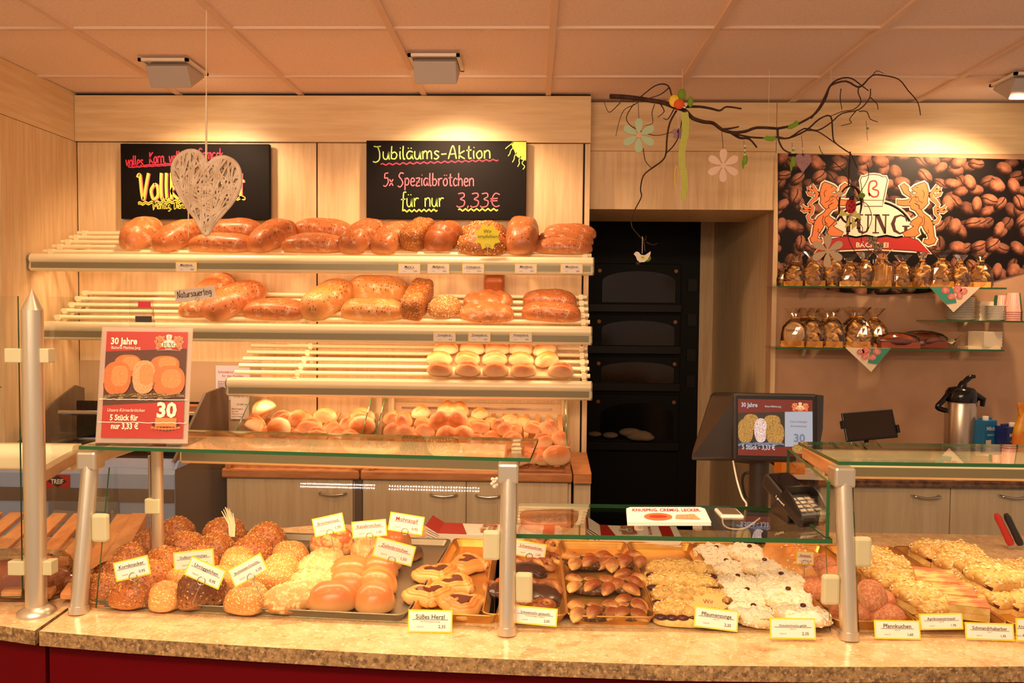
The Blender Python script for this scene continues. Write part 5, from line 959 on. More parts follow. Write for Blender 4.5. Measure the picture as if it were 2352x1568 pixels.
def bag_parts(seed, kind):
    rnd = random.Random(seed); ps = []; n = 20
    b = MB(); prof = [(.038, 0), (.043, .012), (.044, .045), (.040, .07), (.026, .088), (.012, .099), (.010, .104), (.022, .118), (.036, .134)]
    vs = []
    for r_, z in prof:
        for j in range(n):
            a = 2 * pi * j / n; q = 1 + .10 * noise.noise(V((cos(a) * 2, sin(a) * 2 + seed, z * 40))); rr = r_ * q; sq = max(abs(cos(a)), abs(sin(a))) ** -.5; f = sq if z < .08 else 1
            vs.append((rr * cos(a) * f, rr * sin(a) * f * (.72 if z < .11 else .35), z + (.01 * noise.noise(V((a * 2, seed, 1))) if z > .11 else 0)))
    k = len(prof); b.add(vs, [(i * n + j, i * n + (j + 1) % n, (i + 1) * n + (j + 1) % n, (i + 1) * n + j) for i in range(k - 1) for j in range(n)], 'film', False); ps.append(('wrapper', b))
    b = MB(); b.box(-.038, .038, -.027, .027, .001, .022, 'foil'); ps.append(('foil_base', b))
    b = MB()
    if kind == 'flour': b.ell((0, 0, .045), (.036, .028, .042), 'flour', 16, 10); q = MB(); q.text('Semmel', 0, .055, .014, 'ink', -.035); ps.append(('lettering', q))
    elif kind == 'stick':
        for i in range(9): b.tube([(-.03 + .0075 * i, rnd.uniform(-.018, .018), .02), (-.028 + .007 * i, rnd.uniform(-.01, .01), .085 - .003 * abs(i - 4))], .0055, 'cookie', 8)
    else:
        for i in range(16):
            c = (rnd.uniform(-.024, .024), rnd.uniform(-.018, .018), .026 + .0033 * i); R = Euler((rnd.uniform(-1, 1), rnd.uniform(-1, 1), rnd.random() * 6)).to_matrix()
            if kind == 'ring': b.tube([V(c) + R @ V((.013 * cos(a), .013 * sin(a), 0)) for a in [2 * pi * q / 12 for q in range(12)]], .0055, 'cookie', 8, True)
            else: b.ell(c, (.016, .014, .006), 'cookie', 12, 6, R)
    ps.append(('biscuits', b))
    b = MB(); b.tube([(.011 * cos(a), .008 * sin(a), .102) for a in [2 * pi * q / 12 for q in range(12)]], .0025, 'foil', 6, True); ps.append(('tie', b)); return ps
def bag_proto(seed, kind):
    r = root('biscuit_bag', (0, 0, 0), 'x', 'biscuit bag', 'cellophane biscuit bags on the glass shelves')
    for nm, b in bag_parts(seed, kind):
        o = b.build(nm, r)
        if nm == 'biscuits': o['kind'] = 'stuff'
    return r, [c for c in kids(r)]
PRO = {k: bag_proto(i + 1, k) for i, k in enumerate(('cookie', 'stick', 'ring', 'flour'))}
def bag(kind, px, z, y, h, label, yaw, first=set()):
    x = W(px, 650 if z > 1.6 else 790, y).x; M = Matrix.Translation((x, y, z)) @ rotz(yaw) @ Matrix.Scale(h / BAGH, 4)
    if kind not in first: first.add(kind); r = PRO[kind][0]; r.matrix_world = M; r['label'] = label
    else: dup(PRO[kind][0], M, label, None, PRO[kind][1])
kinds = {5: 'stick'}
for i, px in enumerate((1826, 1867, 1911, 1950, 1984, 2024, 2072, 2117, 2161, 2204, 2251)):
    k = kinds.get(i, 'cookie'); bag(k, px, zA, YR - .10 - .02 * (i % 2), .165 + .012 * (i % 3), 'gold-bottomed bag of %s, %s on the upper glass shelf' % ('biscuit sticks' if k == 'stick' else 'biscuits', nth(i, 11)), .3 * ((i * 7) % 5 - 2))
bag('cookie', 1803, zA, YR - .06, .12, 'small biscuit bag half hidden at the upper shelf left end', .2)
for i, (px, k, y, h, l) in enumerate(((1823, 'flour', .13, .195, 'bag of pale crumbs lettered Semmel, leftmost on the lower glass shelf'), (1846, 'cookie', .06, .2, 'half-hidden bag behind the bag of pale crumbs'), (1865, 'cookie', .13, .2, 'biscuit bag right beside the pale crumb bag'), (1896, 'cookie', .08, .19, 'biscuit bag standing behind in the lower shelf middle'), (1910, 'cookie', .14, .2, 'wide biscuit bag third from the left on the lower shelf'), (1958, 'cookie', .07, .205, 'tall biscuit bag behind the ring biscuits'), (1972, 'ring', .14, .205, 'bag of ring biscuits in front on the lower glass shelf'), (2006, 'ring', .1, .2, 'rightmost bag of ring biscuits beside the wrapped cakes'))):
    bag(k, px, zB, YR - y, h, l, .25 * ((i * 5) % 5 - 2))
def cake(px, py, y, w, label, yaw):
    z = zB; x = W(px, py, y).x; s = w * y / FPX / .2; T = Matrix.Translation((x, y, z)) @ rotz(yaw) @ Matrix.Scale(s, 4); r = root('wrapped_cake', (x, y, z), label, 'cake', 'wrapped cakes'); 
    b = MB(T); b.box(-.095, .095, -.035, .035, .001, .03, mat('cake_tray_card', S(150, 70, 46), .6)); b.build('card_tray', r)
    b = MB(T); b.ell((0, 0, .034), (.09, .034, .036), mat('glazed_cake', S(140, 62, 26), .15, c2=S(176, 88, 38), ns=16), 24, 10); b.build('cake', r)
    b = MB(T); pts = [(-.1, -.04, 0), (.1, -.04, 0), (.1, .04, 0), (-.1, .04, 0)]; b.ell((0, 0, .036), (.115, .042, .041), 'film', 14, 8)
    b.prism([(.1, 0, .03), (.14, -.02, .045), (.165, 0, .06), (.15, .02, .03), (.14, 0, .012)], (0, .004, 0), 'film'); b.build('wrapper', r)
cake(2060, 790, YR - .14, 96, 'brown glazed cake in clear wrap, front one on the lower glass shelf', .1); cake(2116, 770, YR - .06, 104, 'brown glazed cake in clear wrap, behind the front one', -.1)
# napkins
Mx['teal'] = mat('teal_print', S(66, 150, 128), .8); Mx['rose'] = mat('rose_print', S(236, 140, 130), .8, c2=S(214, 96, 96), ns=60); Mx['linen'] = mat('napkin_white', S(240, 222, 190), .85)
def napkin(px0, px1, pxt, py0, pyt, z, label, flip=1):
    yf = YR - .2; a, c, tp = W(px0, py0, yf - .004), W(px1, py0, yf - .004), W(pxt, pyt, yf - .004); b = MB(); a.z = c.z = z + .0015; y = yf - .005
    mid = (a + c) / 2; b.prism([a, c, tp], (0, .001, 0), 'linen'); b.add([a, c, c + V((-.05, .12, 0)), a + V((.05, .12, 0))], [(0, 1, 2, 3)], 'linen'); o = tag(b.build('printed_napkin'), label, 'napkin', 'rose-printed napkins hanging over the shelf edges')
    t = MB(); L = (lambda u, v: V((a.x + (c.x - a.x) * u + (tp.x - mid.x) * v, y - .0006, a.z + (tp.z - a.z) * v)))
    Q = lambda u, v: L(u if flip > 0 else 1 - u, v)
    t.flat([Q(.0, 0), Q(.45, 0), Q(.55, .62), Q(.35, .68)], 'teal'); t.build('teal_print', o); t = MB()
    for u, v, rr in ((.32, .14, .020), (.55, .1, .022), (.68, .16, .018), (.44, .38, .019), (.6, .36, .017)):
        q = Q(u, v) - V((0, .0006, 0)); t.disc(q, rr, rr * .8, 'rose', 14); t.ribbon([(q.x + rr * .5 * cos(i * .8) * (1 - i / 12), q.z + rr * .5 * sin(i * .8) * (1 - i / 12)) for i in range(11)], .0022, 'linen', q.y - .0004)
    t.build('rose_print', o)
napkin(2134, 2252, 2190, 660, 717, zA, 'rose-printed napkin hanging from the upper glass shelf', 1); napkin(1942, 2046, 2001, 803, 854, zB, 'rose-printed napkin hanging from the lower glass shelf', -1)
# plates, cups, napkin stacks
b = MB(); b.lathe([(.03, 0), (.045, .002), (.062, .008), (.066, .010), (.062, .0105), (.045, .0045), (.002, .004)], (0, 0, 0), 'white', 28); pm = b.build('plate', loc=(0, 0, 0)); tag(pm, 'lowest white plate of the stack on the right glass shelf', 'plate', 'plates stacked on the right glass shelf')
xp = W(2205, 730, YR - .1).x
for i in range(13):
    o = pm if i == 0 else pm.copy()
    if i: COL.objects.link(o)
    o.location = (xp, YR - .1, zC + .0085 * i); o.name = 'plate'; o['label'] = ('topmost' if i == 12 else 'lowest' if i == 0 else ORD[i] + ' from below') + ' white plate of the stack on the right glass shelf'
b = MB(); b.lathe([(.02, 0), (.03, .004), (.046, .010), (.044, .011), (.02, .006), (.002, .006)], (0, 0, 0), 'white', 24); sm = b.build('saucer', loc=(0, 0, 0)); tag(sm, 'x', 'saucer', 'saucers stacked beside the plates')
xs_ = W(2278, 730, YR - .1).x
for i in range(9):
    o = sm if i == 0 else sm.copy()
    if i: COL.objects.link(o)
    o.location = (xs_, YR - .13, zC + .008 * i); o.name = 'saucer'; o['label'] = ('topmost' if i == 8 else 'lowest' if i == 0 else ORD[i] + ' from below') + ' small white saucer between plates and paper cups'
b = MB(); 
for i in range(12): b.box(-.035 + .002 * (i % 3), .035, -.035, .035, .008 * i, .008 * i + .0074, 'linen')
o = b.build('napkin_stack', loc=(0, 0, 0)); o.location = (W(2262, 730, YR - .06).x - .01, YR - .055, zC); tag(o, 'stack of folded white napkins behind the saucers', 'napkins', kind='stuff')
t = NT('striped_cup'); sp = t.n('SeparateXYZ'); t.l(t.tc.outputs['Object'], sp.inputs[0]); an = t.math('ARCTAN2', sp.outputs[0], sp.outputs[1]); st_ = t.math('GREATER_THAN', t.math('FRACT', t.math('MULTIPLY', an, 8.0)), .45); gr = t.math('LESS_THAN', t.math('FRACT', t.math('MULTIPLY', t.math('ADD', an, .9), .3183)), .3)
t.base(t.mix(gr, t.mix(st_, S(240, 222, 200), S(224, 96, 84)), S(40, 92, 56)), .5); Mx['cup'] = t.m
b = MB(); b.lathe([(.041, 0), (.042, .004), (.040, .006), (.029, .095), (.027, .096), (.002, .094)], (0, 0, 0), 'cup', 28); cm = b.build('paper_cup', loc=(0, 0, 0)); tag(cm, 'x', 'cup', 'upturned striped paper cups')
first = True
for px, y, n, nm in ((2298, YR - .07, 4, 'left'), (2326, YR - .14, 5, 'right')):
    for i in range(n):
        o = cm if first else cm.copy()
        if not first: COL.objects.link(o)
        first = False; o.location = (W(px, 730, y).x, y, zC + .0105 * i + (.055 if nm == 'left' and False else 0)); o.rotation_euler = (0, 0, 1.2 if nm == 'left' else 3.6); o.name = 'paper_cup'; o['label'] = '%s upturned striped paper cup of the %s nested stack' % ('topmost' if i == n - 1 else 'lowest' if i == 0 else ORD[i] + ' from below', nm)
b = MB(); 
for i in range(18): b.box(-.055, .055 - .0012 * (i % 4), -.05, .05, .0042 * i, .0042 * i + .0038, 'linen')
o = b.build('napkin_stack', loc=(0, 0, 0)); xq = W(2262, 800, YR - .1).x; o.location = (xq, YR - .1, zB + .012); o.rotation_euler = (0, 0, .25); tag(o, 'tall stack of white paper napkins at the lower glass shelf end', 'napkins', kind='stuff')
b = MB(); b.box(-.09, .07, -.05, .05, 0, .012, 'linen'); o = b.build('napkin_stack', loc=(0, 0, 0)); o.location = (xq - .02, YR - .1, zB); tag(o, 'flat layer of white napkins beneath the tall napkin stack', 'napkins')

# ---------------------------------------------------------------- right back counter and what stands on it
YK = 3.3; ZK = ZW(1102, YK, 2000); xk = W(1850, 1104, YK).x
b = MB(); b.box(xk, 3.3, YK, YR, ZK - .03, ZK, 'brown_granite'); tag(b.build('worktop', bevel=.004), 'brown granite worktop under the glass wall shelves', 'worktop')
E = lambda px: W(px, 1150, YK + .03).x
cabinet('base_cabinet', xk + .02, 3.28, YK + .03, ZK - .032, [(E(1955), E(2183), (2102, 2162, 1143)), (E(2183), E(2400), (2304, 2364, 1143))], 'maple base cabinet under the brown granite worktop, right')
b = MB(); b.prism([(xk - .0, YK - .02, ZK - .03), (xk + .02, YK - .02, ZK - .03), (xk + .02, YK - .02, 0), (xk - .0, YK - .02, 0)], (0, .8, 0), 'cabinet'); tag(b.build('cabinet_side'), 'pale side panel closing the right base cabinet beside the till', 'panel')
# thermos jug
yj = 3.72; xj_ = W(2206, 960, yj).x; r = root('pump_thermos', (xj_, yj, ZK), 'steel pump thermos jug with a black top on the granite worktop', 'thermos'); k = yj / FPX; zt_ = W(2206, 921, yj).z
b = MB(); b.lathe([(.064, 0), (.067, .01), (.067, zt_ - ZK - .01), (.062, zt_ - ZK)], (xj_, yj, ZK), 'steel', 36); b.build('body', r)
b = MB(); b.lathe([(.069, 0), (.07, .02), (.066, .045), (.054, .062), (.02, .07), (.002, .07)], (xj_, yj, zt_), 'blk', 32); b.build('lid', r)
b = MB(); b.tube(catmull([V((xj_ - .01, yj - .01, zt_ + .06)), V((xj_ + .004, yj - .01, zt_ + .085)), V((xj_ + .03, yj - .01, zt_ + .112)), V((xj_ + .055, yj - .01, zt_ + .118))], 4), [.017] * 5 + [.012] * 4 + [.010] * 2 + [.008, .008], 'blk', 10); b.build('pump_lever', r)
b = MB(); b.tube([(xj_ + .055, yj - .02, zt_ + .03), (xj_ + .085, yj - .03, zt_ + .012), (xj_ + .082, yj - .03, zt_ - .02)], [.018, .015, .010], 'blk', 10); b.build('spout', r)
b = MB(); b.tube(catmull([V((xj_ - .062, yj, zt_ + .03)), V((xj_ - .085, yj, zt_ - .0)), V((xj_ - .108, yj, zt_ - .03)), V((xj_ - .07, yj, zt_ - .045))], 4), .012, 'blk', 10); b.build('handle', r)
# milk cartons
def carton(px0, px1, pyt, y, m, label, txt, cap, ltxt):
    x0, x1 = W(px0, 1000, y).x, W(px1, 1000, y).x; zt = W(px0, pyt, y).z; w = x1 - x0; r = root('milk_carton', ((x0 + x1) / 2, y, ZK), label, 'carton', 'milk cartons on the worktop'); T = Matrix.Translation(((x0 + x1) / 2, y, ZK)) @ rotz(.35); h = zt - ZK
    b = MB(T); s = w * .38; b.box(-s, s, -s * .8, s * .8, 0, h, m); b.box(-s, s, -.004, .004, h, h + .012, m); b.build('box', r, bevel=.002)
    b = MB(T); b.lathe([(.013, 0), (.013, .016), (.011, .018)], (s * .3 * cap, -s * .3, h), 'white', 16); b.build('cap', r)
    b = MB(T); b.text(txt, 0, h - .045, .024, 'white', -s * .8 - .0006, bold=.02); b.text(ltxt, 0, h - .07, .013, 'white', -s * .8 - .0006); b.box(-s * .7, s * .1, -s * .8 - .0008, -s * .8, h - .16, h - .09, 'linen'); b.build('print', r)
carton(2236, 2287, 963, 3.66, mat('milk_blue', S(30, 120, 176), .4), 'light blue milk carton right beside the thermos jug', 'Milch', -1, 'haltbare'); carton(2287, 2340, 978, 3.62, mat('milk_navy', S(24, 46, 120), .4), 'dark blue milk carton, second from the thermos jug', 'Milch', 1, 'H-Milch')
b = MB(); y = 3.5; c = W(2356, 960, y); b.ell((c.x, y, ZK + .13), (.055, .03, .15), mat('yellow_bag', S(240, 190, 30), .35, c2=S(228, 120, 24), ns=12, bs=20, bst=.4), 20, 14); b.hexa([(c.x - .03, y - .01, ZK + .25), (c.x + .03, y - .01, ZK + .25), (c.x + .03, y + .01, ZK + .25), (c.x - .03, y + .01, ZK + .25)], [(c.x - .04, y - .003, ZK + .31), (c.x + .04, y - .003, ZK + .31), (c.x + .04, y + .003, ZK + .31), (c.x - .04, y + .003, ZK + .31)], b.mats[0]); tag(b.build('snack_bag'), 'yellow and orange plastic bag cut by the right picture edge', 'bag')
# tablet on a stand
y = 3.62; r = root('tablet', (W(2000, 1010, y).x, y, ZK), 'black tablet tilted on a stand against the brown wall', 'tablet'); cT = W(1998, 976, y); T = frame(cT, V((cos(.1), 0, sin(.1))), V((0, 1, 0)), V((-sin(.1), 0, cos(.1)))) @ Matrix.Rotation(-.3, 4, 'X'); k = y / FPX
b = MB(T); b.box(-58 * k, 58 * k, 0, .014, -33 * k, 33 * k, 'dark'); b.build('case', r, bevel=.004); b = MB(T); b.box(-52 * k, 52 * k, -.001, 0, -28 * k, 28 * k, mat('tablet_screen', S(44, 30, 22), .2)); b.build('screen', r)
b = MB(); b.tube([cT + V((0, .02, -.03)), V((cT.x, y + .06, ZK + .005))], .01, 'dark', 8); b.box(cT.x - .06, cT.x + .06, y - .02, y + .09, ZK, ZK + .008, 'dark'); b.build('stand', r)
for sx in (-1, 1): b = MB(T); b.box(sx * 60 * k - .006, sx * 60 * k + .006, -.008, .018, -.025 - .02 * sx, .0 - .02 * sx + .01, 'dark'); b.build('holder_clamp', r)
b = MB(); c = W(1826, 1062, 3.34); b.box(c.x - .05, c.x + .05, 3.36, 3.46, ZK, ZK + .06, mat('orange_box', S(236, 140, 40), .5)); tag(b.build('orange_carton'), 'small orange carton on the granite worktop behind the till screen', 'box')
b = MB(); c = W(1875, 1095, 3.3)
for i in range(4): b.hexa([V((c.x - .08, 3.29 + .02 * i, ZK + .002 * i)), V((c.x + .12, 3.27 + .02 * i, ZK + .002 * i)), V((c.x + .12, 3.5, ZK + .002 * i)), V((c.x - .08, 3.5, ZK + .002 * i))], [V((c.x - .08, 3.29 + .02 * i, ZK + .002 * i + .0015)), V((c.x + .12, 3.27 + .02 * i, ZK + .002 * i + .0015)), V((c.x + .12, 3.5, ZK + .002 * i + .0015)), V((c.x - .08, 3.5, ZK + .002 * i + .0015))], 'paper')
tag(b.build('paper_sheets'), 'few white paper sheets over the granite worktop edge', 'paper', kind='stuff')

# ---------------------------------------------------------------- till, card terminal and the things on the low glass shelf
yt = 2.32; pb = W(1742, 1150, yt); r = root('till_display', (pb.x, yt, ZT), 'till on a dark pole with a lit customer display', 'till'); k = yt / FPX
b = MB(); b.tube([(pb.x, yt, ZT + .004), (pb.x, yt, ZW(1045, yt, 1742))], .028, 'pos', 24); b.build('pole', r)
b = MB(); b.lathe([(.075, 0), (.075, .008), (.05, .016), (.03, .02)], (pb.x, yt, ZT), 'dark', 28); b.build('base_plate', r)
cD = W(1781, 982, yt - .05); TD = frame(cD, V((cos(-.06), sin(-.06), 0)), V((.06, cos(.06), .0)), Z3) @ Matrix.Rotation(-.1, 4, 'X')
w2, h2 = 93 * k, 77 * k
b = MB(TD); b.box(-w2, w2, 0, .03, -h2, h2, 'dark'); b.build('display_case', r, bevel=.008)
b = MB(TD); b.hexa([(w2 - .002, .005, -h2 + .004), (w2 + .022, .03, h2 - .10), (w2 + .02, .06, h2 - .1), (w2 - .06, .06, -h2 + .02)], [(w2 - .002, .005, h2 - .002), (w2 + .025, .03, h2 - .004), (w2 + .02, .06, h2 - .006), (w2 - .06, .06, h2 - .004)], 'pos'); b.build('side_cover', r)
Mx['s_white'] = emis('screen_white', S(206, 212, 226), .55, S(60, 60, 60)); Mx['s_red'] = emis('screen_red', S(150, 44, 30), .5, S(40, 12, 10)); Mx['s_dark'] = emis('screen_dark', S(70, 56, 46), .4, S(20, 16, 14)); Mx['s_lt'] = emis('screen_pale_print', S(232, 230, 236), .6, S(60, 60, 60)); Mx['s_blue'] = emis('screen_blue_grey', S(150, 156, 180), .5, S(40, 40, 50))
def breadmat(name, a, c, e):
    t = NT(name); cc = t.mix(t.step(t.noise(420, 4), .4, .62), a, c); t.base(cc, .4)
    if e: t.base(S(40, 30, 16), .4); t.l(cc, t.p.inputs['Emission Color']); t.p.inputs['Emission Strength'].default_value = e
    Mx[name] = t.m
breadmat('s_bread', S(150, 126, 66), S(100, 80, 42), .5); breadmat('s_bread2', S(190, 190, 205), S(130, 110, 110), .5); breadmat('p_bread', S(200, 116, 60), S(184, 100, 50), 0); breadmat('p_bread2', S(224, 164, 116), S(206, 132, 84), 0); breadmat('p_hi', S(222, 142, 82), S(204, 122, 66), 0); breadmat('p_straw', S(168, 142, 88), S(96, 74, 44), 0)
def bread_picture(b, x0, x1, z0, z1, y, m, m2, straw):
    w, h = x1 - x0, z1 - z0
    for cx, cz, rx, ry, mm in ((.28, .72, .17, .24, m), (.74, .74, .18, .2, m), (.16, .45, .17, .36, m), (.49, .48, .14, .36, m2), (.80, .40, .20, .33, m)):
        pts = []
        for i in range(28):
            a = 2 * pi * i / 28; x = min(max(x0 + w * (cx + rx * sgnp(cos(a), .8)), x0), x1); z = min(max(z0 + h * (cz + ry * sgnp(sin(a), .8)), z0), z1); pts.append((x, y, z))
        b.flat(pts, mm); y -= .0002
        if straw == 'p_straw': b.flat([(min(x1, (p[0] - x0 - w * cx) * .62 + x0 + w * (cx + .03)), y, (p[2] - z0 - h * cz) * .62 + z0 + h * (cz + .05)) for p in pts], 'p_hi'); y -= .0001
        b.ribbon([(p[0], p[2]) for p in pts[15:28]], .0014, 'brn' if straw == 'p_straw' else 's_dark', y - .0001)
    for i in range(16): x = x0 + w * (.02 + .06 * i); b.ribbon([(max(x0, x - w * .07), z0 + h * .02 + h * .03 * (i % 4)), (min(x1, x + w * .1), z0 + h * (.08 + .02 * (i % 3)))], h * .045, straw, y - .0003)
b = MB(TD); a, c, lo, hi = -w2 + .014, w2 - .016, -h2 + .018, h2 - .018; b.box(a, c, -.0012, 0, lo, hi, 's_dark'); sc_ = b.build('screen', r)
b = MB(TD); y = -.0015; W_, H_ = c - a, hi - lo; b.flat([(a, y, hi), (c, y, hi), (c, y, lo + H_ * .8), (a, y, lo + H_ * .75)], 's_red'); b.flat([(a, y, lo), (c, y, lo), (c, y, lo + H_ * .19), (a, y, lo + H_ * .12)], 's_red'); b.flat([(a + W_ * .63, y, lo + H_ * .17), (c, y, lo + H_ * .19), (c, y, lo + H_ * .8), (a + W_ * .63, y, lo + H_ * .79)], 's_white')
bread_picture(b, a, a + W_ * .62, lo + H_ * .16, lo + H_ * .76, y - .0002, 's_bread', 's_bread2', 's_blue'); b.build('screen_picture', sc_)
b = MB(TD); y = -.0032; b.text('30 Jahre', a + W_ * .04, lo + H_ * .86, H_ * .11, 's_lt', y, 'LEFT', .02, .78); b.build('heading', sc_); b = MB(TD); b.text('Bäckerei Matthias Jung', a + W_ * .36, lo + H_ * .86, H_ * .05, 's_lt', y, 'LEFT', .005, .62); b.build('shop_line', sc_); b = MB(TD); b.text('5 Stück - 3,33 €', a + W_ * .05, lo + H_ * .11, H_ * .12, 's_lt', y, 'LEFT', .02, .74); b.build('offer_lettering', sc_); b = MB(TD)
b.text('Unsere knusprigen', a + W_ * .81, lo + H_ * .6, H_ * .052, 's_red', y, sx=.75, shear=.3); b.text('Körnerbrötchen', a + W_ * .81, lo + H_ * .52, H_ * .052, 's_red', y, sx=.8, shear=.3); b.build('caption', sc_); b = MB(TD); b.text('30', a + W_ * .82, lo + H_ * .26, H_ * .2, 's_blue', y, bold=.03); b.disc((a + W_ * .82, y, lo + H_ * .14), W_ * .1, H_ * .09, 's_bread', 16); b.build('birthday_cake', sc_)
b = MB(TD); emblem(b, a + W_ * .835, lo + H_ * .87, W_ * .24 / 1400, True, -.0022); b.build('screen_emblem', sc_)
# operator screen seen from behind
q = [W(px, py, yy) for px, py, yy in ((1586, 1058, 2.42), (1690, 1060, 2.36), (1690, 908, 2.36), (1634, 908, 2.52))]
b = MB(); back = V((.03, .13, .0)); b.hexa([q[0], q[1], q[1] + back, q[0] + back], [q[3], q[2], q[2] + back, q[3] + back], 'pos'); m = b.build('operator_screen', r, bevel=.012)
b = MB(); b.tube([W(1690, 1045, 2.40), W(1742, 1050, 2.34)], .022, 'dark', 12); b.build('hinge', r)
def cable(name, pts, rad, m, label): b = MB(); b.tube(catmull(pts, 5), rad, m, 8); return tag(b.build(name), label, 'cable')
cable('white_cable', [W(1684, 1058, 2.33), W(1692, 1100, 2.3), W(1704, 1140, 2.28), W(1714, 1156, 2.26), W(1712, 1172, 2.2), H(1705, 1220, ZT + .005)], .0028, 'white', 'white cable hanging from the till display'); cable('black_cable', [W(1728, 1086, 2.37), W(1710, 1088, 2.38), W(1705, 1108, 2.38), W(1712, 1140, 2.38), W(1724, 1165, 2.37), V((pb.x - .03, 2.40, ZT + .006))], .004, 'dark', 'black cable looping beside the till pole')
# card terminal
cT = W(1822, 1170, 1.95); r = root('card_terminal', (cT.x, 1.95, ZS), 'dark card payment terminal tilted on the low glass shelf', 'card terminal'); TT = Matrix.Translation((cT.x + .004, 1.905, ZS + .040)) @ rotz(radians(20)) @ Matrix.Rotation(radians(25), 4, 'X'); kt = 1.0
b = MB(TT); b.hexa([(-.040, -.055, -.02), (.040, -.055, -.02), (.036, .115, -.02), (-.036, .115, -.02)], [(-.042, -.055, .012), (.042, -.055, .012), (.038, .115, .02), (-.038, .115, .02)], 'pos'); b.build('body', r, bevel=.008)
b = MB(TT); b.box(-.030, .030, .045, .105, .0185, .0215, 'blk'); b.build('printer_lid', r)
b = MB(TT); b.prism([(-.043, -.05, .012), (-.043, .03, .012), (-.043, .03, .04), (-.043, -.0, .036), (-.043, -.04, .02)], (.005, 0, 0), 'dark'); b.prism([(.038, -.05, .012), (.038, .03, .012), (.038, .03, .04), (.038, .0, .036), (.038, -.04, .02)], (.005, 0, 0), 'dark'); b.box(-.043, .043, .026, .031, .012, .04, 'dark'); b.build('privacy_hood', r)
for i in range(4):
    for j in range(3): b = MB(TT); b.box(-.030 + .021 * j, -.014 + .021 * j, -.036 + .014 * i, -.027 + .014 * i, .012, .0165, mat('terminal_key', S(150, 136, 116), .5) if not (i or j) else bpy.data.materials['terminal_key']); b.build('key', r, bevel=.001)
b = MB(TT); b.box(-.030, .030, -.0565, -.054, -.008, -.003, 'blk'); b.build('card_slot', r)
b = MB(TT @ Matrix.Rotation(-pi / 2, 4, 'Z')); b.text('S girocard', -.03, -.005, .009, 'white', -.0405, bold=.02); b.build('print', r)
b = MB(); b.hexa([V((cT.x - .03, 1.89, ZS)), V((cT.x + .03, 1.89, ZS)), V((cT.x + .02, 2.0, ZS)), V((cT.x - .04, 2.0, ZS))], [V((cT.x - .03, 1.9, ZS + .02)), V((cT.x + .03, 1.9, ZS + .02)), V((cT.x + .0, 1.97, ZS + .07)), V((cT.x - .05, 1.97, ZS + .07))], 'dark'); b.build('foot', r)
# coin tray and white button device
kx = lambda px, py, dz: H(px, py, ZS + dz)
A, B_, C_, D_ = kx(1441, 1203, .028), kx(1634, 1203, .028), None, kx(1438, 1168, .052); C_ = D_ + (B_ - A) * .95; r = root('coin_tray', ((A + B_) / 2 - V((0, 0, .028)), (A + B_) / 2)[1] * 1.0, 'white printed coin tray on two white feet on the low glass shelf', 'coin tray'); r.location.z = ZS; r['_o'] = list(r.location)
pts = [A.lerp(B_, .03), A.lerp(B_, .97), B_, B_.lerp(C_, .9), C_.lerp(D_, .05), C_.lerp(D_, .95), D_.lerp(A, .1), A]
b = MB(); b.prism([p + Z3 * (-.004) for p in pts], (0, 0, .008), 'paper'); b.build('plate', r, bevel=.002)
for px in (1470, 1606): q = H(px, 1207, ZS + .01); b = MB(); b.tube([(q.x, q.y + .02, ZS), (q.x, q.y + .02, ZS + .024)], .011, 'white', 16); b.build('foot', r)
ux = (B_ - A).normalized(); uy = (D_ - A); uy = (uy - ux * uy.dot(ux)); ln = uy.length; uy.normalize(); nz = ux.cross(uy); b = MB(frame((A + B_) / 2 + nz * .0048, ux, -nz, uy)); wd_ = (B_ - A).length
b.text('KNUSPRIG. CREMIG. LECKER.', 0, ln * .74, wd_ * .064, 'redink', 0, bold=.02); b.disc((-wd_ * .12, -.0003, ln * .38), wd_ * .17, ln * .24, 'p_bread', 20); b.disc((-wd_ * .12, -.0006, ln * .38), wd_ * .11, ln * .10, 'rib', 16); b.flat([(wd_ * .08, -.0003, ln * .25), (wd_ * .38, -.0003, ln * .2), (wd_ * .32, -.0003, ln * .55), (wd_ * .1, -.0003, ln * .5)], 'p_bread2'); b.build('print', r)
q = H(1683, 1187, ZS + .01); r = root('white_device', (q.x, q.y + .02, ZS), 'small flat white device with a grey top on the low glass shelf', 'device'); T = Matrix.Translation((q.x, q.y + .03, ZS)); b = MB(T); b.box(-.029, .029, -.03, .045, .002, .014, 'white'); b.build('body', r, bevel=.005); b = MB(T); b.box(-.022, .022, -.02, .04, .0142, .0152, mat('grey_button', S(110, 92, 76), .4)); b.build('top', r)
cable('white_cable', [V((q.x - .02, q.y + .02, ZS + .005)), H(1662, 1205, ZS + .004), H(1680, 1214, ZS + .004), H(1712, 1212, ZS + .004), H(1745, 1190, ZS + .004)], .002, 'linen', 'thin pale cable curling from the small white device')
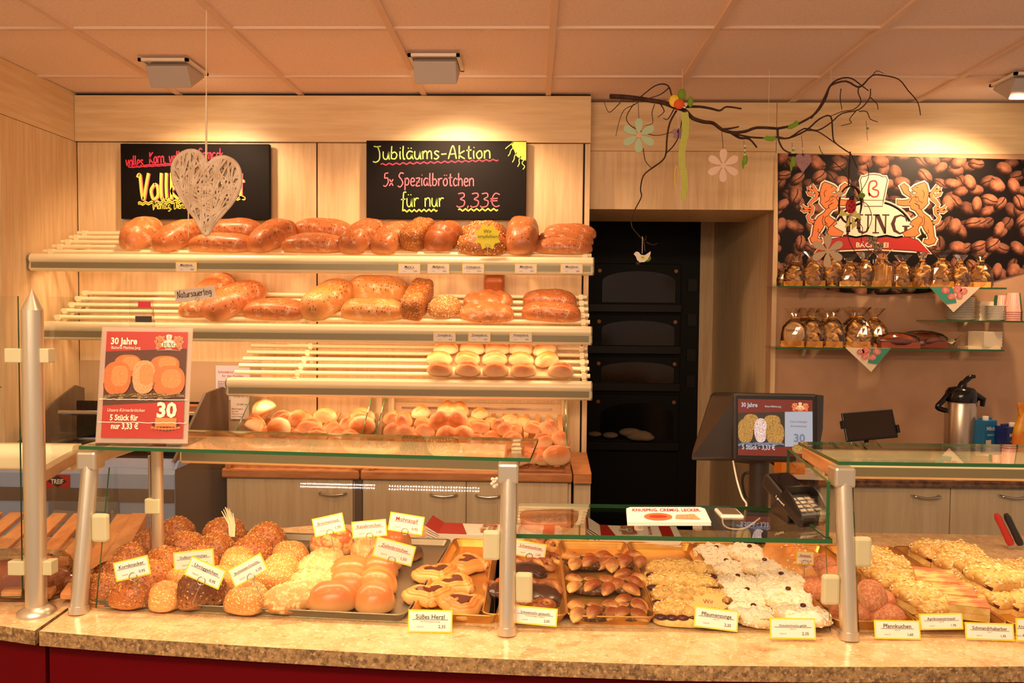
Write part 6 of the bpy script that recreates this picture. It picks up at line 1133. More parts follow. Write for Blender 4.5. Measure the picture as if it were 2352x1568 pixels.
# paper bags
def bags(px0, px1, py, y, n, label, rot):
    x0, x1 = H(px0, py, ZT).x, H(px1, py, ZT).x; r = root('paper_bag_stack', ((x0 + x1) / 2, y, ZT), label, 'paper bags'); w = x1 - x0; d = .12; F = Matrix.Translation(((x0 + x1) / 2, y, ZT)) @ rotz(rot); x0, x1, y = -w / 2, w / 2, -d / 2
    b = MB(F)
    for i in range(n):
        z = .004 * i + .002; prof = [(x0 - .008, .03), (x0 + .03, .0), (x0 + w * .35, 0), (x1, .004)]; vs = []
        for x, dz in prof: vs += [(x + .003 * (i % 3), y, z + dz * (.4 + .05 * i)), (x + .003 * (i % 3), y + d, z + dz * (.4 + .05 * i))]
        b.add(vs, [(2, 4, 5, 3), (4, 6, 7, 5)], 'paper'); b.add([v for v in vs[:4]], [(0, 2, 3, 1)], 'rib')
        b.add(vs + [(v[0], v[1], v[2] + .0032) for v in vs], [(0, 2, 10, 8), (2, 4, 12, 10), (4, 6, 14, 12), (8, 10, 11, 9), (10, 12, 13, 11), (12, 14, 15, 13)], 'paper')
    o = b.build('bags', r)
    zt = .004 * n + .0022; b = MB(F); b.add([(x0 - .008, y, zt + .03 * (.4 + .05 * n)), (x0 + .03, y, zt), (x0 + .03, y + d, zt), (x0 - .008, y + d, zt + .03 * (.4 + .05 * n))], [(0, 1, 2, 3)], 'rib'); b.add([(x0 + .03, y, zt), (x0 + w * .3, y, zt), (x0 + w * .22, y + d, zt), (x0 + .03, y + d, zt)], [(0, 1, 2, 3)], 'rib'); b.add([(x1 - .05, y, zt + .0035), (x1 - .015, y, zt + .004), (x1 - .015, y + d, zt + .004), (x1 - .05, y + d, zt + .0035)], [(0, 1, 2, 3)], 'rib'); b.build('red_print', r)
    b = MB(F @ frame((x0 + w * .45, y + d * .5, zt + .003), V((0, 1, 0)), -Z3, V((-1, 0, 0)))); emblem(b, 0, 0, d * .85 / 1400); b.build('emblem', r)
    b = MB(F @ frame((x0 + w * .68, y + d * .5, zt + .0035), V((0, -1, 0)), -Z3, V((1, 0, 0)))); b.text('Matthias Jung', 0, 0, .016, 'rib', 0, bold=.01); b.build('lettering', r)
bags(988, 1285, 1240, 2.38, 7, 'stack of red and white paper bags behind the middle post', -.06); bags(1350, 1545, 1236, 2.36, 9, 'stack of red and white paper bags behind the low glass shelf', -.05)
# knives
for px, m, l in ((2296, mat('knife_red', S(206, 40, 24), .4), 'red-handled knife leaning in the right case'), (2318, 'dark', 'black-handled knife leaning beside the red one')):
    yk = 2.36; a, c = W(px - 8, 1180, yk), W(px + 26, 1250, yk); r = root('knife', (c.x, yk, ZT), l, 'knife', 'knives in the right case'); d = (c - a).normalized()
    b = MB(); b.tube([a, a.lerp(c, .12), a.lerp(c, .5), a.lerp(c, .9), c], [.006, .010, .0095, .011, .009], m, 12); b.build('handle', r); e = c + d * ((c.z - ZT - .005) / -d.z if d.z else .1); b = MB(); s = V((.010, 0, .004)); b.prism([c - s, c + s, e + s * .6, e - s], (0, .0015, 0), 'chrome'); b.build('blade', r)

# ---------------------------------------------------------------- stand-up sign on the left glass top
zs0 = ZT + HB + .008; q0, q1 = W(222, 1010, 1.80), W(430, 1004, 1.80); yS = 1.82
xc = (q0.x + q1.x) / 2; ws = q1.x - q0.x; hs = W(310, 748, yS).z - zs0 - .004
r = root('stand_up_sign', (xc, yS, zs0), 'clear acrylic stand-up sign with a red anniversary offer print', 'sign'); TS = frame((xc, yS - .02, zs0 + .003), V((cos(.02), sin(.02), 0)), V((-.02, 1, 0)), Z3) @ Matrix.Rotation(-.13, 4, 'X')
b = MB(TS); b.box(-ws / 2, ws / 2, -.004, -.001, 0, hs, 'acryl'); b.build('front_panel', r)
b = MB(TS); b.box(-ws / 2, ws / 2, -.001, .0005, .001, hs, 'sheet'); b.build('sheet', r)
b = MB(); b.box(xc - ws / 2, xc + ws / 2, yS - .025, yS + .09, zs0, zs0 + .003, 'acryl'); b.build('foot', r)
b = MB(TS); y = -.0048; m = ws * .045; a, c, lo, hi = -ws / 2 + m * 1.3, ws / 2 - m * 1.1, m * 1.3, hs - m * 1.2; H_, W_ = hi - lo, c - a
Mx['pr'] = mat('poster_red', S(172, 52, 40), .4); Mx['pd'] = mat('poster_dark', S(84, 48, 28), .5)
b.flat([(a, y, hi), (c, y, hi), (c, y, hi - H_ * .155), (a, y, hi - H_ * .19)], 'pr'); b.flat([(a, y, lo), (c, y, lo), (c, y, lo + H_ * .35), (a, y, lo + H_ * .30)], 'pr'); b.flat([(a, y, lo + H_ * .30), (c, y, lo + H_ * .35), (c, y, hi - H_ * .155), (a, y, hi - H_ * .19)], 'pd')
bread_picture(b, a, c, lo + H_ * .36, lo + H_ * .80, y - .0003, 'p_bread', 'p_bread2', 'p_straw'); b.build('print', r)
y = -.0066
for tx, fx, z_, sz, al, bo, sx_, sh in (('30 Jahre', .06, hi - H_ * .12, .088, 'LEFT', .03, .86, 0), ('Bäckerei Matthias Jung', .07, hi - H_ * .165, .04, 'LEFT', 0, .76, 0), ('Unsere Körnerbrötchen', .06, lo + H_ * .245, .045, 'LEFT', 0, .8, .3), ('5 Stück für', .10, lo + H_ * .165, .075, 'LEFT', .03, .8, 0), ('nur 3,33 €', .12, lo + H_ * .085, .075, 'LEFT', .03, .8, 0), ('30', .79, lo + H_ * .20, .19, 'CENTER', .04, 1, 0)):
    b = MB(TS); b.text(tx, a + W_ * fx, z_, H_ * sz, 'cre', y, al, bo, sx_, sh); b.build('lettering', r)
b = MB(TS); b.disc((a + W_ * .79, y, lo + H_ * .12), W_ * .17, H_ * .05, 'brn', 20); b.flat([(a + W_ * .66, y - .0003, lo + H_ * .11), (a + W_ * .92, y - .0003, lo + H_ * .11), (a + W_ * .92, y - .0003, lo + H_ * .19), (a + W_ * .66, y - .0003, lo + H_ * .19)], 'lion')
for i in range(9): b.disc((a + W_ * (.63 + .04 * i), y - .0005, lo + H_ * (.10 - .012 * sin(pi * i / 8))), W_ * .022, H_ * .014, 'p_bread', 10)
b.build('cake_picture', r); b = MB(TS); emblem(b, a + W_ * .78, hi - H_ * .105, W_ * .38 / 1400, True, -.0056); b.build('emblem', r)
b = MB(TS)
for z_ in (lo + H_ * .36, lo + H_ * .145): b.ribbon([(a - .008 + (W_ + .016) * i / 30, z_ + .0016 * noise.noise(V((i * .9, z_ * 50, 0)))) for i in range(31)], .0016, 'white', -.0072)
b.build('crease', r)
# clear flyer holder behind it
c = W(330, 716, 3.2); b = MB(frame(c, X3, Y3, Z3)); r = root('flyer_holder', c + V((0, 0, -.07)), 'small clear wedge-shaped flyer box behind the stand-up sign', 'flyer holder'); 
xq = 1.90; cz = W(332, 716, xq); r.location = (cz.x, xq, zs0); r['_o'] = [cz.x, xq, zs0]; h = W(332, 688, xq).z - zs0
b = MB(); b.prism([(cz.x - .028, xq - .02, zs0), (cz.x + .028, xq - .02, zs0), (cz.x + .028, xq - .02, zs0 + h), (cz.x - .028, xq - .02, zs0 + h)], (0, .002, 0), 'acryl'); b.prism([(cz.x + .028, xq - .02, zs0 + h), (cz.x + .028, xq - .02, zs0), (cz.x + .028, xq + .05, zs0)], (.002, 0, 0), 'acryl'); b.build('shell', r)
b = MB(); b.box(cz.x - .005, cz.x + .026, xq - .022, xq - .0205, zs0 + h - .02, zs0 + h - .005, 'redink'); b.box(cz.x - .012, cz.x + .028, xq - .022, xq - .0205, zs0 + h - .055, zs0 + h - .04, 'ink'); b.build('print', r)

# ---------------------------------------------------------------- bread slicer, slatted rack and bagged bread at the left
yb = 3.25; sx0, sx1 = XL + .03, W(400, 1150, yb).x; zt = ZW(1062, yb, 300); r = root('bread_slicer', ((sx0 + sx1) / 2, 3.5, 0), 'blue-grey bread slicing machine with a dark lid at the left wall', 'bread slicer'); sx2 = W(512, 1100, 3.5).x
b = MB(); b.prism([(sx0, yb, 0), (sx0, yb, zt - .05), (sx0, yb + .05, zt), (sx0, 3.95, zt), (sx0, 3.95, 0)], (sx1 - sx0, 0, 0), 'slate'); b.build('body', r, bevel=.006)
b = MB(); b.prism([(sx1, yb + .01, 0), (sx1, yb + .01, zt - .03), (sx2, 3.55, zt + .02), (sx2, 3.55, 0)], (0, .35, 0), 'slate_d'); b.build('side_panel', r)
b = MB(); b.box(sx0, sx1 + .002, yb - .008, yb, ZW(1152, yb, 300), ZW(1122, yb, 300), 'slate_d'); b.build('band', r)
b = MB(); b.box(W(115, 1200, yb).x, W(275, 1200, yb).x, yb - .01, yb, ZW(1330, yb, 200), ZW(1150, yb, 200), mat('slicer_door', S(126, 124, 128), .5)); b.build('service_door', r)
a, c = W(105, 1120, yb - .004), W(160, 1090, yb - .004); b = MB(); b.box(a.x, c.x, yb - .004, yb - .001, a.z, c.z, 'rib'); bd_ = b.build('badge', r); mx_, mz = W(133, 1105, yb).x, (a.z + c.z) / 2
b = MB(frame((mx_, yb - .005, mz), X3, Y3, Z3)); b.flat([(-.042, 0, 0), (0, 0, -.026), (.042, 0, 0), (0, 0, .026)], 'ink'); b.text('TREIF', 0, -.010, .028, 'white', -.001, bold=.02, sx=.8); b.build('badge_print', bd_)
for px0, px1, py0, py1 in ((398, 428, 1086, 1142), (431, 448, 1080, 1122)):
    f = lambda px: ((px - 400) / (512 - 400)); P_ = lambda px, py: (lambda yy: W(px, py, yy))(yb + .01 + (3.55 - yb) * max(0, f(px)) - .004); b = MB(); b.prism([P_(px0, py1), P_(px1, py1 - 12), P_(px1, py0 - 12), P_(px0, py0)], (.001, .001, 0), 'linen'); s_ = b.build('sticker', r)
# lid with two side arms and a dark cover
zl = zt
for x0, yy in ((sx0 + .06, 0), (sx1 - .02, 1)):
    prof = [(yb + .02, zl), (yb + .35, zl + .2 + .06 * yy), (yb + .55, zl + .27), (yb + .62, zl + .25), (yb + .62, zl)]
    b = MB(); b.prism([(x0, p[0], p[1]) for p in prof], (.012, 0, 0), 'slate_d'); b.build('side_arm', r)
b = MB(); b.box(sx0 + .1, sx1 - .03, yb + .5, yb + .515, zl + .02, zl + .2, 'blk'); b.box(sx0 + .1, sx1 - .03, yb + .1, yb + .5, zl, zl + .01, 'blk'); b.build('cover', r)
b = MB(); b.tube([(sx0 + .15, yb + .28, zl + .17), (sx1 - .02, yb + .28, zl + .17)], .012, 'chrome', 10); b.build('grip_bar', r)
b = MB(); b.box(sx0 + .35, sx0 + .75, yb + .42, yb + .6, zl + .14, zl + .19, 'beech'); tag(b.build('wooden_board'), 'reddish wooden board lying on the slicer behind the pointed post', 'board')
# papers behind
b = MB(); a, c = W(496, 918, YL - .004), W(574, 840, YL - .004); b.box(a.x, c.x, YL - .004, YL - .001, a.z, c.z, mat('laminated_sheet', S(214, 208, 222), .25)); o = tag(b.build('notice_sheet'), 'laminated bread-slicing notice on the wall left of the lowest shelf', 'notice'); t = MB(frame((a.x, YL - .005, a.z), X3, Y3, Z3)); ww, hh = c.x - a.x, c.z - a.z; t.text('Schnittbrot - Legende', ww * .5, hh * .78, ww * .1, 'redink', 0); t.text('für den Kunden', ww * .5, hh * .67, ww * .1, 'redink', 0)
for i, s_ in enumerate(('Mischbrot', 'Roggenbrot', 'Dinkelbrot', 'Malfabrot', 'Leinsamenbrot', 'Vollkornbrot')): t.text(s_, ww * .06, hh * (.52 - .05 * i), ww * .055, 'ink', 0, 'LEFT')
t.build('print', o)
b = MB(); a, c = W(530, 962, YL - .01), W(572, 905, YL - .01); b.box(a.x, c.x, YL - .010, YL - .006, a.z, c.z, 'paper'); o = tag(b.build('notice_sheet'), 'white notice with slicing grades below the laminated sheet', 'notice'); t = MB(frame((a.x, YL - .011, a.z), X3, Y3, Z3)); ww, hh = c.x - a.x, c.z - a.z; t.text('STUFE 10 - 12', ww * .55, hh * .86, ww * .14, 'ink', 0); t.text('STUFE 14', ww * .6, hh * .55, ww * .14, 'ink', 0)
for i, s_ in enumerate(('Bitte fragen', 'Sie, bei', 'Wunsch sind', 'auch möglich')): t.text(s_, ww * .05, hh * (.38 - .1 * i), ww * .13, 'redink', 0, 'LEFT')
t.build('print', o)
b = MB(); b.box(XL + .002, W(600, 900, YL).x, YL - .0008, YL - .0002, ZC, ZW(830, YL, 500), mat('grey_beige_splashback', S(186, 156, 120), .45)); tag(b.build('splashback'), 'grey-beige splashback panel on the wall behind the slicer', 'wall panel')
# slatted wooden rack
P0, P1, P2, P3 = H(-120, 1400, ZT + .05), H(195, 1405, ZT + .05), V((-.93, 2.42, ZT + .17)), V((-2.0, 2.42, ZT + .17))
P0 = V((-1.75, 1.80, ZT + .03)); P1 = V((-1.03, 1.78, ZT + .03)); P2 = W(318, 1180, 2.32); P3 = V((-1.85, 2.32, P2.z))
r = root('slatted_rack', ((P0 + P2) / 2).x and V(((P0.x + P2.x) / 2, 2.05, ZT)), 'sloping slatted wooden bread rack left of the glass case', 'bread rack')
for i in range(10):
    u0 = i / 10; u1_ = u0 + .068; b = MB(); q = [P0.lerp(P1, u0), P0.lerp(P1, u1_), P3.lerp(P2, u1_), P3.lerp(P2, u0)]; b.hexa([p - Z3 * .014 for p in q], q, 'slat'); b.build('slat', r, bevel=.002)
b = MB(); e0, e1 = P0.lerp(P1, .97), P3.lerp(P2, .97); e2, e3 = P0.lerp(P1, 1.05), P3.lerp(P2, 1.04); b.hexa([e0 - Z3 * .03, e2 - Z3 * .03, e3 - Z3 * .07, e1 - Z3 * .07], [e0 + Z3 * .004, e2 + Z3 * .004, e3 + Z3 * .004, e1 + Z3 * .004], 'slat'); b.build('side_board', r, bevel=.003)
b = MB(); 
for x in (P2.x - .02, P2.x - .5, P2.x - .85): b.box(x - .012, x + .012, 2.24, 2.3, ZT, P2.z - .05, 'slat')
b.build('rear_support', r)
# bagged bread lying on the rack
c = W(62, 1340, 1.85); r = root('bagged_bread', (c.x, 1.86, ZT + .03), 'dark bread loaf in a clear plastic bag on the slatted rack', 'bread'); b = MB(); b.ell((c.x - .03, 1.87, c.z - .0), (.13, .06, .055), 'darkl', 24, 12); b.build('loaf', r); vs = []
b = MB(); n = 16
for i, (x, s_) in enumerate(((-.17, .9), (-.1, 1.02), (.0, 1.08), (.08, 1.05), (.105, .9), (.13, .5), (.16, .35), (.2, .7))):
    for j in range(n): a = 2 * pi * j / n; q = 1 + .09 * noise.noise(V((i * 1.3, cos(a) * 2, sin(a) * 2))); vs.append((c.x - .03 + x, 1.87 + .066 * s_ * q * sgnp(cos(a), .6), c.z + .003 + .062 * s_ * q * sgnp(sin(a), .6)))
b.add(vs, [(i * n + j, i * n + (j + 1) % n, (i + 1) * n + (j + 1) % n, (i + 1) * n + j) for i in range(7) for j in range(n)], 'film'); b.build('plastic_bag', r)

# ---------------------------------------------------------------- hanging heart
yh = 2.87; c = W(474, 440, yh); k = yh / FPX; r = root('wicker_heart', (c.x, yh, W(474, 520, yh).z), 'whitewashed wicker heart hanging from the ceiling before the left chalkboard', 'decoration')
HP = [(476, 380), (462, 356), (440, 347), (415, 356), (398, 380), (399, 412), (412, 445), (432, 478), (452, 505), (472, 538), (488, 516), (510, 490), (534, 462), (550, 430), (552, 400), (542, 375), (518, 362), (494, 366)]
HP = [((x - 474) * k, -(y - 440) * k) for x, y in HP]; rnd = random.Random(11); b = MB(Matrix.Translation((c.x, yh, c.z)))
cl = catmull([V((x, z, 0)) for x, z in HP], 4, True); b.tube([(p.x, 0, p.y) for p in cl], .009, 'wicker', 8, True); b.build('frame', r); b = MB(b.T)
n = len(cl)
for i in range(240):
    a = rnd.randrange(n); d = (a + rnd.randrange(n // 6, 5 * n // 6)) % n; p, q = cl[a], cl[d]; s = rnd.choice((-1, 1)); o = s * rnd.uniform(.008, .017); m = (p + q) / 2
    if not (p.x - .0 and q.x): continue
    if p.x * q.x < 0 and m.y > .04: continue
    b.tube([(p.x * 1.02, o * .3, p.y * 1.02), (m.x + rnd.uniform(-.004, .004), o, m.y), (q.x * 1.02, o * .3, q.y * 1.02)], rnd.uniform(.0032, .0046), 'wicker', 5)
b.build('weave', r)
b = MB(); tp = H(480, 36, CEIL); b.tube([(c.x, yh, c.z + .095), (c.x + .002, yh, c.z + .35)], .004, 'linen', 6); b.tube([(c.x + .002, yh, c.z + .35), (c.x + .004, yh, CEIL)], .0018, 'linen', 6); b.build('cord', r); b = MB(); b.tube([(c.x - .065, yh - .005, c.z - .04), (c.x - .066, yh - .005, c.z - .17)], [.003, .0012], 'linen', 6); b.build('loose_strand', r)

# ---------------------------------------------------------------- decorated branch under the ceiling
yB = 3.55; CB = lambda x, y, dy=0: W(1330 + x / 2.3014, 130 + y / 2.3014, yB + dy)
BR = [('165,210 260,215 380,232 450,245 500,265 560,285 600,325 660,345 710,352 755,385 810,400 880,395 940,375 1050,380', 15, 8), ('755,385 800,380 845,370', 8, 4), ('800,400 850,430 900,435 940,480', 8, 5), ('810,405 900,425 1000,430 1050,425 1110,430 1190,380 1260,390 1330,350 1390,300 1480,280 1535,220 1540,170', 6, 3), ('1050,380 1130,365 1180,345 1250,300 1300,230 1330,150 1385,115 1440,115 1490,150 1530,180', 8, 3), ('1050,430 1110,430 1200,390 1270,330 1330,315 1340,400 1350,450 1400,490 1440,520 1470,590', 6, 3), ('1200,390 1260,395 1330,440 1400,490', 4, 3), ('1225,325 1270,270 1310,190 1335,150 1410,130 1470,160 1500,150 1550,100 1610,100 1690,120 1740,180 1790,240 1805,310', 7, 2.5), ('1480,155 1475,190 1490,240 1450,280 1390,290 1330,315', 4, 2), ('1540,215 1575,250 1580,280', 3, 2), ('1480,290 1520,290 1540,330 1580,345', 3, 2), ('1470,280 1430,330 1440,350 1385,365', 3, 2), ('1385,170 1380,220 1390,280', 3, 2), ('1550,100 1575,75 1610,90', 3, 1.5),
      ('500,270 560,265 640,265 700,275 745,285 780,265 858,275', 9, 5), ('500,265 480,170 450,145 400,155 340,200 290,235 220,230', 5, 2.5), ('475,165 430,200 370,220', 4, 2.5), ('340,200 300,250 240,280 210,350 195,420', 3, 1.5), ('290,250 250,320 280,370 370,410 430,415 500,395', 3, 2), ('400,250 385,300 390,350 350,365', 3, 1.5), ('220,240 170,290 150,285 130,230', 3, 1.5), ('515,285 480,350 465,430 460,510 440,550 385,590 340,630 325,700 330,740 300,800 280,850 280,900 325,955', 6, 3), ('460,510 500,470 530,410 545,320', 4, 3), ('340,485 350,550 385,590', 3, 2), ('1050,380 1055,440 1080,490 1120,510', 6, 4), ('325,955 350,970 355,945', 3, 2), ('340,960 350,1030', 4, 3), ('355,980 390,995 415,985', 3, 1.5), ('430,250 450,290 415,320', 4, 2), ('500,280 470,330 445,325', 4, 2)]
b = MB(); rnd = random.Random(3); A0 = CB(700, 300)
def limb(s, r0, r1, dy=0):
    P = [tuple(float(c) for c in q.split(',')) for q in s.split()]; P = catmull([CB(x, y, dy + .04 * noise.noise(V((x * .006, y * .006, r0)))) for x, y in P], 3); n = len(P); kk = yB / FPX / 2.3014 / 1.15
    return P, [kk * (r0 + (r1 - r0) * i / (n - 1)) for i in range(n)]
r = root('branch', CB(600, 300), 'knotty twisted branch hanging under the ceiling over the oven niche', 'branch')
for i, (s, a, c) in enumerate(BR):
    P, rs = limb(s, a, c); b = MB() if i in (0, 1) else b
    b.tube(P, rs, 'twig', 7)
    if i == 0: b.build('limb', r)
b.build('twigs', r); b = MB()
for x, y in ((545, 165), (1330, 140), (1000, 380)): p = CB(x, y); b.tube([p, V((p.x, p.y, CEIL))], .0008, 'linen', 5)
b.build('hanging_thread', r)
def wood_flower(x, y, R, m, label, ctr=None, sx=None):
    p = W(x, y, yB - .06); k = yB / FPX; R = R * k; r = root('wooden_flower', p + V((0, 0, -R)), label, 'decoration', 'flat wooden flowers on the branch'); b = MB(frame(p, X3, Y3, Z3))
    for i in range(6):
        a = pi / 6 + pi / 3 * i + .0; a += pi / 3 * .5 * 0; d = V((cos(a), sin(a))); n = V((-d.y, d.x)); pts = []
        for q in range(18): t = 2 * pi * q / 18; u = R * (.56 + .44 * cos(t)); v = R * .21 * sin(t) * (1 + .45 * cos(t)); pts.append((d.x * u + n.x * v, 0, d.y * u + n.y * v))
        b.prism(pts, (0, .004, 0), m)
    b.prism([(R * .16 * cos(2 * pi * i / 12), -.0005, R * .16 * sin(2 * pi * i / 12)) for i in range(12)], (0, .005, 0), m); o = b.build('petals', r)
    if ctr: b = MB(b.T); b.lathe([(R * .15, 0), (R * .12, .004)], (0, 0, 0), ctr, 16); b = MB(frame(p, X3, Y3, Z3)); b.prism([(R * .15 * cos(2 * pi * i / 16), -.005, R * .15 * sin(2 * pi * i / 16)) for i in range(16)], (0, .005, 0), ctr); b.build('centre', r)
    b = MB(); b.tube([p + V((0, .002, R * .9)), p + V((0, .04, R * 1.0 + (sx or 45) * k))], .0013, 'twig', 5); b.build('string', r)
wood_flower(1467, 311, 38, mat('mint_paint', S(178, 206, 170), .7), 'mint green wooden flower hanging left on the branch', mat('peach_paint', S(232, 176, 140), .7), 55); wood_flower(1661, 380, 37, mat('pale_pink_wood', S(236, 208, 184), .7), 'pale pink wooden flower hanging under the branch middle', None, 45); wood_flower(1901, 576, 37, mat('bare_wood', S(206, 182, 146), .7), 'pale wooden flower hanging before the biscuit bags', None, 30)
k = yB / FPX
def deco(name, px, py, label, dy=-.05): p = W(px, py, yB + dy); return root(name, p, label, 'decoration'), p
# bird
r, p = deco('wooden_bird', 1475, 590, 'white wooden bird hanging lowest at the branch tip'); bd = '-19,7 -14,12 -8,11 -3,5 6,4 13,9 19,13 18,5 13,-4 6,-11 -5,-12 -11,-7 -14,1'; b = MB(frame(p, X3, Y3, Z3)); b.prism([(float(q.split(',')[0]) * k, 0, float(q.split(',')[1]) * k) for q in bd.split()], (0, .004, 0), 'white'); b.build('body', r); b = MB(b.T)
for i in range(6): b.disc((4 * k * cos(i * 1.05) + 1 * k, -.0006, 4 * k * sin(i * 1.05) - 1 * k), 2 * k, 2 * k, 'ch_yel', 8)
b.disc((1 * k, -.0009, -1 * k), 2 * k, 2 * k, 'leaf', 8); b.disc((-14 * k, -.0007, 8 * k), .8 * k, .8 * k, 'ink', 6); b.build('print', r); b = MB(); b.tube([p + V((-.0, 0, 8 * k)), p + V((0, 0, 46 * k))], .0012, 'white', 5); b.build('string', r)
b = MB(frame(p, X3, Y3, Z3)); b.ell((-8 * k, .012, -14 * k), (.01, .008, .008), 'twig', 10, 6); b.ell((12 * k, .012, -2 * k), (.018, .006, .016), 'leaf', 10, 6); b.build('tassel', r)
# felt bow with ribbon
r, p = deco('felt_bow', 1563, 240, 'green yellow and orange felt bow with a long dotted ribbon on the branch'); T = frame(p, X3, Y3, Z3); b = MB(T); b.ell((3 * k, 0, 22 * k), (9 * k, .01, 13 * k), 'leaf', 12, 7); b.ell((22 * k, 0, 6 * k), (6 * k, .008, 12 * k), 'leaf', 12, 7); b.build('green_leaf', r); b = MB(T); b.ell((-14 * k, 0, 8 * k), (12 * k, .012, 14 * k), 'yellow', 12, 7); b.build('yellow_leaf', r); b = MB(T); b.ell((-4 * k, -.012, -1 * k), (12 * k, .014, 11 * k), mat('orange_felt', S(232, 96, 40), .8), 14, 8); b.build('orange_bulb', r); b = MB(T)
for i in range(6): b.ell((7 * k + 4 * k * cos(i), -.014, -4 * k + 4 * k * sin(i)), (2.4 * k, .003, 2.4 * k), 'white', 8, 5)
b.build('blossom', r)
t = NT('dotted_ribbon'); t.base(t.mix(t.step(t.vor(150, .1), .22, .3), S(240, 236, 170), S(176, 186, 50)), .6); Mx['rdot'] = t.m; b = MB(T); P = [((8 + 4 * sin(i * .5)) * k, (-18 - 10.2 * i) * k) for i in range(20)]; b.ribbon(P, [(17 - .25 * i) * k for i in range(20)], 'rdot', -.006); b.ribbon([(q[0], q[1]) for q in P[::-1]], [(12 + .25 * i) * k for i in range(20)], 'rdot', -.0055); b.build('long_ribbon', r); b = MB(T); b.tube([((-1 + 4 * cos(a)) * k - 5 * k, .004, (-160 + 26 * sin(a)) * k) for a in [i * .4 for i in range(12)]], .0018, 'yellow', 5); b.build('thin_ribbon', r)
# purple butterfly, purple heart, beads, ladybird wreath
Mx['lil'] = mat('lilac_paint', S(158, 124, 142), .7); r, p = deco('lilac_butterfly', 1558, 305, 'small lilac dotted butterfly hanging beside the felt bow'); b = MB(frame(p, X3, Y3, Z3))
for sx, sz, w in ((-6, 4, 8), (6, 4, 8), (-5, -7, 6), (5, -7, 6)): b.prism([((sx + w * cos(a)) * k, .001 * w, (sz + w * .8 * sin(a)) * k) for a in [i * pi / 6 for i in range(12)]], (0, .003, 0), 'lil')
b.build('wings', r); b = MB(b.T); b.tube([(0, -.002, -10 * k), (0, -.002, 10 * k)], .0016, 'twig', 6); b.tube([(0, 0, 8 * k), (0, .02, 40 * k)], .001, 'white', 5); b.build('body', r)
r, p = deco('lilac_heart', 1845, 372, 'lilac speckled heart hanging at the coffee picture top left'); t = NT('speckled_lilac'); t.base(t.mix(t.step(t.vor(230, .7), .25, .34), S(84, 56, 66), S(170, 130, 136)), .7); Mx['lilh'] = t.m; b = MB(frame(p, X3, Y3, Z3)); b.prism([(q.x, 0, q.y * 1.4) for q in heart_curve(19 * k)], (0, .006, 0), 'lilh', smooth=True); b.build('heart', r); b = MB(b.T); b.tube([(0, .002, 12 * k), (0, .03, 62 * k)], .001, 'twig', 5); b.ell((0, .006, 30 * k), (2.4 * k, .004, 2.4 * k), 'white', 8, 6); b.build('string', r)
for px, py, n, l in ((1711, 345, 5, 'string of green and white beads with a felt leaf under the branch'), (1822, 350, 3, 'green felt leaf string left of the lilac heart'), (1993, 300, 3, 'tiny green bead pendant on a thread at the right')):
    r, p = deco('bead_string', px, py, l); T = frame(p, X3, Y3, Z3); b = MB(T); b.tube([(0, 0, -22 * k), (0, .02, 24 * k)], .0009, 'twig', 5); b.build('thread', r); b = MB(T)
    for i in range(n): b.ell((0, 0, (12 - 6 * i) * k * .8), (2.6 * k, .005, 2.8 * k), 'leaf' if i % 2 else 'white', 8, 6)
    b.build('beads', r)
    if px < 1900: b = MB(T); b.ell((1 * k, 0, -20 * k), (6 * k, .004, 12 * k), 'leaf', 10, 6); b.ell((-3 * k, .004, -30 * k), (3 * k, .003, 12 * k), 'leaf', 8, 5); b.build('felt_leaf', r)
for px, py, rot, l in ((1822, 288, .4, 'green felt leaf clipped on the branch above the coffee picture corner'), (1768, 318, -.2, 'flat green felt leaf on the lower branch')):
    p = W(px, py, yB - .03); b = MB(frame(p, V((cos(rot), 0, sin(rot))), Y3, V((-sin(rot), 0, cos(rot))))); b.prism([(-15 * k, 0, -2 * k), (-6 * k, 0, -6 * k), (8 * k, 0, -5 * k), (15 * k, 0, 2 * k), (10 * k, 0, 8 * k), (0, 0, 5 * k), (-8 * k, 0, 5 * k)], (0, .003, 0), 'leaf'); tag(b.build('felt_leaf'), l, 'decoration')
r, p = deco('twig_wreath', 1952, 470, 'oval twig wreath with a ladybird and yellow bow before the emblem'); T = frame(p, X3, Y3, Z3); rnd = random.Random(5); b = MB(T)
for i in range(5): o = rnd.uniform(-3, 3); b.tube([((24 + o * .6) * k * cos(a) + o * k * .5, .006 * sin(3 * a + i), (40 + o) * k * sin(a)) for a in [2 * pi * q / 26 for q in range(26)]], .0028, 'twig', 6, True)
b.tube([(-4 * k, 0, 38 * k), (-2 * k, .01, 80 * k), (4 * k, .03, 120 * k)], .003, 'twig', 6)
for s in ('0,-20 -4,-60 6,-90 20,-110', '10,-30 30,-50 28,-80 45,-100 60,-125', '20,10 40,0 50,-30 40,-60', '-20,-10 -34,-40 -50,-60 -52,-110', '18,20 40,60 36,90', '10,30 -20,80 -60,110 -70,130'): b.tube(catmull([(float(q.split(',')[0]) * k, .004, float(q.split(',')[1]) * k) for q in s.split()], 3), .0016, 'twig', 5)
b.build('twigs', r); b = MB(T); b.ell((0, -.012, -4 * k), (12 * k, .008, 17 * k), mat('ladybird_red', S(190, 30, 24), .5), 16, 9); lb = b.build('ladybird', r); b = MB(T); b.ell((1 * k, -.014, 13 * k), (6 * k, .006, 5 * k), 'ink', 10, 6)
for sx, sz in ((-5, 0), (5, 2), (-4, -10), (5, -9), (0, -3), (0, 8)): b.ell((sx * k, -.0195, (sz - 4) * k), (1.8 * k, .001, 2 * k), 'ink', 8, 5)
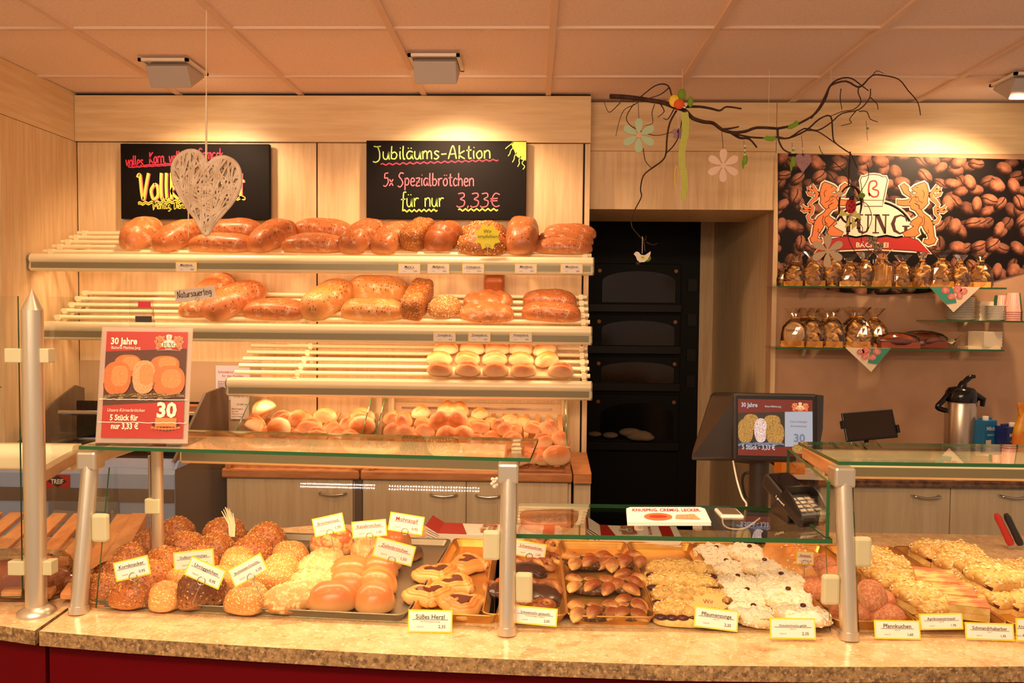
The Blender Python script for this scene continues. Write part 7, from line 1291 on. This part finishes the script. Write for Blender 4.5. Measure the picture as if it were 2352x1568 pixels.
b.tube([(-2 * k, -.014, 16 * k), (-6 * k, -.014, 25 * k)], .001, 'ink', 5); b.tube([(3 * k, -.014, 16 * k), (8 * k, -.014, 24 * k)], .001, 'ink', 5); b.build('spots', lb)
b = MB(T); yb_ = mat('yellow_bow', S(222, 214, 110), .7)
for q in ([(0, -24), (-22, -12), (-26, -26)], [(0, -24), (20, -18), (24, -34)], [(-2, -24), (-12, -52), (-2, -46)], [(2, -24), (4, -56), (14, -46)]): b.prism([(x * k, -.012, z * k) for x, z in q], (0, .004, 0), yb_)
b.build('bow', r)
for cx, cz in ((-24, 22), (8, -18)):
    b = MB(T)
    for i in range(7): b.ell(((cx + 4 * cos(i * .9)) * k, -.012, (cz + 4 * sin(i * .9)) * k), (2.2 * k, .002, 2.2 * k), 'white', 8, 5)
    b.ell((cx * k, -.015, cz * k), (2.4 * k, .003, 2.4 * k), 'yellow', 8, 5)
    b.build('daisy', r)
b = MB(T); b.ell((24 * k, -.008, 20 * k), (8 * k, .004, 6 * k), 'leaf', 10, 6); b.build('felt_leaf', r)
for px, py, l in ((2005, 552, 'pale mottled butterfly over the right half of the red ribbon'), (2018, 566, 'pale mottled butterfly lower right of its twin')):
    p = W(px, py, yB - .03); b = MB(frame(p, X3, Y3, Z3)); mm = mat('mottled_wing', S(196, 170, 130), .7, c2=S(90, 70, 50), ns=120) if px == 2005 else bpy.data.materials['mottled_wing']
    for sx, sz, w in ((-6, 3, 7), (6, 3, 7), (-4, -6, 5), (4, -6, 5)): b.prism([((sx + w * cos(a)) * k, .0008 * w, (sz + w * .9 * sin(a)) * k) for a in [i * pi / 5 for i in range(10)]], (0, .003, 0), mm)
    tag(b.build('butterfly'), l, 'decoration', 'mottled butterflies')
# pink crocheted trinket on the middle post
p = W(1136, 1106, 1.76); b = MB(); rnd = random.Random(2)
for i in range(14): b.ell((p.x + rnd.uniform(-.006, .006), p.y + rnd.uniform(-.006, .004), p.z + rnd.uniform(-.011, .011)), (.0042, .0042, .0042), 'paper', 8, 6)
tag(b.build('white_trinket'), 'small white beaded trinket at the middle post', 'decoration')
